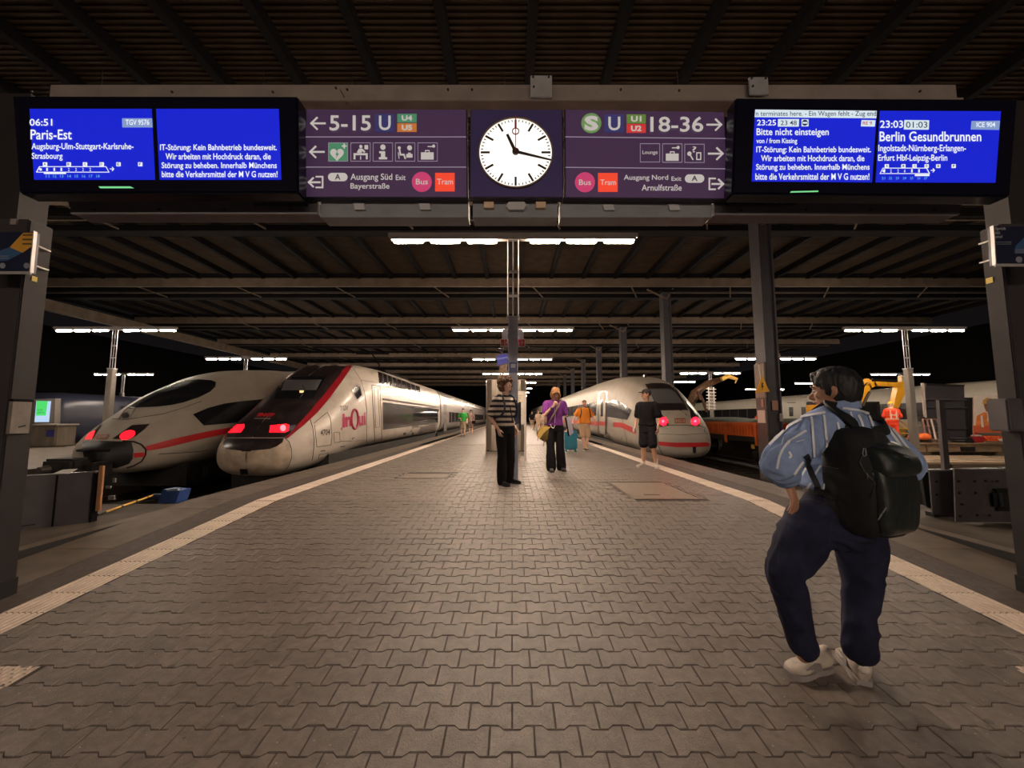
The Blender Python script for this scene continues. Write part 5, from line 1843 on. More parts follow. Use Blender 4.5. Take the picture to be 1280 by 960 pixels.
t = thing('works_lamp', 'red and white works lantern lying on the orange wagon', 'lantern', tuple(cc_ - Vector((0, 0, .2))))
put('body', MB().bbox(cc_.x - .35, cc_.x + .35, 14.2, 14.6, 1.02, 1.20, .05), mat('lantern_red', (.75, .07, .02), .5, emit=(.8, .05, .01), strength=.25), t)
put('stripe', MB().bbox(cc_.x - .36, cc_.x + .36, 14.19, 14.61, 1.06, 1.09, .01), M_paper, t)
# rail crane behind the wagon: dark machine with lattice ladder and grab arm
t = thing('rail_crane', 'dark brown rail crane with pale ladder and bent arm behind the white train nose', 'crane', (10.2, 28, -.77))
M_crane = mat('crane_brown', (.10, .045, .018), .6, var=.4, scale=6)
put('cab', MB().bbox(9.3, 10.95, 25.4, 27.5, .3, 2.2, .15), M_under, t)
put('chassis', MB().bbox(9.6, 10.95, 25.3, 31, -.3, .4, .05), M_under, t)
pts = [P(862, 508, 26), P(868, 492, 26), P(884, 480, 26), P(902, 474, 26)]
put('boom', MB().tube(pts, [.32, .28, .24, .16], 8), M_crane, t)
put('cylinder', MB().tube([P(866, 506, 24.8), P(880, 486, 24.8)], .07, 8), M_rail, t)
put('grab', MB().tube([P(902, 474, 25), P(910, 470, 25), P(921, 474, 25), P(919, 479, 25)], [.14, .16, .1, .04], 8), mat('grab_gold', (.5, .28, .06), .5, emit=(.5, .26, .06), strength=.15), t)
lad = MB()
for px in (885.5, 892):
    lad.bar(P(px, 484, 24), P(px + 1, 512, 24), .05)
for py in range(486, 512, 4):
    lad.bar(P(883, py, 24), P(895, py + .6, 24), .045)
put('ladder', lad, mat('ladder_pale', (.6, .55, .5), .4), t)
put('hose_bundle', MB().tube([P(870, 500, 24.6), P(876, 494, 24.6), P(880, 505, 24.6), P(884, 515, 24.6)], .1, 8).tube([P(866, 498, 24.4), P(871, 488, 24.4), P(876, 500, 24.4)], .08, 8), M_crane, t)

# --- building site on the next platform, right
M_yelx = mat('excavator_yellow', (.80, .38, .02), .4, var=.08, scale=3)
EY = 18.6
t = thing('excavator', 'small yellow excavator with its bent arm raised behind the worker', 'excavator', (17.0, EY, 0))
bm_ = [P(1066, 518, EY), P(1074, 497, EY), P(1083, 482, EY), P(1090, 478.5, EY), P(1106, 479, EY), P(1121, 481, EY)]
mb = MB()
wd = [.30, .30, .34, .34, .27, .22]
for i in range(5):
    mb.bar(bm_[i], bm_[i + 1] + (bm_[i + 1] - bm_[i]).normalized() * .06, .26, (wd[i] + wd[i + 1]) / 2, up=(0, 1, 0) if False else (0, 0, 1))
put('boom', mb, M_yelx, t)
mb = MB().prism([P(1117, 479, EY + .13), P(1127, 476, EY + .13), P(1128, 486, EY + .13), P(1121, 500, EY + .13), P(1116, 512, EY + .13), P(1110, 510, EY + .13), P(1113, 496, EY + .13)], (0, -.26, 0))
put('dipper_arm', mb, M_yelx, t)
put('ram', MB().tube([P(1089, 475, EY - .1), P(1120, 476.5, EY - .1)], .07, 10), M_black, t)
put('ram', MB().tube([P(1078, 508, EY - .2), P(1087, 490, EY - .2)], .06, 10), M_rail, t)
put('hoses', MB().tube([P(1070, 512, EY - .2), P(1068, 498, EY - .2), P(1078, 484, EY - .2), P(1086, 477, EY - .2)], .03, 6).tube([P(1072, 512, EY - .2), P(1071, 500, EY - .2), P(1081, 482, EY - .2)], .025, 6), M_black, t)
put('knuckle', MB().tube([P(1083.5, 477, EY - .2), P(1083.5, 477, EY + .2)], .16, 12), M_yelx, t)
put('link_plate', MB().bar(P(1126, 470, EY), P(1127, 487, EY), .12, .2, up=(0, 1, 0)), mat('plate_pale', (.6, .42, .2), .5), t)
put('bucket', MB().prism([P(1108, 510, EY + .25), P(1118, 512, EY + .25), P(1119, 522, EY + .25), P(1110, 524, EY + .25), P(1104, 517, EY + .25)], (0, -.5, 0)), M_rail, t)
put('house', MB().bbox(14.9, 16.6, EY - .2, EY + 1.2, .55, 1.25, .08), M_yelx, t)
cb = put('cab', MB().bbox(15.0, 15.9, EY + .1, EY + 1.1, 1.25, 1.75, .06), M_yelx, t)
put('cab_window', MB().box(15.05, 15.85, EY + .08, EY + .1, 1.32, 1.68), M_glass, cb)
for s in (0, .9):
    put('crawler', MB().bbox(14.7, 17.0, EY - .2 + s, EY + .15 + s, 0, .42, .15), M_black, t)
put('blade', MB().bbox(14.4, 14.5, EY - .2, EY + 1.3, .05, .45, .02), M_yelx, t)

t = thing('dark_container', 'dark grey site container with raised lid behind the lamp post on the right', 'container', (19.6, 17.9, 0))
a_, b_ = P(1157, 546, 17.9), P(1208, 482, 17.9)
put('wall_panel', MB().prism([P(1157, 550, 17.9), P(1157, 480, 17.9), P(1205, 482, 17.9), P(1208, 550, 17.9)], (0, .1, 0)), mat('container_grey', (.045, .042, .05), .5, var=.1, scale=3), t)
put('side_panel', MB().prism([P(1208, 550, 17.9), P(1206, 497, 17.9), P(1218, 497, 17.9), P(1218, 550, 17.9)], (0, .4, 0)), M_black, t)
for y_ in (499, 509, 535):
    put('rail', MB().bar(P(1157, y_, 17.85), P(1208, y_ + .6, 17.85), .10, .06), mat('container_rib', (.06, .056, .062), .5), t)
put('open_edge', MB().bar(P(1153, 479, 17.7), P(1156.5, 522, 17.7), .10, .06, up=(0, 1, 0)), mat('edge_pale', (.5, .42, .36), .5), t)
put('top_edge', MB().bar(P(1157, 480, 17.85), P(1205, 482, 17.85), .06), M_black, t)
t = thing('dark_crate', 'black crate wall standing behind the worker and excavator', 'crate', (17.6, 19.9, 0))
put('panel', MB().bbox(15.6, 19.1, 20.0, 20.4, 0, P(1100, 502, 20).z, .03), M_black, t)
put('frame', MB().box(15.6, 19.1, 19.96, 20.0, P(1100, 504, 20).z, P(1100, 502, 20).z).box(18.95, 19.1, 19.96, 20.0, 0, P(1100, 502, 20).z), M_rail, t)
# poster of a worker
t = thing('site_poster', 'tall orange and cream poster of a helmeted worker', 'poster', (20.9, 17.4, 0))
YP = 17.4


def post(pts, m, d, name='print'):
    return put(name, MB().prism([P(x, y, YP - d) for x, y in pts], (0, .01, 0)), m, t)


post([(1217, 495), (1246, 493.5), (1262, 493), (1264, 540), (1217, 541)], mat('poster_cream', (.70, .60, .50), .6, emit=(.7, .58, .46), strength=.10, var=.15, scale=2), 0, 'sheet')
put('frame_post', MB().bar(P(1217, 560, YP + .03), P(1217, 495, YP + .03), .05).bar(P(1263, 560, YP + .03), P(1263, 493, YP + .03), .05), mat('frame_pink', (.45, .20, .16), .5), t)
mo = mat('poster_orange', (.75, .22, .05), .6, emit=(.75, .20, .05), strength=.08, var=.2, scale=6)
ms_ = mat('poster_skin', (.34, .15, .08), .6, var=.1, scale=6)
post([(1219, 536), (1221, 520), (1226, 517), (1231, 515), (1236, 518), (1243, 516), (1252, 520), (1256, 537)], mo, .014, 'printed_jacket')
post([(1230, 505), (1236, 503), (1242, 505), (1241, 512), (1237, 516), (1233, 514), (1231, 510)], ms_, .016, 'printed_face')
post([(1228, 505), (1229, 500), (1234, 497), (1240, 498), (1243, 503), (1242, 506), (1236, 504.5)], mat('poster_helmet', (.75, .42, .10), .6), .02, 'printed_helmet')
post([(1217, 532), (1263, 531), (1264, 541), (1217, 541)], mat('poster_foot', (.75, .16, .06), .6), .018, 'printed_foot')
for pts in (((1226, 520), (1228, 519), (1230, 534), (1227, 534)), ((1242, 519), (1244, 518), (1248, 534), (1244, 534)), ((1234, 517), (1237, 520), (1240, 517), (1238, 527), (1235, 527))):
    post(list(pts), mat('poster_cream', (.62, .50, .40), .6), .022, 'printed_stripe')

# small site things on the tool deck
def on_deck(px, Y=17.0):
    return P(px, 540, Y).x


x = on_deck(1128)
t = thing('hand_truck', 'yellow-brown two-wheeled hand truck lying on the timber deck', 'trolley', (x, 16.9, 0))
my = mat('truck_ochre', (.42, .24, .05), .5)
fr = MB()
p1, p2, p3, p4 = P(1112, 524, 16.9), P(1120, 523, 17.1), P(1140, 541, 16.8), P(1136, 549, 16.8)
for a_, b_ in ((p1, p3), (P(1118, 522, 17.2), P(1144, 538, 17.1)), (p3, P(1144, 538, 17.1)), (P(1124, 536, 16.8), P(1140, 536, 16.8)), (P(1122, 535, 16.7), P(1128, 549, 16.7)), (P(1127, 549, 16.7), P(1140, 549, 16.7)), (P(1139, 549, 16.7), P(1140, 537, 16.8)), (P(1126, 542, 16.7), P(1139, 542, 16.7))):
    fr.tube([a_, b_], .035, 8)
put('frame', fr, my, t)
for px in (1127, 1139):
    c = P(px, 549, 16.6)
    put('wheel', MB().disc((c.x, 16.6, .12), (0, 1, 0), .12, .06, 18), M_black, t)
put('tool_box', MB().bbox(on_deck(1122), on_deck(1131), 16.95, 17.2, .28, .62, .03), my, t)
c = on_deck(1150)
t = thing('orange_sack', 'crumpled orange safety vest lying beside the hand truck', 'vest', (c, 16.9, .1))
put('cloth', loft(0, [(0, .05, .2, .3, 2.5, 0), (.15, .28, .12, .42, 2.3, .3), (.45, .36, .14, .38, 2.2, .3), (.7, .22, .12, .34, 2.4, .2), (.85, .04, .2, .26, 2.4, 0)], list(np.linspace(0, .85, 12)), 20), mat('vest_orange', (.9, .17, .03), .7, var=.3, scale=12, bump=1, bscale=14), t, smooth=60).location = (0, -.3, .0)
t.location = (c, 16.95, .02)
t = thing('grey_cone', 'squat grey metal cone at the foot of the lamp post on the right', 'cone', (on_deck(1148, 17.4), 17.6, 0))
cx_ = on_deck(1148, 17.45)
put('cone', MB().tube([(cx_, 17.45, .0), (cx_, 17.45, .75), (cx_, 17.45, .80), (cx_, 17.45, 1.0)], [.42, .26, .22, .2], 20), mat('cone_grey', (.14, .12, .11), .6), t)
put('collar', MB().tube([(cx_, 17.45, .95), (cx_, 17.45, 1.15)], .24, 20), M_black, t)
t = thing('steel_grating', 'rusty steel grating frame leaning on the timber deck', 'grating', (on_deck(1168), 17.1, 0))
g_ = MB()
c4 = [P(1157, 549, 16.8), P(1181, 549.5, 16.8), P(1171, 524, 17.0), P(1153, 524, 17.0)]
for i in range(4):
    g_.bar(c4[i], c4[(i + 1) % 4], .06, .05)
for k in (.33, .66):
    g_.bar(c4[0].lerp(c4[3], k), c4[1].lerp(c4[2], k), .04, .03)
for k in (.3, .6):
    g_.bar(c4[0].lerp(c4[1], k), c4[3].lerp(c4[2], k), .05, .03)
put('bars', g_, mat('rust', (.22, .115, .085), .7, var=.3, scale=10), t)
put('pale_bar', MB().bar(c4[0].lerp(c4[1], .45) + Vector((0, -.06, 0)), c4[3].lerp(c4[2], .5) + Vector((0, -.06, 0)), .05, .03), mat('bar_pale', (.5, .42, .36), .5), t)
t = thing('tyre', 'flat black hose coil on the timber deck before the container', 'hose', (on_deck(1203), 16.9, .02))
cx_ = on_deck(1203, 16.9)
for zz, rr in ((.10, .34), (.2, .32)):
    put('coil', MB().tube([(cx_ + rr * math.cos(a), 16.95 + rr * .8 * math.sin(a), zz) for a in np.linspace(0, 2 * math.pi, 25)], .06, 8), M_black, t)
t = thing('petrol_can', 'red canister with a pale lid on the deck below the poster', 'canister', (on_deck(1220), 16.9, .02))
cx_ = on_deck(1220, 16.9)
put('body', MB().bbox(cx_ - .25, cx_ + .25, 16.75, 17.05, .03, .3, .05), mat('can_red', (.42, .02, .025), .4), t)
put('lid', MB().bbox(cx_ - .16, cx_ + .16, 16.8, 17.0, .3, .36, .02), M_paper, t)
put('spout', MB().tube([(cx_, 16.9, .36), (cx_, 16.9, .46)], .04, 8), mat('can_red', (.42, .02, .025), .4), t)
t = thing('folded_net', 'folded orange safety net and pale planks under the poster', 'net', (on_deck(1240), 16.9, .02))
cx_ = on_deck(1238, 16.9)
put('net', MB().bbox(cx_ - .4, cx_ + .45, 16.8, 17.1, .14, .32, .05).bbox(cx_ - .3, cx_ + .5, 16.78, 17.12, .10, .16, .02), mat('net_orange', (.85, .14, .04), .6, var=.3, scale=10), t)
put('plank', MB().bbox(cx_ - .5, cx_ + .3, 16.7, 17.1, .02, .1, .01), M_wood, t)
put('plank', MB().bbox(cx_ + .2, cx_ + .7, 16.65, 17.0, .1, .2, .02), M_paper, t)

# --- middle of the platform, behind the lamp post
M_st = M_steel
cy_ = 12.9
xl, xr = -.88, .49
t = thing('information_pillar', 'tall brushed steel information pillar behind the lamp post', 'pillar', (-.2, cy_, 0))
put('left_shell', MB().prism([(xl + .02, cy_ + .3, .02), (xl, cy_ + .12, .02), (xl + .04, cy_, .02), (xl + .2, cy_ - .05, .02), (-.25, cy_ - .02, .02), (-.25, cy_ + .3, .02)], (0, 0, 2.36)), M_st, t)
put('right_shell', MB().prism([(xr - .02, cy_ + .3, .02), (xr, cy_ + .12, .02), (xr - .05, cy_, .02), (xr - .2, cy_ - .05, .02), (.08, cy_ - .02, .02), (.08, cy_ + .3, .02)], (0, 0, 2.36)), M_st, t)
put('core', MB().box(-.25, .08, cy_ + .03, cy_ + .28, .02, 2.30), M_rib, t)
put('plinth', MB().box(xl + .05, xr - .05, cy_ - .02, cy_ + .27, 0, .04), M_black, t)
put('top_cap', MB().box(xl + .03, xr - .03, cy_ - .03, cy_ + .28, 2.38, 2.41), M_rail, t)
ty = 10.3
t = thing('timetable_stand', 'white-framed timetable board on two legs just right of the lamp post', 'board', (.28, ty, 0))
a_, b_ = P(646.5, 500, ty).x, P(657.5, 500, ty).x
mw = mat('frame_white', (.55, .50, .45), .45)
zt_ = P(650, 489, ty).z
zl = P(650, 531, ty).z
put('leg', MB().bbox(b_ - .05, b_, ty - .03, ty + .03, 0, zt_, .008), mw, t)
put('leg', MB().bbox(a_ - .09, a_ - .05, ty - .02, ty + .02, 0, zt_ - .1, .008), mat('leg_grey', (.16, .15, .15), .5), t)
fr = put('frame', MB().bbox(a_ - .05, b_ - .05, ty - .04, ty + .02, zl, zt_, .01), mw, t)
put('timetable', MB().box(a_ - .02, b_ - .075, ty - .05, ty - .04, zl + .05, zt_ - .05), mat('print_yellowish', (.62, .56, .44), .6), fr)
ln = MB()
for i in range(12):
    z = zt_ - .12 - i * .058
    ln.box(a_ + .0, b_ - .10 - .03 * (i % 3), ty - .054, ty - .05, z - .012, z)
put('print_lines', ln, mat('print_grey', (.30, .27, .23), .6), fr, kind='stuff')
# things fixed to the first lamp post
LP = 6.95 - .0875
t = thing('fire_sign', 'square white and red fire sign on the left of the lamp post', 'sign', (-.12, 6.95, 2.4))


def fire(tt, s, x0, x1):
    put('white_plate', MB().prism([P(x, y, 6.93) for x, y in ((x0 + (1 if s < 0 else 0), 412), (x1 - (0 if s < 0 else 1), 412), (x1 - (0 if s < 0 else 1), 424), (x0 + (1 if s < 0 else 0), 424))], (0, .015, 0)), mat('plate_white', (.50, .50, .56), .5), tt)
    put('red_plate', MB().prism([P(x, y, 6.92) for x, y in ((x0 - 1, 423.5), (x1 + 1, 423.5), (x1 + 1, 433.5), (x0 - 1, 433.5))], (0, .015, 0)), mat('plate_white2', (.62, .58, .56), .5), tt)
    rp = mat('fire_red', (.58, .03, .03), .5)
    sy = MB()
    c0 = (x0 + x1) / 2
    for q in ([(x0, 424.5), (x0 + 3.6, 424.5), (x0 + 3.6, 432.5), (x0, 432.5)], [(x0 + 4.4, 424.5), (x1, 424.5), (x1, 432.5), (x0 + 4.4, 432.5)]):
        sy.prism([P(x, y, 6.915) for x, y in q], (0, .006, 0))
    put('red_fields', sy, rp, tt, kind='stuff')
    sy = MB()
    for q in ([(x0 + .8, 428), (x0 + 1.6, 428), (x0 + 1.6, 432), (x0 + .8, 432)], [(x0 + .8, 428), (x0 + 2.8, 428), (x0 + 2.8, 428.8), (x0 + .8, 428.8)], [(x0 + 5.4, 426), (x0 + 6.2, 426), (x0 + 6.2, 432), (x0 + 5.4, 432)], [(x0 + 6.2, 427), (x0 + 7.2, 427), (x0 + 7.2, 429), (x0 + 6.2, 429)]):
        sy.prism([P(x, y, 6.908) for x, y in q], (0, .004, 0))
    put('white_symbol', sy, mat('plate_white2', (.62, .58, .56), .5), tt, kind='stuff')
    put('bracket', MB().box(*sorted((P(640, 420, 6.93).x, P(x0 + 4, 420, 6.93).x)), 6.945, 6.955, P(640, 420, 6.93).z, P(640, 417, 6.93).z), M_rail, tt)


fire(t, -1, 626.5, 634.6)
t = thing('fire_sign', 'square white and red fire sign on the right of the lamp post', 'sign', (.12, 6.95, 2.4))
fire(t, 1, 647.2, 655.6)
a_, b_ = P(636.5, 453, LP), P(646.5, 466, LP)
t = put('post_plate', MB().box(a_.x, b_.x, LP - .012, LP, b_.z, a_.z), mat('plate_blue', (.05, .07, .26), .4), label='small blue plate with a pale square on the lamp post', cat='plate')
put('pale_square', MB().box(a_.x + .03, b_.x - .03, LP - .016, LP - .012, b_.z + .09, a_.z - .03), mat('plate_white', (.50, .50, .56), .5), t)
t = thing('blue_locker', 'dark blue control box on the right side of the lamp post', 'box', (.12, 6.9, .9))
a_, b_ = P(640, 503.5, LP), P(648.5, 530, LP)
put('housing', MB().bbox(.02, b_.x, LP - .05, LP + .13, b_.z, a_.z, .01), mat('locker_blue', (.03, .045, .12), .45), t)
put('edge_strip', MB().bbox(b_.x, b_.x + .04, LP, LP + .10, b_.z - .12, a_.z + .02, .01), M_black, t)
# hanging blue sign beyond, with a bow of cable
t = thing('hanging_sign', 'blue hanging platform sign with a blurred panel below, behind the lamp post', 'sign', (-.3, 14.2, 2.4))
YH = 14.2
put('blue_panel', MB().prism([P(x, y, YH) for x, y in ((621, 444), (634, 442), (635, 453), (622, 457))], (0, .12, 0)), mat('hang_blue', (.02, .03, .30), .5, emit=(.02, .03, .4), strength=.15), t)
put('blue_ridge', MB().bar(P(619, 449, YH - .02), P(636, 446.5, YH - .02), .06, .05), mat('hang_lightblue', (.10, .14, .5), .4, emit=(.1, .14, .5), strength=.1), t)
put('lower_panel', MB().prism([P(x, y, YH) for x, y in ((625, 457), (634, 454), (634, 466), (623, 466))], (0, .1, 0)), mat('hang_brown', (.22, .13, .07), .5, var=.5, scale=12), t)
put('cable_bow', MB().tube([P(628, 442, YH), P(627, 439, YH), P(620, 438, YH), P(624, 436, YH), P(632, 437, YH), P(627, 439, YH)], .03, 6), M_black, t)
put('hanger', MB().bar(P(628, 442, YH + .05), (P(628, 442, YH).x, 14.34, 4.47), .03), M_black, t)

# --- platform on the left: machine, screen
KY = 14.6
t = thing('ticket_counter', 'low brushed steel cabinet beside the green screen, far left', 'cabinet', (-17.6, KY, 0))
a_, b_ = P(35, 530, KY), P(71, 530, KY)
put('body', MB().bbox(a_.x, b_.x, KY, KY + .7, .02, a_.z - .06, .04), mat('steel_dull', (.20, .165, .125), .45, metal=.5, var=.2, scale=2, stretch=(3, 3, .5)), t)
put('top', MB().bbox(a_.x - .03, b_.x + .05, KY - .05, KY + .75, a_.z - .06, a_.z, .02), mat('top_pale', (.35, .31, .27), .45), t)
put('blue_sticker', MB().prism([P(x, y, KY - .01) for x, y in ((58, 538), (68, 537), (67, 546), (57, 546))], (0, .01, 0)), mat('sticker_blue', (.03, .03, .14), .5), t)
t = thing('advert_screen', 'upright screen glowing green and pale blue, far left', 'screen', (-19, 15.6, 0))
YG = 15.6
put('post_frame', MB().prism([P(x, y, YG + .02) for x, y in ((40, 499), (69, 498), (67, 560), (38, 560))], (0, .2, 0)), mat('screen_frame', (.16, .14, .12), .5), t)
scn = put('screen', MB().prism([P(x, y, YG - .01) for x, y in ((45.5, 501), (63, 501.5), (60.5, 527.5), (43, 527.5))], (0, .02, 0)), glow('screen_pale', (.55, .75, 1.0), .9), t)
put('green_field', MB().prism([P(x, y, YG - .02) for x, y in ((46, 501), (59.5, 501.5), (57, 519.5), (44.5, 519.5))], (0, .006, 0)), glow('screen_green', (.08, .75, .16), .95), scn)
tx = words_mb([('LOS', 47, 511.2, 53, 513.6), ('geht es', 46.8, 514.6, 55.5, 517)], lambda x, y: P(x, y, YG - .025), .01, 1)
put('lettering', tx, glow('screen_darkgreen', (.01, .2, .05), .6), scn)
for px in (92, 112):
    Yq = 18.5
    a_ = P(px - 2, 500, Yq)
    t = put('canopy_post', MB().bbox(a_.x, a_.x + .18, Yq, Yq + .18, 0, P(px, 497, Yq).z, .02), mat('post_pale', (.36, .31, .25), .5), label='pale square post %s on the far left platform' % ('beside the orange display' if px == 92 else 'second from the green screen'), cat='post')
for px, w_ in ((80, 12), (113, 20)):
    Yq = 19.0
    a_ = P(px - w_ / 2, 540, Yq)
    t = thing('bench', 'pale bench slab under the dark train, %s' % ('near the steel cabinet' if px == 80 else 'left of the round-nosed train'), 'bench', (a_.x, Yq, 0))
    put('seat', MB().bbox(a_.x, a_.x + w_ / 480 * Yq, Yq, Yq + .4, .38, .48, .02), mw, t)
    for k in (.1, .8):
        put('leg', MB().bbox(a_.x + w_ / 480 * Yq * k, a_.x + w_ / 480 * Yq * k + .08, Yq + .05, Yq + .35, 0, .38, .01), M_rib, t)
# ================================================================ PEOPLE
from mathutils import noise as mnoise


def crom(pts, sub):
    """smooth curve through rows of numbers"""
    out = []
    n = len(pts)
    for i in range(n - 1):
        p0, p1, p2, p3 = pts[max(i - 1, 0)], pts[i], pts[i + 1], pts[min(i + 2, n - 1)]
        for k in range(sub):
            t = k / sub
            out.append([.5 * ((2 * b) + (-a + c) * t + (2 * a - 5 * b + 4 * c - d) * t * t + (-a + 3 * b - 3 * c + d) * t**3) for a, b, c, d in zip(p0, p1, p2, p3)])
    out.append(list(pts[-1]))
    return out


def limb(mb, pts, radii, n=16, sub=4, caps=True, straight=False):
    rows = [[*p, r] for p, r in zip(pts, radii)]
    rows = crom(rows, sub)
    if straight:
        rows = [[*p, r] for p, r in zip(pts, radii)]
    P_ = [Vector(r[:3]) for r in rows]
    rr = [max(.002, r[3]) for r in rows]
    mb.tube(P_, rr, n)
    if caps:
        for p, r in ((P_[0], rr[0]), (P_[-1], rr[-1])):
            mb.ell(p, (r, r, r), 14, 8)
    return mb


def eloft(mb, secs, right, fwd, n=28, sub=3, pw=2.2):
    """secs: (centre, rx, ry) ; ring plane right x fwd"""
    rows = crom([[*s[0], s[1], s[2]] for s in secs], sub)
    e = 2 / pw
    rings = []
    for r in rows:
        c = Vector(r[:3])
        ring = []
        for k in range(n):
            a = 2 * math.pi * k / n
            cs, sn = math.cos(a), math.sin(a)
            ring.append(c + right * (math.copysign(abs(cs) ** e, cs) * max(.003, r[3])) + fwd * (math.copysign(abs(sn) ** e, sn) * max(.003, r[4])))
        rings.append(ring)
    vs = [v for ring in rings for v in ring]
    fs = []
    m = len(rings)
    for i in range(m - 1):
        for k in range(n):
            a, b = i * n + k, i * n + (k + 1) % n
            fs.append((a, b, b + n, a + n))
    fs.append(tuple(reversed(range(n))))
    fs.append(tuple((m - 1) * n + k for k in range(n)))
    return mb.add(vs, fs)


def fuse(name, mb, voxel, m, parent, smooth=4, fold=0.0, ffreq=9.0, fstretch=(1, 1, .45), label=None, keep=None, seed=0):
    me = mb.mesh(name, m)
    tmp = bpy.data.objects.new('tmp', me)
    COL.objects.link(tmp)
    rm = tmp.modifiers.new('r', 'REMESH')
    rm.mode = 'VOXEL'
    rm.voxel_size = voxel
    sm = tmp.modifiers.new('s', 'SMOOTH')
    sm.factor = .5
    sm.iterations = smooth
    out = evaluated(tmp)
    bpy.data.objects.remove(tmp)
    out.name = name
    out.materials.clear()
    out.materials.append(m)
    nv = len(out.vertices)
    if fold and nv:
        co = np.empty(nv * 3)
        out.vertices.foreach_get('co', co)
        co = co.reshape(-1, 3)
        no = np.empty(nv * 3)
        out.vertices.foreach_get('normal', no)
        no = no.reshape(-1, 3)
        d = np.empty(nv)
        for i in range(nv):
            p = Vector((co[i, 0] * ffreq * fstretch[0] + seed, co[i, 1] * ffreq * fstretch[1], co[i, 2] * ffreq * fstretch[2]))
            w = mnoise.noise(p * .6 + Vector((5, 3, 1))) * 1.5
            d[i] = 1 - abs(mnoise.noise(p + Vector((w, w, -w)))) * 3.2
        co += no * (d * fold)[:, None]
        out.vertices.foreach_set('co', co.reshape(-1))
    out.polygons.foreach_set('use_smooth', [True] * len(out.polygons))
    out.update()
    return link(name, out, parent, label)


M_skin = mat('skin', (.58, .32, .23), .5, var=.06, scale=20)
M_skin2 = mat('skin_pale', (.70, .43, .32), .5, var=.06, scale=20)
M_skin3 = mat('skin_tan', (.48, .26, .17), .5, var=.06, scale=20)
M_eyew = mat('eye_white', (.55, .52, .48), .3)
M_eyed = mat('eye_dark', (.02, .012, .01), .2)
M_lip = mat('lip', (.36, .13, .10), .5)
M_blk = mat('cloth_black', (.010, .009, .011), .85, spec=.15, var=.2, scale=30)


def hand(mb, wrist, d, pn, side, s=1.0, curl=.35, spread=.12, fr=.0085):
    """palm, four fingers and a thumb; d: wrist to knuckles, pn: palm normal, side: towards the thumb"""
    d, pn = Vector(d).normalized(), Vector(pn).normalized()
    side = (Vector(side) - d * d.dot(Vector(side))).normalized()
    pn = d.cross(side) * (1 if d.cross(side).dot(pn) > 0 else -1)
    w = Vector(wrist)
    eloft(mb, [(w - d * .02 * s, .026 * s, .020 * s), (w + d * .02 * s, .034 * s, .018 * s), (w + d * .06 * s, .041 * s, .015 * s), (w + d * .092 * s, .038 * s, .011 * s)], side, pn, 16, 3)
    for i, (off, ln) in enumerate(((.030, .072), (.010, .080), (-.010, .074), (-.029, .058))):
        b = w + d * .082 * s + side * off * s
        q = [b]
        dr = (d + side * (off * spread / .03)).normalized()
        ang = curl * (1 + .12 * i)
        for L_ in (.45, .30, .25):
            ca, sa = math.cos(ang), math.sin(ang)
            dd = (dr * ca + pn * sa)
            q.append(q[-1] + dd * ln * L_ * s)
            ang += curl * .9
        limb(mb, q, [fr * s * 1.08, fr * s, fr * s * .92, fr * s * .78], 10, 2)
    b = w + d * .022 * s + side * .026 * s
    td = (side * .75 + d * .65 + pn * .25).normalized()
    q = [b, b + td * .034 * s, b + (td * .034 + (d * .9 + side * .35 + pn * .35).normalized() * .030) * s, b + (td * .034 + (d * .9 + side * .30 + pn * .45).normalized() * .055) * s]
    limb(mb, q, [.014 * s, .0115 * s, .0105 * s, .0085 * s], 10, 2)


def head_mb(mb, c, rt, fw, up, s=1.0, beard=0):
    """skull, jaw, nose, ears about the head centre c; chin at -.115, crown at +.12 along up"""
    S = lambda r, f, u: c + rt * (r * s) + fw * (f * s) + up * (u * s)
    eloft(mb, [(S(0, .012, -.118), .018 * s, .022 * s), (S(0, .016, -.105), .036 * s, .046 * s), (S(0, .008, -.075), .054 * s, .070 * s), (S(0, .002, -.035), .066 * s, .084 * s), (S(0, -.004, .01), .074 * s, .092 * s), (S(0, -.006, .05), .076 * s, .095 * s), (S(0, -.008, .085), .066 * s, .084 * s), (S(0, -.01, .108), .044 * s, .058 * s), (S(0, -.01, .12), .012 * s, .016 * s)], rt, fw, 26, 3, 2.1)
    # brow, nose, cheeks, chin, lips
    limb(mb, [S(-.035, .078, .028), S(0, .088, .026), S(.035, .078, .028)], [.010 * s, .011 * s, .010 * s], 10, 2)
    limb(mb, [S(0, .084, .018), S(0, .098, -.008), S(0, .110, -.028), S(0, .096, -.036)], [.007 * s, .010 * s, .0135 * s, .010 * s], 12, 3)
    for k in (-1, 1):
        mb.ell(S(k * .011, .096, -.034), (.009 * s, .009 * s, .007 * s), 10, 6)
        mb.ell(S(k * .040, .060, -.018), (.022 * s, .022 * s, .022 * s), 12, 8)
        ea = MB()
        limb(mb, [S(k * .074, -.008, .022), S(k * .083, -.016, .016), S(k * .083, -.018, -.006), S(k * .075, -.006, -.028)], [.009 * s, .011 * s, .010 * s, .007 * s], 8, 2)
    mb.ell(S(0, .074, -.098), (.022 * s, .018 * s, .016 * s), 12, 8)
    limb(mb, [S(-.022, .080, -.058), S(0, .090, -.056), S(.022, .080, -.058)], [.006 * s, .009 * s, .006 * s], 8, 2)


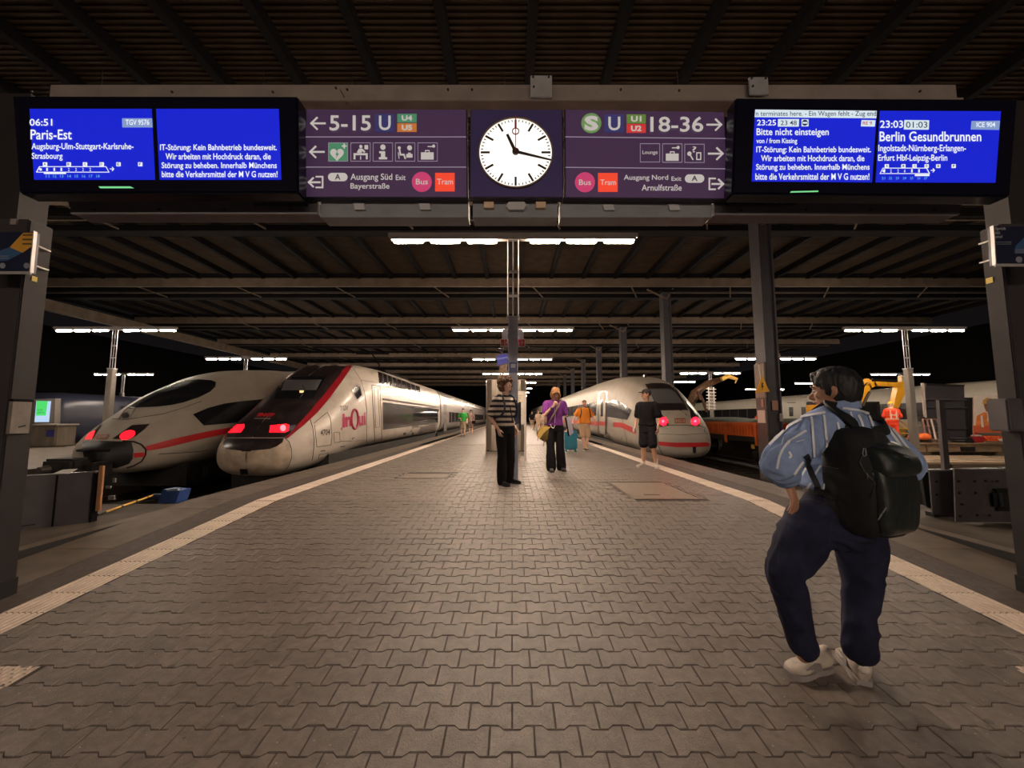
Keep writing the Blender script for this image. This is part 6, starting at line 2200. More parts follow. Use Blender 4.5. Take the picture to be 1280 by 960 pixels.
def face(parent, c, rt, fw, up, s=1.0, brow=M_eyed):
    S = lambda r, f, u: c + rt * (r * s) + fw * (f * s) + up * (u * s)
    for k in (-1, 1):
        e = put('eye', MB().ell(S(k * .031, .078, .006), (.013 * s, .013 * s, .009 * s), 12, 8), M_eyew, parent, smooth=60)
        put('iris', MB().ell(S(k * .031, .089, .006), (.005 * s, .005 * s, .005 * s), 10, 6), M_eyed, e, smooth=60)
        put('eyebrow', limb(MB(), [S(k * .014, .096, .028), S(k * .032, .092, .034), S(k * .048, .078, .028)], [.003 * s, .004 * s, .002 * s], 8, 2), brow, parent, smooth=60)
    put('mouth', limb(MB(), [S(-.022, .086, -.058), S(0, .0985, -.057), S(.022, .086, -.058)], [.003 * s, .004 * s, .003 * s], 8, 2), M_lip, parent, smooth=60)


def shoe(parent, heel, toe, up, m, sole, s=1.0, name='shoe', high=.0):
    """heel and toe: points on the ground under the shoe's ends"""
    heel, toe = Vector(heel), Vector(toe)
    ln = (toe - heel).length
    f = (toe - heel).normalized()
    r_ = f.cross(up).normalized()
    H = lambda a, z: heel + f * (a * ln) + up * z
    rows = [(.01, .020, .030, .075 + high), (.08, .032, .036, .085 + high), (.22, .036, .036, .080 + high * .8), (.38, .035, .034, .068 + high * .4), (.55, .042, .026, .048), (.74, .047, .022, .038), (.90, .040, .018, .028), (.985, .020, .012, .018)]
    mb = MB()
    rows2 = crom([list(q) for q in rows], 3)
    N = 22
    rings = []
    for a, w, h_, zt in rows2:
        ring = []
        for k in range(N):
            t = 2 * math.pi * k / N
            cs, sn = math.cos(t), math.sin(t)
            z = .022 + (zt * s) * (.5 + .5 * math.copysign(abs(sn) ** .75, sn))
            wd_ = w * s * (math.copysign(abs(cs) ** .75, cs)) * (1 - .28 * max(0, sn))
            ring.append(H(a, z) + r_ * wd_)
        rings.append(ring)
    vs = [v for ring in rings for v in ring]
    m_ = len(rings)
    fs = [(i * N + k, i * N + (k + 1) % N, (i + 1) * N + (k + 1) % N, (i + 1) * N + k) for i in range(m_ - 1) for k in range(N)]
    fs += [tuple(range(N)), tuple((m_ - 1) * N + k for k in reversed(range(N)))]
    mb.add(vs, fs)
    o = put(name, mb, m, parent, smooth=60)
    sb = MB()
    out = [(0.0, .012), (.03, .030), (.25, .037), (.42, .036), (.6, .045), (.78, .049), (.92, .040), (1.0, .018)]
    out = crom([list(q) for q in out], 3)
    pts = [H(a, 0) + r_ * (w * s) for a, w in out] + [H(a, 0) - r_ * (w * s) for a, w in reversed(out)]
    sb.prism(pts, up * .028)
    put('sole', sb, sole, o, smooth=50)
    la = MB()
    for i in range(4):
        a = .42 + .08 * i
        zt = .022 + (.080 - .055 * (a - .3) / .4) * s
        la.tube([H(a, zt * .93) - r_ * .022 * s, H(a, zt + .004), H(a + .02, zt * .93) + r_ * .022 * s], .003, 6)
    put('laces', la, sole, o)
    return o


class Person:
    """joints in the person's own frame (x right, y forward, z up), metres for a height of 1.80"""

    def __init__(s, label, loc, yaw, H=1.8, skin=M_skin, voxel=.009, lean=(0, 0)):
        s.t = thing('person', label, 'person', loc)
        s.o = Vector(loc)
        s.k = H / 1.8
        c, n = math.cos(yaw), math.sin(yaw)
        s.r = Vector((c, n, 0))        # yaw 0 faces +Y
        s.f = Vector((-n, c, 0))
        s.u = Vector((0, 0, 1))
        s.skin, s.vx, s.lean = skin, voxel, lean
        s.J = {}

    def w(s, x, y, z):
        """own frame to world"""
        b = max(0, z - .95)
        return s.o + (s.r * (x + s.lean[0] * b) + s.f * (y + s.lean[1] * b) + s.u * z) * s.k

    def torso(s, mb, g=0.0, z0=.86, fat=1.0, flare=1.0, top=1.50):
        k = s.k
        rows = [(.86, .160 * flare, .110), (.95, .165 * flare, .115), (1.06, .145, .105), (1.18, .150, .110), (1.30, .165, .115), (1.40, .170, .108), (1.46, .150, .090), (top, .090, .065)]
        secs = []
        for z, a, b in rows:
            if z >= z0 - .001:
                secs.append((s.w(0, -.005 * (z > 1.3), z), (a * fat + g) * k, (b * fat + g) * k))
        eloft(mb, secs, s.r, s.f, 30, 3, 2.3)

    def arm(s, mb, side, el, wr, g=0.0, upto=1.0, sh=None, rr=(.052, .042, .038, .028)):
        """el, wr: elbow and wrist in the own frame; upto < 1 stops on the upper arm (short sleeve)"""
        sh = Vector(sh or (side * .185, -.005, 1.415))
        el, wr = Vector(el), Vector(wr)
        k = s.k
        W = lambda v: s.w(*v)
        if upto <= 1.0:
            e = sh.lerp(el, upto)
            pts = [W(Vector((side * .12, 0, 1.42))), W(sh), W(sh.lerp(e, .5)), W(e)]
            limb(mb, pts, [(rr[0] + g) * k, (rr[0] + g) * k, ((rr[0] + rr[1]) / 2 + g * 1.05) * k, (rr[1] + g * 1.3) * k], 18, 4)
        else:
            pts = [W(Vector((side * .12, 0, 1.42))), W(sh), W(sh.lerp(el, .5)), W(el), W(el.lerp(wr, .3)), W(el.lerp(wr, upto - 1))]
            limb(mb, pts, [(x + g) * k for x in (rr[0], rr[0], (rr[0] + rr[1]) / 2, rr[1], rr[2], rr[3] + (rr[2] - rr[3]) * (2 - upto))], 18, 4)
        return W(wr)

    def leg(s, mb, hip, kn, an, g=0.0, upto=1.0, rr=(.085, .060, .056, .040), gb=None):
        k = s.k
        hip, kn, an = Vector(hip), Vector(kn), Vector(an)
        gb = g if gb is None else gb
        W = lambda v: s.w(*v)
        if upto <= .5:
            e = hip.lerp(kn, upto * 2)
            limb(mb, [W(hip), W(hip.lerp(e, .5)), W(e)], [(rr[0] + g) * k, (rr[0] - .006 + g) * k, (rr[0] - .014 + gb) * k], 20, 4)
        else:
            pts = [W(hip), W(hip.lerp(kn, .5)), W(kn), W(kn.lerp(an, .35)), W(an)]
            limb(mb, pts, [(rr[0] + g) * k, (.074 + g) * k, (rr[1] + g) * k, (rr[2] + (g + gb) / 2) * k, (rr[3] + gb) * k], 20, 4)

    def head(s, yaw=0, pitch=0, roll=0, c=(0, .02, 1.665), hs=1.0, brow=M_eyed):
        rot = Matrix.Rotation(yaw, 3, s.u)
        s.hr, s.hf = rot @ s.r, rot @ s.f
        pt = Matrix.Rotation(pitch, 3, s.hr)
        s.hf, s.hu = pt @ s.hf, pt @ s.u
        rl = Matrix.Rotation(roll, 3, s.hf)
        s.hr, s.hu = rl @ s.hr, rl @ s.hu
        s.hc = s.w(*c)
        s.hs = hs * s.k
        s.brow = brow

    def H(s, x, y, z):
        return s.hc + (s.hr * x + s.hf * y + s.hu * z) * s.hs

    def body(s, A, L_, hands, fat=1.0, armr=(.046, .037, .034, .025)):
        mb = MB()
        s.torso(mb, -.008, fat=fat)
        k = s.k
        limb(mb, [s.w(0, -.01, 1.42), s.w(0, .0, 1.50), s.hc + (s.u * -.06)], [.060 * k, .055 * k, .055 * k], 18, 3)
        head_mb(mb, s.hc, s.hr, s.hf, s.hu, s.hs)
        for side, a in zip((-1, 1), A):
            wr = s.arm(mb, side, a[0], a[1], 0, 2.0, rr=armr)
        for side, (a, h_) in zip((-1, 1), zip(A, hands)):
            d = s.r * h_['d'][0] + s.f * h_['d'][1] + s.u * h_['d'][2]
            pn = s.r * h_['n'][0] + s.f * h_['n'][1] + s.u * h_['n'][2]
            sd = s.r * h_['t'][0] + s.f * h_['t'][1] + s.u * h_['t'][2]
            hand(mb, s.w(*a[1]), d, pn, sd, k, h_.get('curl', .35), fr=max(.0085, s.vx * .95))
        for l in L_:
            s.leg(mb, l[0], l[1], l[2], 0)
            an, toe = Vector(l[2]), Vector(l[3])
            limb(mb, [s.w(*an), s.w(an.x, an.y, an.z - .03), s.w(*(an.lerp(toe, .75) + Vector((0, 0, -.02))))], [.038 * k, .036 * k, .022 * k], 12, 3)
        return fuse('body', mb, s.vx, s.skin, s.t, 3)

    def shoes(s, L_, m, sole, ln=.275, high=0.0):
        for l in L_:
            an, toe = Vector(l[2]), Vector(l[3])
            f = Vector((toe.x - an.x, toe.y - an.y, 0)).normalized()
            base = Vector((an.x, an.y, 0))
            z = l[4] if len(l) > 4 else 0
            h0 = s.w(*(base - f * .055 + Vector((0, 0, z))))
            t0 = s.w(*(base + f * (ln - .055)))
            up = (t0 - h0).normalized().cross(s.u).cross((t0 - h0).normalized()).normalized()
            shoe(s.t, h0, t0, up if up.z > 0 else -up, m, sole, s.k, high=high)


def hair_cap(p, m, rows, name='hair', n=26, jig=0.0, voxel=None, seed=1, strands=0):
    """rows: (u, rx, ry, dy) sections up the head"""
    mb = MB()
    eloft(mb, [(p.H(0, dy, u), rx * p.hs, ry * p.hs) for u, rx, ry, dy in rows], p.hr, p.hf, n, 3)
    return mb


HD = dict(d=(0, .05, -1), n=(1, 0, 0), t=(0, 1, 0))


def hd(d, n, t, curl=.35):
    return dict(d=d, n=n, t=t, curl=curl)


# ---------------- curly-haired man in the striped T-shirt
g0_ = PZ(631, 605, 0)
p = Person('young man with curly dark hair in a black and cream striped T-shirt, hand in pocket', (g0_.x, g0_.y, 0), R(180 + 42), 1.80, M_skin2, .0085)
AL = [((.0, 0, 0), (0, 0, 0))]
# his right arm is on the viewer's left
A_ = [((-.235, -.10, 1.13), (-.20, .06, .93)), ((.25, -.10, 1.14), (.19, .05, .93))]
L_ = [((-.085, 0, .92), (-.100, .03, .50), (-.115, -.02, .09), (-.19, .15, .03)), ((.085, 0, .92), (.10, .03, .50), (.105, .04, .09), (.13, .22, .03))]
p.head(R(4), R(16), 0, (.0, .03, 1.668), 1.0, mat('hair_brown', (.045, .024, .014), .8))
p.body(A_, L_, [hd((.1, .3, -1), (1, 0, 0), (0, 1, .2)), hd((-.1, .3, -1), (-1, 0, 0), (0, 1, .2))])
face(p.t, p.hc, p.hr, p.hf, p.hu, p.hs, mat('hair_brown', (.045, .024, .014), .8))
m = mat('striped_jersey', (.50, .42, .36), .85, spec=.15)
nt = m.node_tree
tc = nt.nodes.new('ShaderNodeTexCoord')
sp = nt.nodes.new('ShaderNodeSeparateXYZ')
nt.links.new(tc.outputs['Object'], sp.inputs[0])
mt = nt.nodes.new('ShaderNodeMath')
mt.operation = 'MULTIPLY_ADD'
mt.inputs[1].default_value = 1 / .088
mt.inputs[2].default_value = .30
nt.links.new(sp.outputs[2], mt.inputs[0])
fr_ = nt.nodes.new('ShaderNodeMath')
fr_.operation = 'FRACT'
nt.links.new(mt.outputs[0], fr_.inputs[0])
gt = nt.nodes.new('ShaderNodeMath')
gt.operation = 'LESS_THAN'
gt.inputs[1].default_value = .5
nt.links.new(fr_.outputs[0], gt.inputs[0])
mx = nt.nodes.new('ShaderNodeMix')
mx.data_type = 'RGBA'
nt.links.new(gt.outputs[0], mx.inputs[0])
mx.inputs[6].default_value = (.50, .42, .36, 1)
mx.inputs[7].default_value = (.022, .021, .028, 1)
nt.links.new(mx.outputs[2], nt.nodes['Principled BSDF'].inputs['Base Color'])
mb = MB()
p.torso(mb, .022, .95, 1.0, 1.02, 1.505)
for sd, a in zip((-1, 1), A_):
    p.arm(mb, sd, a[0], a[1], .024, .78)
fuse('striped_shirt', mb, .012, m, p.t, 3, .004, 11, label='black and cream striped T-shirt')
mb = MB()
eloft(mb, [(p.w(0, 0, .84), .150 * p.k, .112 * p.k), (p.w(0, 0, .95), .168 * p.k, .122 * p.k), (p.w(0, 0, 1.02), .158 * p.k, .116 * p.k)], p.r, p.f, 28, 3)
for l in L_:
    p.leg(mb, l[0], l[1], (l[2][0], l[2][1], .07), .016, 1, gb=.042)
fuse('trousers', mb, .012, M_blk, p.t, 3, .005, 8)
p.shoes(L_, M_blk, mat('sole_black', (.02, .02, .02), .6))
mh = mat('hair_curly', (.12, .058, .030), .75, var=.5, scale=60)
mb = hair_cap(p, mh, [(-.06, .078, .066, -.05), (-.01, .100, .088, -.04), (.04, .116, .112, -.022), (.10, .122, .122, -.008), (.16, .095, .102, -.005), (.195, .04, .04, -.01)])
rs_ = random.Random(4)
for i in range(260):
    a = rs_.uniform(0, 2 * math.pi)
    u = rs_.uniform(-.085, .195)
    fr0 = math.sin(a)
    if fr0 > .35 and u < .055:
        continue
    rad = math.sqrt(max(.05, 1 - ((u - .05) / .165) ** 2))
    q = p.H(math.cos(a) * .128 * rad, math.sin(a) * .128 * rad - .012, u)
    rr = rs_.uniform(.014, .024) * p.k
    mb.ell(q, (rr, rr, rr), 8, 6)
fuse('curly_hair', mb, .009, mh, p.t, 1, .004, 45, (1, 1, 1))
# straps and small pack
bk = thing('backpack', 'small dark backpack worn by the curly-haired man in stripes', 'backpack', tuple(p.w(0, -.2, 1.1)))
for sd in (-1, 1):
    pts = [p.w(sd * .09, -.135, 1.28), p.w(sd * .11, -.10, 1.46), p.w(sd * .12, .0, 1.505), p.w(sd * .125, .10, 1.44), p.w(sd * .135, .155, 1.28), p.w(sd * .165, .10, 1.16), p.w(sd * .17, -.05, 1.12)]
    q = crom([[*v] for v in pts], 4)
    strap = MB()
    for i in range(len(q) - 1):
        strap.bar(q[i], q[i + 1], .035, .012, up=tuple(p.r))
    put('strap', strap, mat('strap_navy', (.02, .022, .035), .7), bk)
mb = MB()
eloft(mb, [(p.w(0, -.20, 1.0), .11 * p.k, .05 * p.k), (p.w(0, -.21, 1.12), .13 * p.k, .07 * p.k), (p.w(0, -.20, 1.3), .12 * p.k, .06 * p.k), (p.w(0, -.19, 1.42), .08 * p.k, .04 * p.k)], p.r, p.f, 20, 3, 3)
put('pouch', mb, mat('pack_dark', (.03, .032, .045), .7), bk, smooth=60)
put('hanging_loop', MB().bar(p.w(-.21, .04, 1.02), p.w(-.215, .02, .86), .02, .012), M_blk, p.t)
put('strap_tail', MB().bar(p.w(.03, .17, 1.30), p.w(-.02, .175, 1.06), .016, .008), mat('strap_navy', (.02, .022, .035), .7), bk)

# ---------------- person in the purple shirt, head bowed
g0_ = PZ(694, 588, 0)
p = Person('person in a purple T-shirt and flared black trousers, head bowed, hand at mouth', (g0_.x, g0_.y, 0), R(180 + 4), 1.80, M_skin2, .0085, (0, .06))
A_ = [((.24, .02, 1.14), (.235, .18, .98)), ((-.255, .06, 1.17), (-.06, .20, 1.40))]
A_ = [((-.25, .0, 1.15), (-.245, .10, .93)), ((.25, .10, 1.17), (.055, .19, 1.37))]
L_ = [((-.085, 0, .92), (-.10, .05, .50), (-.135, .0, .10), (-.16, .2, .03)), ((.085, 0, .92), (.11, .07, .50), (.10, .10, .09), (.12, .3, .03))]
p.head(R(4), R(-34), 0, (.0, .07, 1.635), 1.0)
p.body(A_, L_, [hd((0, .1, -1), (1, 0, 0), (0, 1, 0), .7), hd((-.45, .15, .9), (-.5, -1, 0), (-.6, 0, .3), .9)])
face(p.t, p.hc, p.hr, p.hf, p.hu, p.hs, mat('hair_ginger', (.36, .17, .07), .7))
mb = MB()
p.torso(mb, .018, .93, 1.04, 1.02, 1.50)
for sd, a in zip((-1, 1), A_):
    p.arm(mb, sd, a[0], a[1], .018, .72)
fuse('purple_shirt', mb, .012, mat('cloth_purple', (.20, .045, .26), .85, spec=.15, var=.12, scale=25), p.t, 3, .006, 9, label='purple T-shirt')
mb = MB()
eloft(mb, [(p.w(0, 0, .82), .155 * p.k, .118 * p.k), (p.w(0, 0, .93), .172 * p.k, .128 * p.k), (p.w(0, 0, 1.0), .158 * p.k, .118 * p.k)], p.r, p.f, 28, 3)
for l in L_:
    p.leg(mb, l[0], l[1], (l[2][0], l[2][1], .075), .022, 1, gb=.062)
fuse('flared_trousers', mb, .012, M_blk, p.t, 3, .006, 8)
p.shoes(L_, mat('boot_black', (.03, .026, .024), .5), mat('sole_black', (.02, .02, .02), .6), .29, .03)
mh = mat('hair_ginger', (.36, .17, .07), .7)
mb = hair_cap(p, mh, [(-.150, .060, .035, -.05), (-.11, .088, .066, -.036), (-.06, .098, .086, -.028), (.0, .098, .098, -.018), (.05, .092, .102, -.010), (.095, .078, .092, -.008), (.128, .045, .055, -.01), (.140, .012, .012, -.01)])
for sd in (-1, 1):
    limb(mb, [p.H(sd * .03, .085, .075), p.H(sd * .066, .075, .03), p.H(sd * .080, .075, -.03), p.H(sd * .074, .085, -.12)], [.022 * p.k, .026 * p.k, .026 * p.k, .012 * p.k], 10, 3)
fuse('hair', mb, .010, mat('hair_ginger_bob', (.36, .17, .07), .7, var=.45, scale=40, stretch=(3, 3, .6)), p.t, 2, .004, 26, (1, 1, .3))
put('wristband', MB().tube([p.w(.085, .18, 1.335), p.w(.105, .17, 1.30)], .034 * p.k, 14), mat('wristband', (.10, .05, .13), .7), p.t)
put('collar_lanyard', MB().tube([p.w(-.07, .04, 1.50), p.w(-.02, .145, 1.38), p.w(.02, .165, 1.2), p.w(.03, .17, 1.0)], .007, 6).tube([p.w(.06, .04, 1.50), p.w(.03, .145, 1.36), p.w(.03, .165, 1.2)], .007, 6), mat('lanyard', (.42, .30, .36), .6), p.t)
ch = MB()
cp = crom([[*p.w(.03, .17, .97)], [*p.w(.06, .18, .90)], [*p.w(.10, .16, .93)], [*p.w(.12, .14, .98)]], 4)
ch.tube([Vector(v) for v in cp], .008, 6)
put('belt_chain', ch, mat('chain', (.5, .48, .46), .3, metal=.8), p.t)
bg = thing('shoulder_bag', 'mustard yellow cloth shoulder bag hanging at the hip of the purple-shirted person', 'bag', tuple(p.w(.23, -.05, .62)))
mb = MB()
eloft(mb, [(p.w(.15, .02, .60), .05, .05), (p.w(.20, .02, .68), .15, .075), (p.w(.23, .02, .80), .17, .08), (p.w(.20, .02, .90), .13, .06), (p.w(.16, .02, .96), .06, .03)], p.r, p.f, 20, 3, 2.6)
mb2 = fuse('bag_body', mb, .014, mat('bag_olive', (.20, .13, .03), .8, var=.2, scale=12), bg, 2, .006, 9)
put('flap', loft(0, [(0, .05, -.01, .01, 2, 0), (.01, .05, -.01, .01, 2, 0)], [0, .01], 8), M_blk, bg) if 0 else None
put('flap', MB().prism([p.w(.10, .115, .93), p.w(.28, .115, .93), p.w(.40, .115, .76), p.w(.36, .12, .66), p.w(.26, .125, .80)], tuple(p.f * .012)), mat('bag_mustard', (.55, .36, .09), .8, var=.1, scale=12), bg, label='mustard yellow flap')
put('bag_strap', MB().tube([p.w(.16, .03, .94), p.w(.10, .16, 1.12), p.w(-.04, .165, 1.33), p.w(-.12, .06, 1.50), p.w(-.10, -.10, 1.42), p.w(.10, -.16, 1.1), p.w(.17, -.02, .94)], .016, 8), mat('strap_taupe', (.22, .15, .13), .8), bg)
put('tassel', MB().tube([p.w(.24, .10, .66), p.w(.27, .12, .52)], .008, 6).tube([p.w(.38, .11, .72), p.w(.39, .12, .64)], .008, 6), mat('strap_taupe', (.22, .15, .13), .8), bg)
c_ = thing('flat_case', 'flat pale lilac case carried at the left side of the purple-shirted person', 'case', tuple(p.w(-.27, .1, .7)))
put('panel', MB().prism([p.w(-.20, .13, 1.12), p.w(-.31, .10, 1.14), p.w(-.37, .10, .80), p.w(-.27, .13, .73)], tuple(p.f * .05)), mat('case_lilac', (.42, .38, .46), .5), c_)
put('dark_side', MB().prism([p.w(-.19, .125, 1.12), p.w(-.20, .13, 1.125), p.w(-.27, .13, .73), p.w(-.255, .125, .74)], tuple(p.f * .11)), M_blk, c_)
put('grip', MB().tube([p.w(-.235, .12, 1.12), p.w(-.245, .12, .93 + .22), p.w(-.27, .12, 1.13)], .01, 6), M_blk, c_)

# ---------------- man in black T-shirt and shorts with cap
g0_ = PZ(811, 584, 0)
p = Person('man in black cap, T-shirt and shorts with white trainers, looking left', (g0_.x, g0_.y, 0), R(180 - 42), 1.78, M_skin3, .0085)
A_ = [((-.26, -.03, 1.14), (-.27, .08, .88)), ((.26, -.03, 1.14), (.27, .08, .88))]
L_ = [((-.085, 0, .92), (-.115, .02, .50), (-.15, -.05, .09), (-.24, .12, .03)), ((.085, 0, .92), (.10, .02, .50), (.125, .0, .09), (.18, .2, .03))]
p.head(R(-48), R(2), 0, (.0, .025, 1.665))
p.body(A_, L_, [hd((0, .1, -1), (1, 0, 0), (0, 1, 0), .6), hd((0, .1, -1), (-1, 0, 0), (0, 1, 0), .5)])
face(p.t, p.hc, p.hr, p.hf, p.hu, p.hs)
mb = MB()
p.torso(mb, .030, .90, 1.06, 1.03, 1.50)
for sd, a in zip((-1, 1), A_):
    p.arm(mb, sd, a[0], a[1], .034, .80)
fuse('black_shirt', mb, .012, M_blk, p.t, 3, .006, 9)
mb = MB()
eloft(mb, [(p.w(0, 0, .80), .165 * p.k, .125 * p.k), (p.w(0, 0, .92), .180 * p.k, .132 * p.k), (p.w(0, 0, .99), .170 * p.k, .125 * p.k)], p.r, p.f, 28, 3)
for l in L_:
    p.leg(mb, l[0], l[1], l[2], .030, .46, gb=.040)
fuse('black_shorts', mb, .012, mat('shorts_black', (.014, .013, .017), .85, spec=.15), p.t, 3, .005, 8)
for l in L_:
    an = Vector(l[2])
    put('sock', limb(MB(), [p.w(an.x, an.y, .20), p.w(an.x, an.y, .07)], [.046 * p.k, .044 * p.k], 14, 3), mat('sock_white', (.62, .56, .52), .8), p.t, smooth=60)
p.shoes(L_, mat('trainer_white', (.55, .48, .42), .5, var=.15, scale=20), mat('sole_white', (.6, .54, .48), .5), .29)
mb = hair_cap(p, None, [(-.02, .080, .066, -.035), (.03, .084, .092, -.018), (.07, .082, .098, -.012)])
fuse('hair', mb, .010, mat('hair_black', (.012, .009, .008), .7), p.t, 2)
mb = MB()
eloft(mb, [(p.H(0, -.008, .045), .084 * p.hs, .104 * p.hs), (p.H(0, -.010, .085), .083 * p.hs, .102 * p.hs), (p.H(0, -.010, .118), .062 * p.hs, .078 * p.hs), (p.H(0, -.010, .135), .02 * p.hs, .03 * p.hs)], p.hr, p.hf, 28, 3)
mb.prism([p.H(x_, y_, z_) for x_, y_, z_ in ((-.07, .06, .05), (-.075, .12, .045), (-.05, .165, .040), (0, .18, .040), (.05, .165, .040), (.075, .12, .045), (.07, .06, .05))], tuple(p.hu * .012))
put('cap', mb, mat('cap_black', (.018, .016, .018), .7), p.t, smooth=50)
put('phone', MB().prism([p.w(.255, .12, .90), p.w(.29, .15, .90), p.w(.29, .15, .80), p.w(.255, .12, .80)], tuple(p.r * .01)), mat('phone_pale', (.6, .6, .62), .3), p.t)

# ---------------- man in the orange shirt walking to the viewer
g0_ = PZ(731, 563, 0)
p = Person('stout shaven-headed man in an orange shirt and beige shorts walking this way', (g0_.x, g0_.y, 0), R(180 + 6), 1.74, M_skin2, .010)
A_ = [((-.31, -.02, 1.20), (-.35, .10, 1.00)), ((.32, .0, 1.22), (.43, .05, 1.03))]
L_ = [((-.085, 0, .92), (-.10, .05, .50), (-.06, .0, .12), (-.07, .2, .05)), ((.085, 0, .92), (.095, .10, .51), (.06, .16, .10), (.06, .36, .03))]
p.head(R(2), R(2), 0, (.0, .03, 1.66), 1.02)
p.body(A_, L_, [hd((-.2, .2, -1), (1, 0, 0), (0, 1, 0), .5), hd((.3, .3, -.8), (-1, 0, -.3), (0, 1, 0), 1.0)], 1.18, (.052, .044, .040, .030))
face(p.t, p.hc, p.hr, p.hf, p.hu, p.hs)
mb = MB()
p.torso(mb, .028, .88, 1.26, 1.02, 1.50)
for sd, a in zip((-1, 1), A_):
    p.arm(mb, sd, a[0], a[1], .034, .78)
fuse('orange_shirt', mb, .013, mat('cloth_orange', (.80, .26, .04), .85, spec=.15, var=.08, scale=20), p.t, 3, .006, 9, label='orange T-shirt')
mb = MB()
eloft(mb, [(p.w(0, 0, .80), .175 * p.k, .13 * p.k), (p.w(0, 0, .92), .19 * p.k, .14 * p.k)], p.r, p.f, 28, 3)
for l in L_:
    p.leg(mb, l[0], l[1], l[2], .024, .47, gb=.032)
fuse('beige_shorts', mb, .013, mat('cloth_beige', (.50, .34, .22), .85, spec=.15), p.t, 3, .005, 8)
p.shoes(L_, mat('boot_black', (.03, .026, .024), .5), mat('sole_white', (.6, .54, .48), .5), .28)
mb = hair_cap(p, None, [(.02, .079, .094, -.012), (.06, .080, .099, -.009), (.10, .056, .072, -.01), (.125, .02, .03, -.01)])
fuse('short_hair', mb, .010, mat('hair_stubble', (.26, .15, .10), .8), p.t, 1)
put('beard', limb(MB(), [p.H(-.062, .03, -.06), p.H(-.04, .07, -.10), p.H(0, .088, -.112), p.H(.04, .07, -.10), p.H(.062, .03, -.06)], [.012, .016, .018, .016, .012], 10, 3), mat('beard_brown', (.13, .06, .03), .8), p.t, smooth=60)
bk = thing('backpack', 'black backpack whose straps cross the orange shirt', 'backpack', tuple(p.w(0, -.22, 1.1)))
for sd in (-1, 1):
    q = crom([[*p.w(sd * .10, -.16, 1.40)], [*p.w(sd * .135, -.02, 1.52)], [*p.w(sd * .15, .13, 1.44)], [*p.w(sd * .165, .18, 1.30)], [*p.w(sd * .20, .13, 1.16)]], 4)
    strap = MB()
    for i in range(len(q) - 1):
        strap.bar(q[i], q[i + 1], .05, .014, up=tuple(p.r))
    put('strap', strap, M_blk, bk)
mb = MB()
eloft(mb, [(p.w(0, -.26, 1.0), .13, .06), (p.w(0, -.27, 1.2), .15, .08), (p.w(0, -.25, 1.44), .11, .05)], p.r, p.f, 18, 3, 3)
put('pouch', mb, M_blk, bk, smooth=60)
# teal suitcase
q0 = PZ(714.5, 565, 0)
st = thing('suitcase', 'large teal hard-shell suitcase pulled beside the orange-shirted man', 'suitcase', (q0.x, q0.y, 0))
sx0, sx1 = PZ(706.5, 565, 0).x, PZ(722, 565, 0).x
zt = P(714, 537, q0.y).z
mte = mat('teal_shell', (.015, .17, .25), .45, var=.08, scale=5)
put('shell', MB().bbox(sx0, sx1, q0.y, q0.y + .26, .07, zt - .03, .04), mte, st, smooth=40)
rb = MB()
for i in range(4):
    x = sx0 + .05 + (sx1 - sx0 - .1) * i / 3
    rb.bbox(x - .012, x + .012, q0.y - .008, q0.y + .004, .14, zt - .10, .003)
put('ribs', rb, mte, st, kind='stuff')
for x in (sx0 + .05, sx1 - .05):
    put('wheel', MB().disc((x - .02, q0.y + .05, .035), (1, 0, 0), .035, .04, 14), mte, st)
    put('wheel', MB().disc((x - .02, q0.y + .21, .035), (1, 0, 0), .035, .04, 14), mte, st)
hp_ = p.w(.44, .10, .93)
put('pull_handle', MB().tube([(sx1 - .08, q0.y + .2, zt - .04), (hp_.x - .02, hp_.y, hp_.z - .02)], .010, 8).tube([(sx1 - .18, q0.y + .2, zt - .04), (hp_.x - .10, hp_.y, hp_.z - .02)], .010, 8).tube([(hp_.x + .01, hp_.y, hp_.z - .02), (hp_.x - .12, hp_.y, hp_.z - .02)], .014, 8), M_rail, st)
put('side_grip', MB().bbox(sx1, sx1 + .04, q0.y + .08, q0.y + .18, zt * .62, zt * .78, .01), mte, st)


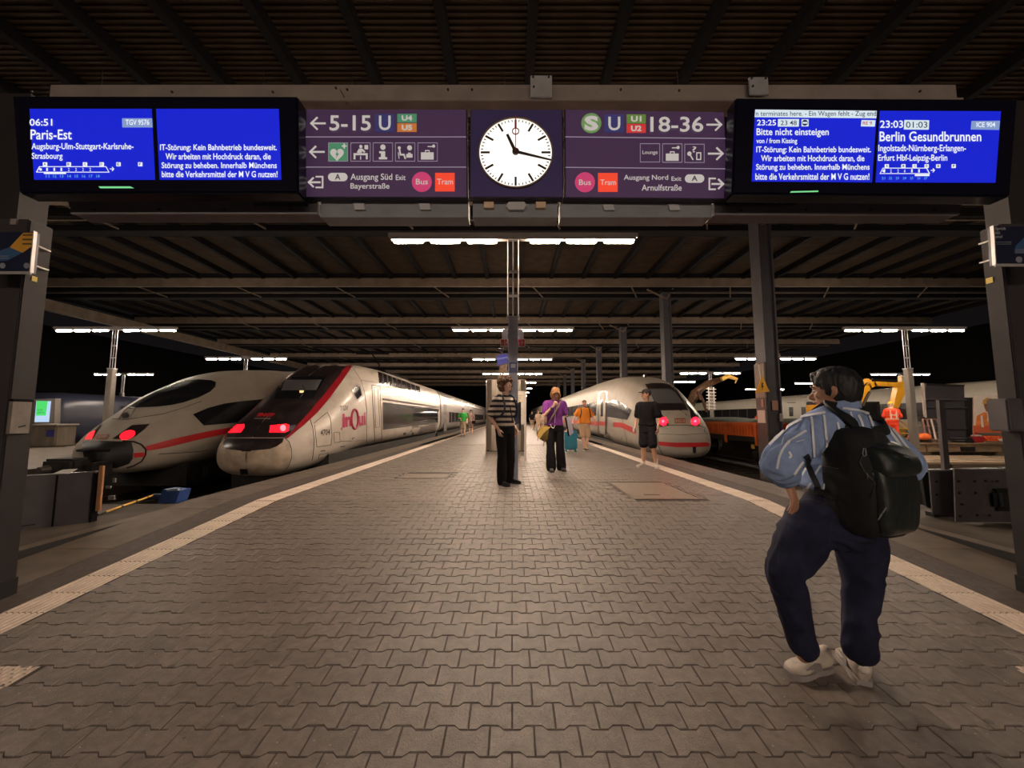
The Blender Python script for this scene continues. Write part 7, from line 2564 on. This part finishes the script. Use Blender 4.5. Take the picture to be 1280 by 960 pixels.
# ---------------- the small figures farther off
def simple(label, px, py, H, yaw, top, bottom, skin=M_skin2, hair=None, fat=1.0, short=True, vx=.014, sleeves=.75, arms=None, legs=None, bag=None, hairrows=None, shoes_m=None):
    g = PZ(px, py, 0)
    p = Person(label, (g.x, g.y, 0), yaw, H, skin, vx)
    A_ = arms or [((-.25, .0, 1.15), (-.24, .12, .92)), ((.25, .0, 1.15), (.24, .12, .92))]
    L_ = legs or [((-.085, 0, .92), (-.10, .06, .50), (-.10, .08, .10), (-.12, .28, .03)), ((.085, 0, .92), (.09, .02, .50), (.10, -.10, .11), (.11, .1, .03))]
    p.head(0, 0, 0)
    p.body(A_, L_, [hd((0, .1, -1), (1, 0, 0), (0, 1, 0), .5), hd((0, .1, -1), (-1, 0, 0), (0, 1, 0), .5)], fat)
    face(p.t, p.hc, p.hr, p.hf, p.hu, p.hs)
    mb = MB()
    p.torso(mb, .028, .90, 1.06 * fat, 1.03, 1.50)
    for sd, a in zip((-1, 1), A_):
        p.arm(mb, sd, a[0], a[1], .030, sleeves)
    fuse('shirt', mb, vx * 1.2, top, p.t, 3, .005, 9)
    mb = MB()
    eloft(mb, [(p.w(0, 0, .80), .165 * p.k, .125 * p.k), (p.w(0, 0, .95), .178 * p.k, .130 * p.k)], p.r, p.f, 24, 3)
    for l in L_:
        p.leg(mb, l[0], l[1], l[2] if short else (l[2][0], l[2][1], .07), .024, .46 if short else 1, gb=.034)
    fuse('shorts' if short else 'trousers', mb, vx * 1.2, bottom, p.t, 3, .005, 8)
    p.shoes(L_, shoes_m or mat('boot_black', (.03, .026, .024), .5), mat('sole_white', (.6, .54, .48), .5), .27)
    mb = hair_cap(p, None, hairrows or [(-.03, .080, .070, -.035), (.02, .084, .092, -.020), (.07, .084, .100, -.012), (.11, .060, .078, -.01), (.132, .02, .03, -.01)])
    fuse('hair', mb, vx, hair or mat('hair_brown', (.045, .024, .014), .8), p.t, 2)
    return p


beige = mat('cloth_khaki', (.34, .26, .18), .85)
p = simple('man in a green T-shirt walking beside the double-deck train', 578.5, 545.5, 1.66, R(180), mat('cloth_green', (.03, .34, .05), .85, var=.1, scale=20), beige, fat=1.08,
           arms=[((-.26, .0, 1.15), (-.25, .10, .93)), ((.26, .06, 1.17), (.12, .22, 1.15))])
p = simple('dark-haired woman in a patterned top beside the man in green', 588.5, 543, 1.62, R(180), mat('cloth_pattern', (.36, .25, .20), .85, var=.7, scale=18), mat('cloth_brownskirt', (.20, .13, .10), .85),
           hairrows=[(-.12, .070, .05, -.05), (-.05, .09, .08, -.035), (.02, .094, .10, -.02), (.07, .09, .106, -.012), (.115, .062, .082, -.01), (.138, .02, .03, -.01)])
b_ = thing('handbag', 'dark handbag carried by the woman beside the man in green', 'bag', tuple(p.w(.22, .1, .75)))
mb = MB()
eloft(mb, [(p.w(-.22, .14, .78), .10, .04), (p.w(-.22, .14, .9), .13, .06), (p.w(-.22, .14, 1.0), .10, .04)], p.r, p.f, 16, 3, 2.6)
put('pouch', mb, M_blk, b_, smooth=60)
put('handle', MB().tube([p.w(-.30, .14, .98), p.w(-.24, .10, 1.2), p.w(-.15, .04, 1.48), p.w(-.14, .14, .98)], .012, 6), M_blk, b_)
simple('small figure in dark clothes near the white train, left of two in beige', 665, 537, 1.68, R(180), M_blk, beige, vx=.018)
simple('small figure in pale beige clothes walking far down the platform', 673, 538, 1.70, R(180 + 10), mat('cloth_sand', (.50, .36, .26), .85), mat('cloth_sand', (.50, .36, .26), .85), vx=.018, hair=mat('hair_ginger', (.36, .17, .07), .7))
simple('small figure in a light top just left of the purple-shirted person', 678.5, 535.5, 1.66, R(180 - 8), mat('cloth_cream', (.55, .45, .38), .85), beige, vx=.018)

# ---------------- worker on the next platform
g_ = P(1112, 553, 16.4)
mo_ = mat('hivis_orange', (.95, .07, .02), .7, var=.1, scale=10)
p = Person('construction worker in orange-red high-visibility clothes and yellow helmet, seen from behind', (g_.x, 16.2, .03), R(-25), 1.76, M_skin2, .011)
A_ = [((-.26, .04, 1.16), (-.14, .26, 1.10)), ((.30, .08, 1.16), (.38, .24, 1.22))]
L_ = [((-.085, 0, .92), (-.12, .04, .50), (-.14, -.02, .10), (-.16, .2, .03)), ((.085, 0, .92), (.10, .02, .50), (.13, .0, .10), (.16, .2, .03))]
p.head(R(-10), R(-18), 0, (0, .05, 1.65))
p.body(A_, L_, [hd((.4, .8, 0), (0, 0, -1), (1, 0, 0), .8), hd((.3, .8, .2), (0, 0, -1), (-1, 0, 0), .8)], 1.05)
face(p.t, p.hc, p.hr, p.hf, p.hu, p.hs)
mb = MB()
p.torso(mb, .04, .88, 1.1, 1.02, 1.50)
for sd, a in zip((-1, 1), A_):
    p.arm(mb, sd, a[0], a[1], .028, 1.75)
fuse('safety_jacket', mb, .014, mo_, p.t, 3, .006, 9)
mb = MB()
eloft(mb, [(p.w(0, 0, .80), .165 * p.k, .125 * p.k), (p.w(0, 0, .95), .178 * p.k, .130 * p.k)], p.r, p.f, 24, 3)
for l in L_:
    p.leg(mb, l[0], l[1], (l[2][0], l[2][1], .08), .026, 1, gb=.04)
fuse('safety_trousers', mb, .014, mat('hivis_red', (.90, .06, .015), .7), p.t, 3, .006, 8)
p.shoes(L_, mat('boot_black', (.03, .026, .024), .5), mat('sole_black', (.02, .02, .02), .6), .29, .03)
mb = MB()
eloft(mb, [(p.H(0, -.008, .03), .096 * p.hs, .122 * p.hs), (p.H(0, -.010, .045), .092 * p.hs, .114 * p.hs), (p.H(0, -.010, .10), .080 * p.hs, .098 * p.hs), (p.H(0, -.010, .145), .045 * p.hs, .055 * p.hs), (p.H(0, -.010, .152), .01 * p.hs, .01 * p.hs)], p.hr, p.hf, 28, 3)
mb.prism([p.H(x_, y_, z_) for x_, y_, z_ in ((-.07, .08, .032), (-.05, .15, .028), (0, .165, .028), (.05, .15, .028), (.07, .08, .032))], tuple(p.hu * .01))
put('helmet', mb, mat('helmet_yellow', (.85, .50, .02), .35), p.t, smooth=50)
mb = MB()
for z in (1.05, 1.22):
    pts = [p.w(.214 * math.cos(a), .162 * math.sin(a), z) for a in np.linspace(0, 2 * math.pi, 29)]
    for i in range(28):
        mb.bar(pts[i], pts[i + 1], .012, .05)
for sd in (-1, 1):
    mb.bar(p.w(sd * .09, -.168, 1.05), p.w(sd * .09, -.150, 1.42), .045, .012, up=tuple(p.f))
put('reflective_bands', mb, mat('reflective', (.75, .50, .36), .4), p.t)
# ================================================================ THE MAN WITH THE BACKPACK, near right
def PRamp(px, py):
    """point of the ramp's surface seen at a pixel"""
    d = ray(px, py)
    t = (-RY * RS - CAMZ) / (d.z - RS * d.y)
    return Vector((0, 0, CAMZ)) + d * t


BF = Vector((-.50, .866, 0))      # the way he faces
BR = Vector((.866, .50, 0))       # his right
BU = Vector((0, 0, 1))
foot_l_toe, foot_l_heel = PRamp(985, 845), PRamp(1033, 836)
foot_r_heel, foot_r_toe = PRamp(1081, 858), PRamp(1055, 819)
base = (foot_l_heel + foot_r_heel) / 2
man = thing('person', 'man in white-striped blue shirt and dark jeans, hands on hips, seen from behind', 'person', tuple(base))
M_mskin = mat('skin_brown', (.46, .235, .15), .5, var=.06, scale=20)

Yc = 2.08
C = lambda px, py, Y=Yc: P(px, py, Y)
pel = C(1044, 650)
wst = C(1050, 612)
chs = C(1052, 560, 2.10)
shl = C(1050, 527, 2.12)
nck = C(1050, 507, 2.13)
hdc = C(1042, 490, 2.14)
shoL = shl + BR * -.175 + BU * -.01
shoR = shl + BR * .180 + BU * -.01
elL = C(975, 577, 1.86)
wrL = C(985, 604, 2.02)
elR = C(1136, 583, 2.20)
wrR = wst + BR * .235 + BF * .08 + BU * -.01
hipL, hipR = pel + BR * -.10 + BU * .02, pel + BR * .10 + BU * .0
hipL = C(1012, 655, 2.06)
hipR = C(1072, 655, 2.10)
knL = C(981, 716, 2.00)
anL = C(1004, 806, 2.09)
knR = C(1078, 728, 2.10)
anR = C(1074, 804, 2.08)
# head turned left
HF = Vector((-.62, .785, 0)).normalized()
HR = Vector((.785, .62, 0)).normalized()
HU = BU
HU = (BU + HF * .05).normalized()
hs = .98


def Hh(x, y, z):
    return hdc + (HR * x + HF * y + HU * z) * hs


mb = MB()
eloft(mb, [(pel + BU * -.02, .165, .125), (wst, .165, .125), (chs, .17, .125), (shl + BU * -.03, .165, .105), (shl + BU * .03, .10, .075)], BR, BF, 30, 3)
limb(mb, [shl, nck, hdc + BU * -.05 + BF * -.01], [.065, .062, .062], 18, 3)
head_mb(mb, hdc, HR, HF, HU, hs)
for sd in (-1, 1):      # ears
    limb(mb, [Hh(sd * .076, -.010, .026), Hh(sd * .090, -.024, .018), Hh(sd * .090, -.026, -.008), Hh(sd * .078, -.008, -.030)], [.009, .012, .011, .009], 10, 3)
for sh_, el, wr in ((shoL, elL, wrL), (shoR, elR, wrR)):
    limb(mb, [shl.lerp(sh_, .6), sh_, sh_.lerp(el, .5), el, el.lerp(wr, .35), wr], [.055, .055, .050, .042, .040, .028], 18, 4)
for h_, k_, a_ in ((hipL, knL, anL), (hipR, knR, anR)):
    limb(mb, [h_, h_.lerp(k_, .5), k_, k_.lerp(a_, .3), a_], [.095, .082, .062, .058, .040], 18, 4)
    limb(mb, [a_, a_ + BU * -.05], [.040, .036], 12, 2)
# left hand on the hip: wrist behind, fingers forward and down over the waistband
hand(mb, wrL, C(992, 622, 2.00) - wrL, BF * .8 + BR * .6, (.3, .3, .2), 1.0, .30, .20, .0088)
hand(mb, wrR, BF * .55 - BR * .35 - BU * .75, -BR, BF, 1.0, .3, .12, .0088)
body_m = fuse('body', mb, .0065, M_mskin, man, 3)
for sd in (-1, 1):
    e = put('eye', MB().ell(Hh(sd * .031, .078, .006), (.013, .013, .009), 12, 8), M_eyew, man, smooth=60)
    put('iris', MB().ell(Hh(sd * .031, .089, .006), (.005, .005, .005), 10, 6), M_eyed, e, smooth=60)
    put('eyebrow', limb(MB(), [Hh(sd * .014, .097, .028), Hh(sd * .032, .094, .035), Hh(sd * .050, .080, .029)], [.003, .005, .003], 8, 2), M_eyed, man, smooth=60)
put('mouth', limb(MB(), [Hh(-.022, .087, -.058), Hh(0, .099, -.057), Hh(.022, .087, -.058)], [.003, .004, .003], 8, 2), M_lip, man, smooth=60)
# hair: full at the back and top, low forehead line
mb = MB()
eloft(mb, [(Hh(0, -.055, -.078), .054, .036), (Hh(0, -.050, -.045), .075, .062), (Hh(0, -.042, -.01), .087, .080), (Hh(0, -.028, .03), .092, .100), (Hh(0, -.016, .07), .091, .108), (Hh(0, -.010, .105), .077, .095), (Hh(0, -.01, .132), .050, .063), (Hh(0, -.01, .145), .015, .02)], HR, HF, 28, 3)
for sd in (-1, 1):
    limb(mb, [Hh(sd * .076, .03, .05), Hh(sd * .079, .016, .02), Hh(sd * .078, .014, -.015)], [.014, .011, .006], 10, 3)
limb(mb, [Hh(-.045, .070, .096), Hh(0, .080, .102), Hh(.045, .070, .096)], [.016, .018, .016], 10, 3)
fuse('hair', mb, .006, mat('hair_jet', (.009, .008, .009), .6, var=.4, scale=60), man, 2, .003, 40, (1, 1, .3))

# shirt: loose, blousing over the belt, sleeves rolled to the elbow
M_shirt = mat('shirt_blue', (.27, .37, .62), .85, spec=.15, var=.10, scale=30)
M_shirtw = mat('shirt_white_stripe', (.80, .83, .90), .85, spec=.15)
mb = MB()
eloft(mb, [(wst + BU * .005, .185, .150), (wst + BU * .045, .205, .168), (chs + BU * -.05, .205, .168), (chs + BU * .04, .208, .160), (shl + BU * -.05, .205, .142), (shl + BU * .01, .165, .112), (shl + BU * .045, .105, .085), (nck + BU * -.005, .078, .076)], BR, BF, 34, 4, 2.3)
cuL = elL.lerp(wrL, .60)
limb(mb, [shl.lerp(shoL, .5), shoL, shoL.lerp(elL, .5) + BU * .012, elL, elL.lerp(wrL, .35) , cuL], [.085, .088, .090, .080, .072, .060], 20, 5)
cuR = elR.lerp(wrR, .60)
limb(mb, [shl.lerp(shoR, .5), shoR, shoR.lerp(elR, .5) + BU * .012, elR, elR.lerp(wrR, .35), cuR], [.085, .088, .088, .072, .066, .058], 20, 5)
shirt = fuse('shirt', mb, .009, M_shirt, man, 4, .007, 10, (1, 1, .5), label='light blue shirt with white stripes')
sv = BVHTree.FromPolygons([v.co.copy() for v in shirt.data.vertices], [tuple(q.vertices) for q in shirt.data.polygons])


def Z4(*pts):      # pixels measured in the 4.173-times enlargement
    return [(940 + x / 4.173, 450 + y / 4.173) for x, y in pts]


def cloth_stripe(name, pts, w, m, off=.006, bv_=None, parent=man):
    """flat band of width w (pixels) lying on the cloth along pixel points"""
    q = crom([list(a) for a in pts], 5)
    n = len(q)
    mb = MB()
    L_, R_ = [], []
    for i in range(n):
        a, b = q[max(i - 1, 0)], q[min(i + 1, n - 1)]
        dx, dy = b[0] - a[0], b[1] - a[1]
        l = math.hypot(dx, dy) or 1
        ox, oy = -dy / l * w / 2, dx / l * w / 2
        L_.append(cast(bv_ or sv, q[i][0] + ox, q[i][1] + oy, 2.1, off)[0])
        R_.append(cast(bv_ or sv, q[i][0] - ox, q[i][1] - oy, 2.1, off)[0])
    mb.add(L_ + R_, [(i, i + 1, n + i + 1, n + i) for i in range(n - 1)])
    me = bpy.data.meshes.new(name)
    me.from_pydata(mb.v, [], mb.f)
    me.materials.append(m)
    me.polygons.foreach_set('use_smooth', [True] * len(me.polygons))
    return link(name, me, parent)


for pts in ([(308, 300), (313, 400), (318, 505)], [(372, 290), (385, 440), (405, 555)], [(440, 325), (455, 385), (462, 430)], [(415, 555), (402, 610), (372, 670)],
            [(255, 300), (300, 292), (380, 276)], [(92, 445), (150, 390), (200, 345), (262, 312)], [(132, 568), (150, 490), (175, 445), (218, 410), (282, 372)],
            [(262, 608), (285, 570), (305, 530)], [(330, 600), (350, 570), (364, 548)], [(215, 600), (240, 560), (262, 530)], [(190, 480), (200, 500), (190, 512)],
            [(552, 290), (570, 330), (583, 378)], [(606, 290), (620, 330), (628, 352)], [(510, 272), (518, 300), (522, 322)],
            [(470, 256), (540, 262), (620, 286)], [(362, 212), (430, 206), (510, 214)], [(290, 668), (302, 655), (312, 640)],
            [(700, 350), (760, 430), (815, 520)], [(730, 360), (800, 450), (860, 545)], [(810, 600), (830, 625), (835, 640)], [(832, 575), (850, 600), (852, 625)]):
    cloth_stripe('white_stripe', Z4(*pts), 2.8, M_shirtw)
# yoke seam and collar
mb = MB()
ring = [nck + BR * (.086 * math.cos(a)) + BF * (.084 * math.sin(a)) + BU * (-.004 - .014 * math.sin(a)) for a in np.linspace(0, 2 * math.pi, 33)]
for i in range(32):
    if abs(i - 8) > 1:
        mb.bar(ring[i], ring[i + 1], .012, .044)
put('collar', mb, M_shirt, man, smooth=50)
for cu, el, wr in ((cuL, elL, wrL), (cuR, elR, wrR)):
    d = (wr - el).normalized()
    mb = MB()
    mb.tube([cu - d * .030, cu - d * .012, cu + d * .012, cu + d * .022], [.064, .068, .066, .056], 22)
    put('rolled_cuff', mb, M_shirt, man, smooth=60)
d = (wrL - elL).normalized()
put('bracelet', MB().tube([elL.lerp(wrL, .84), elL.lerp(wrL, .90)], [.036, .034], 18), mat('bracelet', (.16, .045, .025), .5), man, smooth=50)

# jeans
M_jean = mat('denim_dark', (.016, .018, .042), .85, spec=.2, var=.35, scale=10)
mb = MB()
eloft(mb, [(wst + BU * .0, .182, .140), (pel + BU * .05, .205, .150), (pel + BU * .0, .212, .158), (pel + BU * -.07, .200, .150), (pel + BU * -.12, .14, .12)], BR, BF, 32, 4)
limb(mb, [hipL, hipL.lerp(knL, .35), hipL.lerp(knL, .72), knL, knL.lerp(anL, .33), knL.lerp(anL, .7), anL + BU * -.005], [.118, .116, .098, .080, .074, .068, .066], 22, 4)
limb(mb, [hipR, hipR.lerp(knR, .4), hipR.lerp(knR, .72), knR, knR.lerp(anR, .33), knR.lerp(anR, .7), anR + BU * -.02], [.118, .113, .096, .084, .078, .074, .076], 22, 4)
jn = fuse('jeans', mb, .010, M_jean, man, 3, .008, 8, (1, 1, .8), seed=3)
jv = BVHTree.FromPolygons([v.co.copy() for v in jn.data.vertices], [tuple(q.vertices) for q in jn.data.polygons])
M_stitch = mat('denim_seam', (.022, .024, .045), .8)
for pts in ([(1000, 626), (997, 640), (1003, 652), (1020, 655)], [(1000, 626), (1012, 624), (1032, 630)], [(985, 640), (975, 680), (972, 712)], [(1040, 650), (1038, 668), (1035, 684)]):
    cloth_stripe('seam', pts, .8, M_stitch, .002, jv)
mb = MB()
ring = [wst + BU * .006 + BR * (.187 * math.cos(a)) + BF * (.146 * math.sin(a)) for a in np.linspace(0, 2 * math.pi, 41)]
for i in range(40):
    mb.bar(ring[i], ring[i + 1], .010, .036)
put('belt', mb, mat('belt_black', (.012, .010, .010), .5), man)
# shoes: grey and cream running shoes
M_shoe = mat('shoe_cream', (.46, .40, .34), .6, var=.25, scale=14, dirt=(.27, .23, .21), dscale=9)
M_sole = mat('shoe_sole_grey', (.30, .27, .26), .6, var=.15, scale=12)
RN = Vector((0, -RS, 1)).normalized()
ls = shoe(man, foot_l_heel + (foot_l_heel - foot_l_toe).normalized() * .02, foot_l_toe, RN, M_shoe, M_sole, 1.15, 'running_shoe', .008)
rs2 = shoe(man, foot_r_heel, foot_r_toe, RN, M_shoe, M_sole, 1.2, 'running_shoe', .025)
for sh_o, a_, b_, sd in ((ls, foot_l_heel, foot_l_toe, -1), (rs2, foot_r_heel, foot_r_toe, 1)):
    f = (b_ - a_).normalized()
    r_ = f.cross(RN)
    put('heel_patch', MB().ell(a_ + f * .018 + RN * .085, (.030, .030, .030), 14, 10), mat('shoe_white', (.62, .56, .50), .5), sh_o, smooth=60)
    put('side_patch', MB().prism([a_ + f * t_ + r_ * (-.046 * s_) + RN * z_ for t_, z_, s_ in ((.08, .036, .95), (.17, .034, 1.02), (.19, .058, .90), (.13, .080, .80), (.09, .07, .85))], tuple(r_ * -.006)), mat('shoe_grey', (.20, .18, .18), .6), sh_o)

# ---------------- his backpack
PF = Vector((.36, -.93, .05)).normalized()        # out of his back
PR_ = Vector((.93, .36, 0)).normalized()
PU = (BU + BR * -.03).normalized()
pack = thing('backpack', 'large black backpack with glossy top pocket, worn over the blue striped shirt', 'backpack', tuple(C(1082, 660, 1.9)))
M_pk = mat('pack_fabric', (.012, .012, .013), .75, spec=.3, var=.25, scale=30)
M_pkl = mat('pack_leather', (.016, .022, .022), .34, spec=.5, var=.2, scale=60, bump=.25, bscale=220)
pc = C(1069, 600, 1.965)           # middle of the pack
W = lambda x, y, z: pc + PR_ * x + PF * y + PU * z      # x to his right, y outward, z up
mb = MB()


def slab_loft(mb, rows, n=34, pw=3.2, sub=4):
    """rows: (z, xc, half width, y back, y front)"""
    secs = [(W(xc, (a + b) / 2, z), hw, (b - a) / 2) for z, xc, hw, a, b in rows]
    return eloft(mb, secs, PR_, PF, n, sub, pw)


slab_loft(mb, [(-.248, .005, .08, -.02, .08), (-.245, .005, .120, -.07, .14), (-.20, .005, .148, -.09, .165), (-.08, .0, .160, -.095, .170), (.06, .0, .157, -.095, .160), (.17, -.005, .145, -.09, .135), (.235, -.01, .118, -.08, .10), (.262, -.01, .07, -.06, .05)])
pk = fuse('main_body', mb, .010, M_pk, pack, 3, .006, 7, (1, 1, .35), seed=9)
mb = MB()
slab_loft(mb, [(-.235, .01, .10, .10, .155), (-.20, .010, .130, .12, .182), (-.05, .012, .142, .12, .190), (.06, .014, .140, .11, .178), (.10, .014, .12, .10, .155)], 30, 4)
fp = fuse('front_panel', mb, .008, M_pkl, pack, 4, .002, 12, (1, 1, .5), seed=2)
mb = MB()
slab_loft(mb, [(.030, .018, .115, .12, .185), (.055, .018, .142, .11, .208), (.110, .018, .144, .09, .204), (.160, .015, .134, .07, .172), (.190, .02, .10, .06, .125)], 30, 3.6)
tp = fuse('top_pocket', mb, .007, M_pkl, pack, 4, .0, label='glossy black top pocket')
M_zip = mat('zip_metal', (.45, .46, .47), .35, metal=.7)
tv = BVHTree.FromPolygons([v.co.copy() for v in tp.data.vertices] + [v.co.copy() for v in fp.data.vertices] + [v.co.copy() for v in pk.data.vertices],
                          [tuple(q.vertices) for q in tp.data.polygons] + [tuple(i + len(tp.data.vertices) for i in q.vertices) for q in fp.data.polygons] + [tuple(i + len(tp.data.vertices) + len(fp.data.vertices) for i in q.vertices) for q in pk.data.polygons])
px_line('zip', Z4((585, 462), (640, 456), (720, 470), (800, 500), (828, 530)), .006, tv, M_black, pack, .002, 2.0)
px_line('zip', Z4((575, 500), (560, 530), (590, 590), (640, 640), (620, 720)), .006, tv, M_black, pack, .002, 2.0)
px_line('zip_pull', Z4((578, 462), (588, 464), (592, 498), (582, 504), (575, 490), (578, 462)), .005, tv, M_zip, pack, .008, 2.0)
px_line('zip_pull', Z4((600, 590), (604, 612), (600, 620)), .005, tv, mat('pull_dark', (.06, .06, .065), .4), pack, .008, 2.0)
px_line('zip_pull', Z4((628, 590), (640, 602)), .005, tv, mat('pull_dark', (.06, .06, .065), .4), pack, .008, 2.0)
px_line('reflective_mark', Z4((698, 768), (684, 796)), .006, tv, mat('mark_grey', (.26, .27, .28), .4), pack, .004, 2.0)
px_line('reflective_mark', Z4((680, 800), (662, 834)), .006, tv, mat('mark_grey', (.26, .27, .28), .4), pack, .004, 2.0)
px_line('logo_mark', Z4((786, 502), (810, 510)), .004, tv, mat('mark_grey', (.26, .27, .28), .4), pack, .004, 2.0)
hp = crom([[*W(-.07, -.03, .255)], [*W(-.05, .0, .292)], [*W(.03, .0, .296)], [*W(.07, -.03, .255)]], 5)
mb = MB()
for i in range(len(hp) - 1):
    mb.bar(hp[i], hp[i + 1], .028, .012, up=tuple(PF))
put('carry_handle', mb, M_pk, pack)


def belt_strap(name, pts, w=.055, th=.010):
    """pts: (point, surface normal)"""
    rows = crom([[*a, *b] for a, b in pts], 6)
    q = [Vector(r_[:3]) for r_ in rows]
    nn = [Vector(r_[3:]).normalized() for r_ in rows]
    mb = MB()
    n = len(q)
    for i in range(n):
        d = (q[min(i + 1, n - 1)] - q[max(i - 1, 0)]).normalized()
        sd = d.cross(nn[i]).normalized() * (w / 2)
        nr = sd.cross(d).normalized() * th
        if nr.dot(nn[i]) < 0:
            nr = -nr
        mb.v += [tuple(q[i] - sd), tuple(q[i] + sd), tuple(q[i] + sd + nr), tuple(q[i] - sd + nr)]
    for i in range(n - 1):
        a, b = 4 * i, 4 * i + 4
        for k in range(4):
            k2 = (k + 1) % 4
            mb.f.append((a + k, a + k2, b + k2, b + k))
    mb.f += [(0, 1, 2, 3), (4 * n - 4, 4 * n - 3, 4 * n - 2, 4 * n - 1)]
    mb.m = [0] * len(mb.f)
    return put(name, mb, mat('strap_black', (.014, .016, .017), .6, spec=.3), pack, smooth=50)


def on_shirt(px, py, off=.010):
    h, n = cast(sv, *Z4((px, py))[0], 2.1, off)
    return (h, (n * .6 + (PF * .4)).normalized())


def around(p):
    """drop a point onto the shirt from above or from the front"""
    h, n, i, d = sv.find_nearest(p)
    return (h + n * .010, n)


belt_strap('shoulder_strap', [(W(-.075, -.02, .235), PF), on_shirt(510, 352, .02), on_shirt(455, 292), on_shirt(400, 250), around(shl + BR * -.115 + BU * .10), around(shl + BR * -.125 + BF * .12 + BU * .03),
                              around(chs + BR * -.14 + BF * .25), around(chs + BR * -.22 + BF * .10 + BU * -.06)], .056)
belt_strap('shoulder_strap', [(W(.075, -.02, .235), PF), on_shirt(664, 368, .02), on_shirt(652, 318), around(shl + BR * .115 + BU * .10), around(shl + BR * .125 + BF * .12 + BU * .03),
                              around(chs + BR * .14 + BF * .25), around(chs + BR * .22 + BF * .10 + BU * -.06)], .056)
lp = [on_shirt(350 - 82 * k / 12 - (22 if k == 12 else 0), 672 - 190 * k / 12, .008) for k in range(12)]
belt_strap('lower_strap', [(W(-.155, .03, -.10), PF)] + lp, .026, .006)
finish_text()
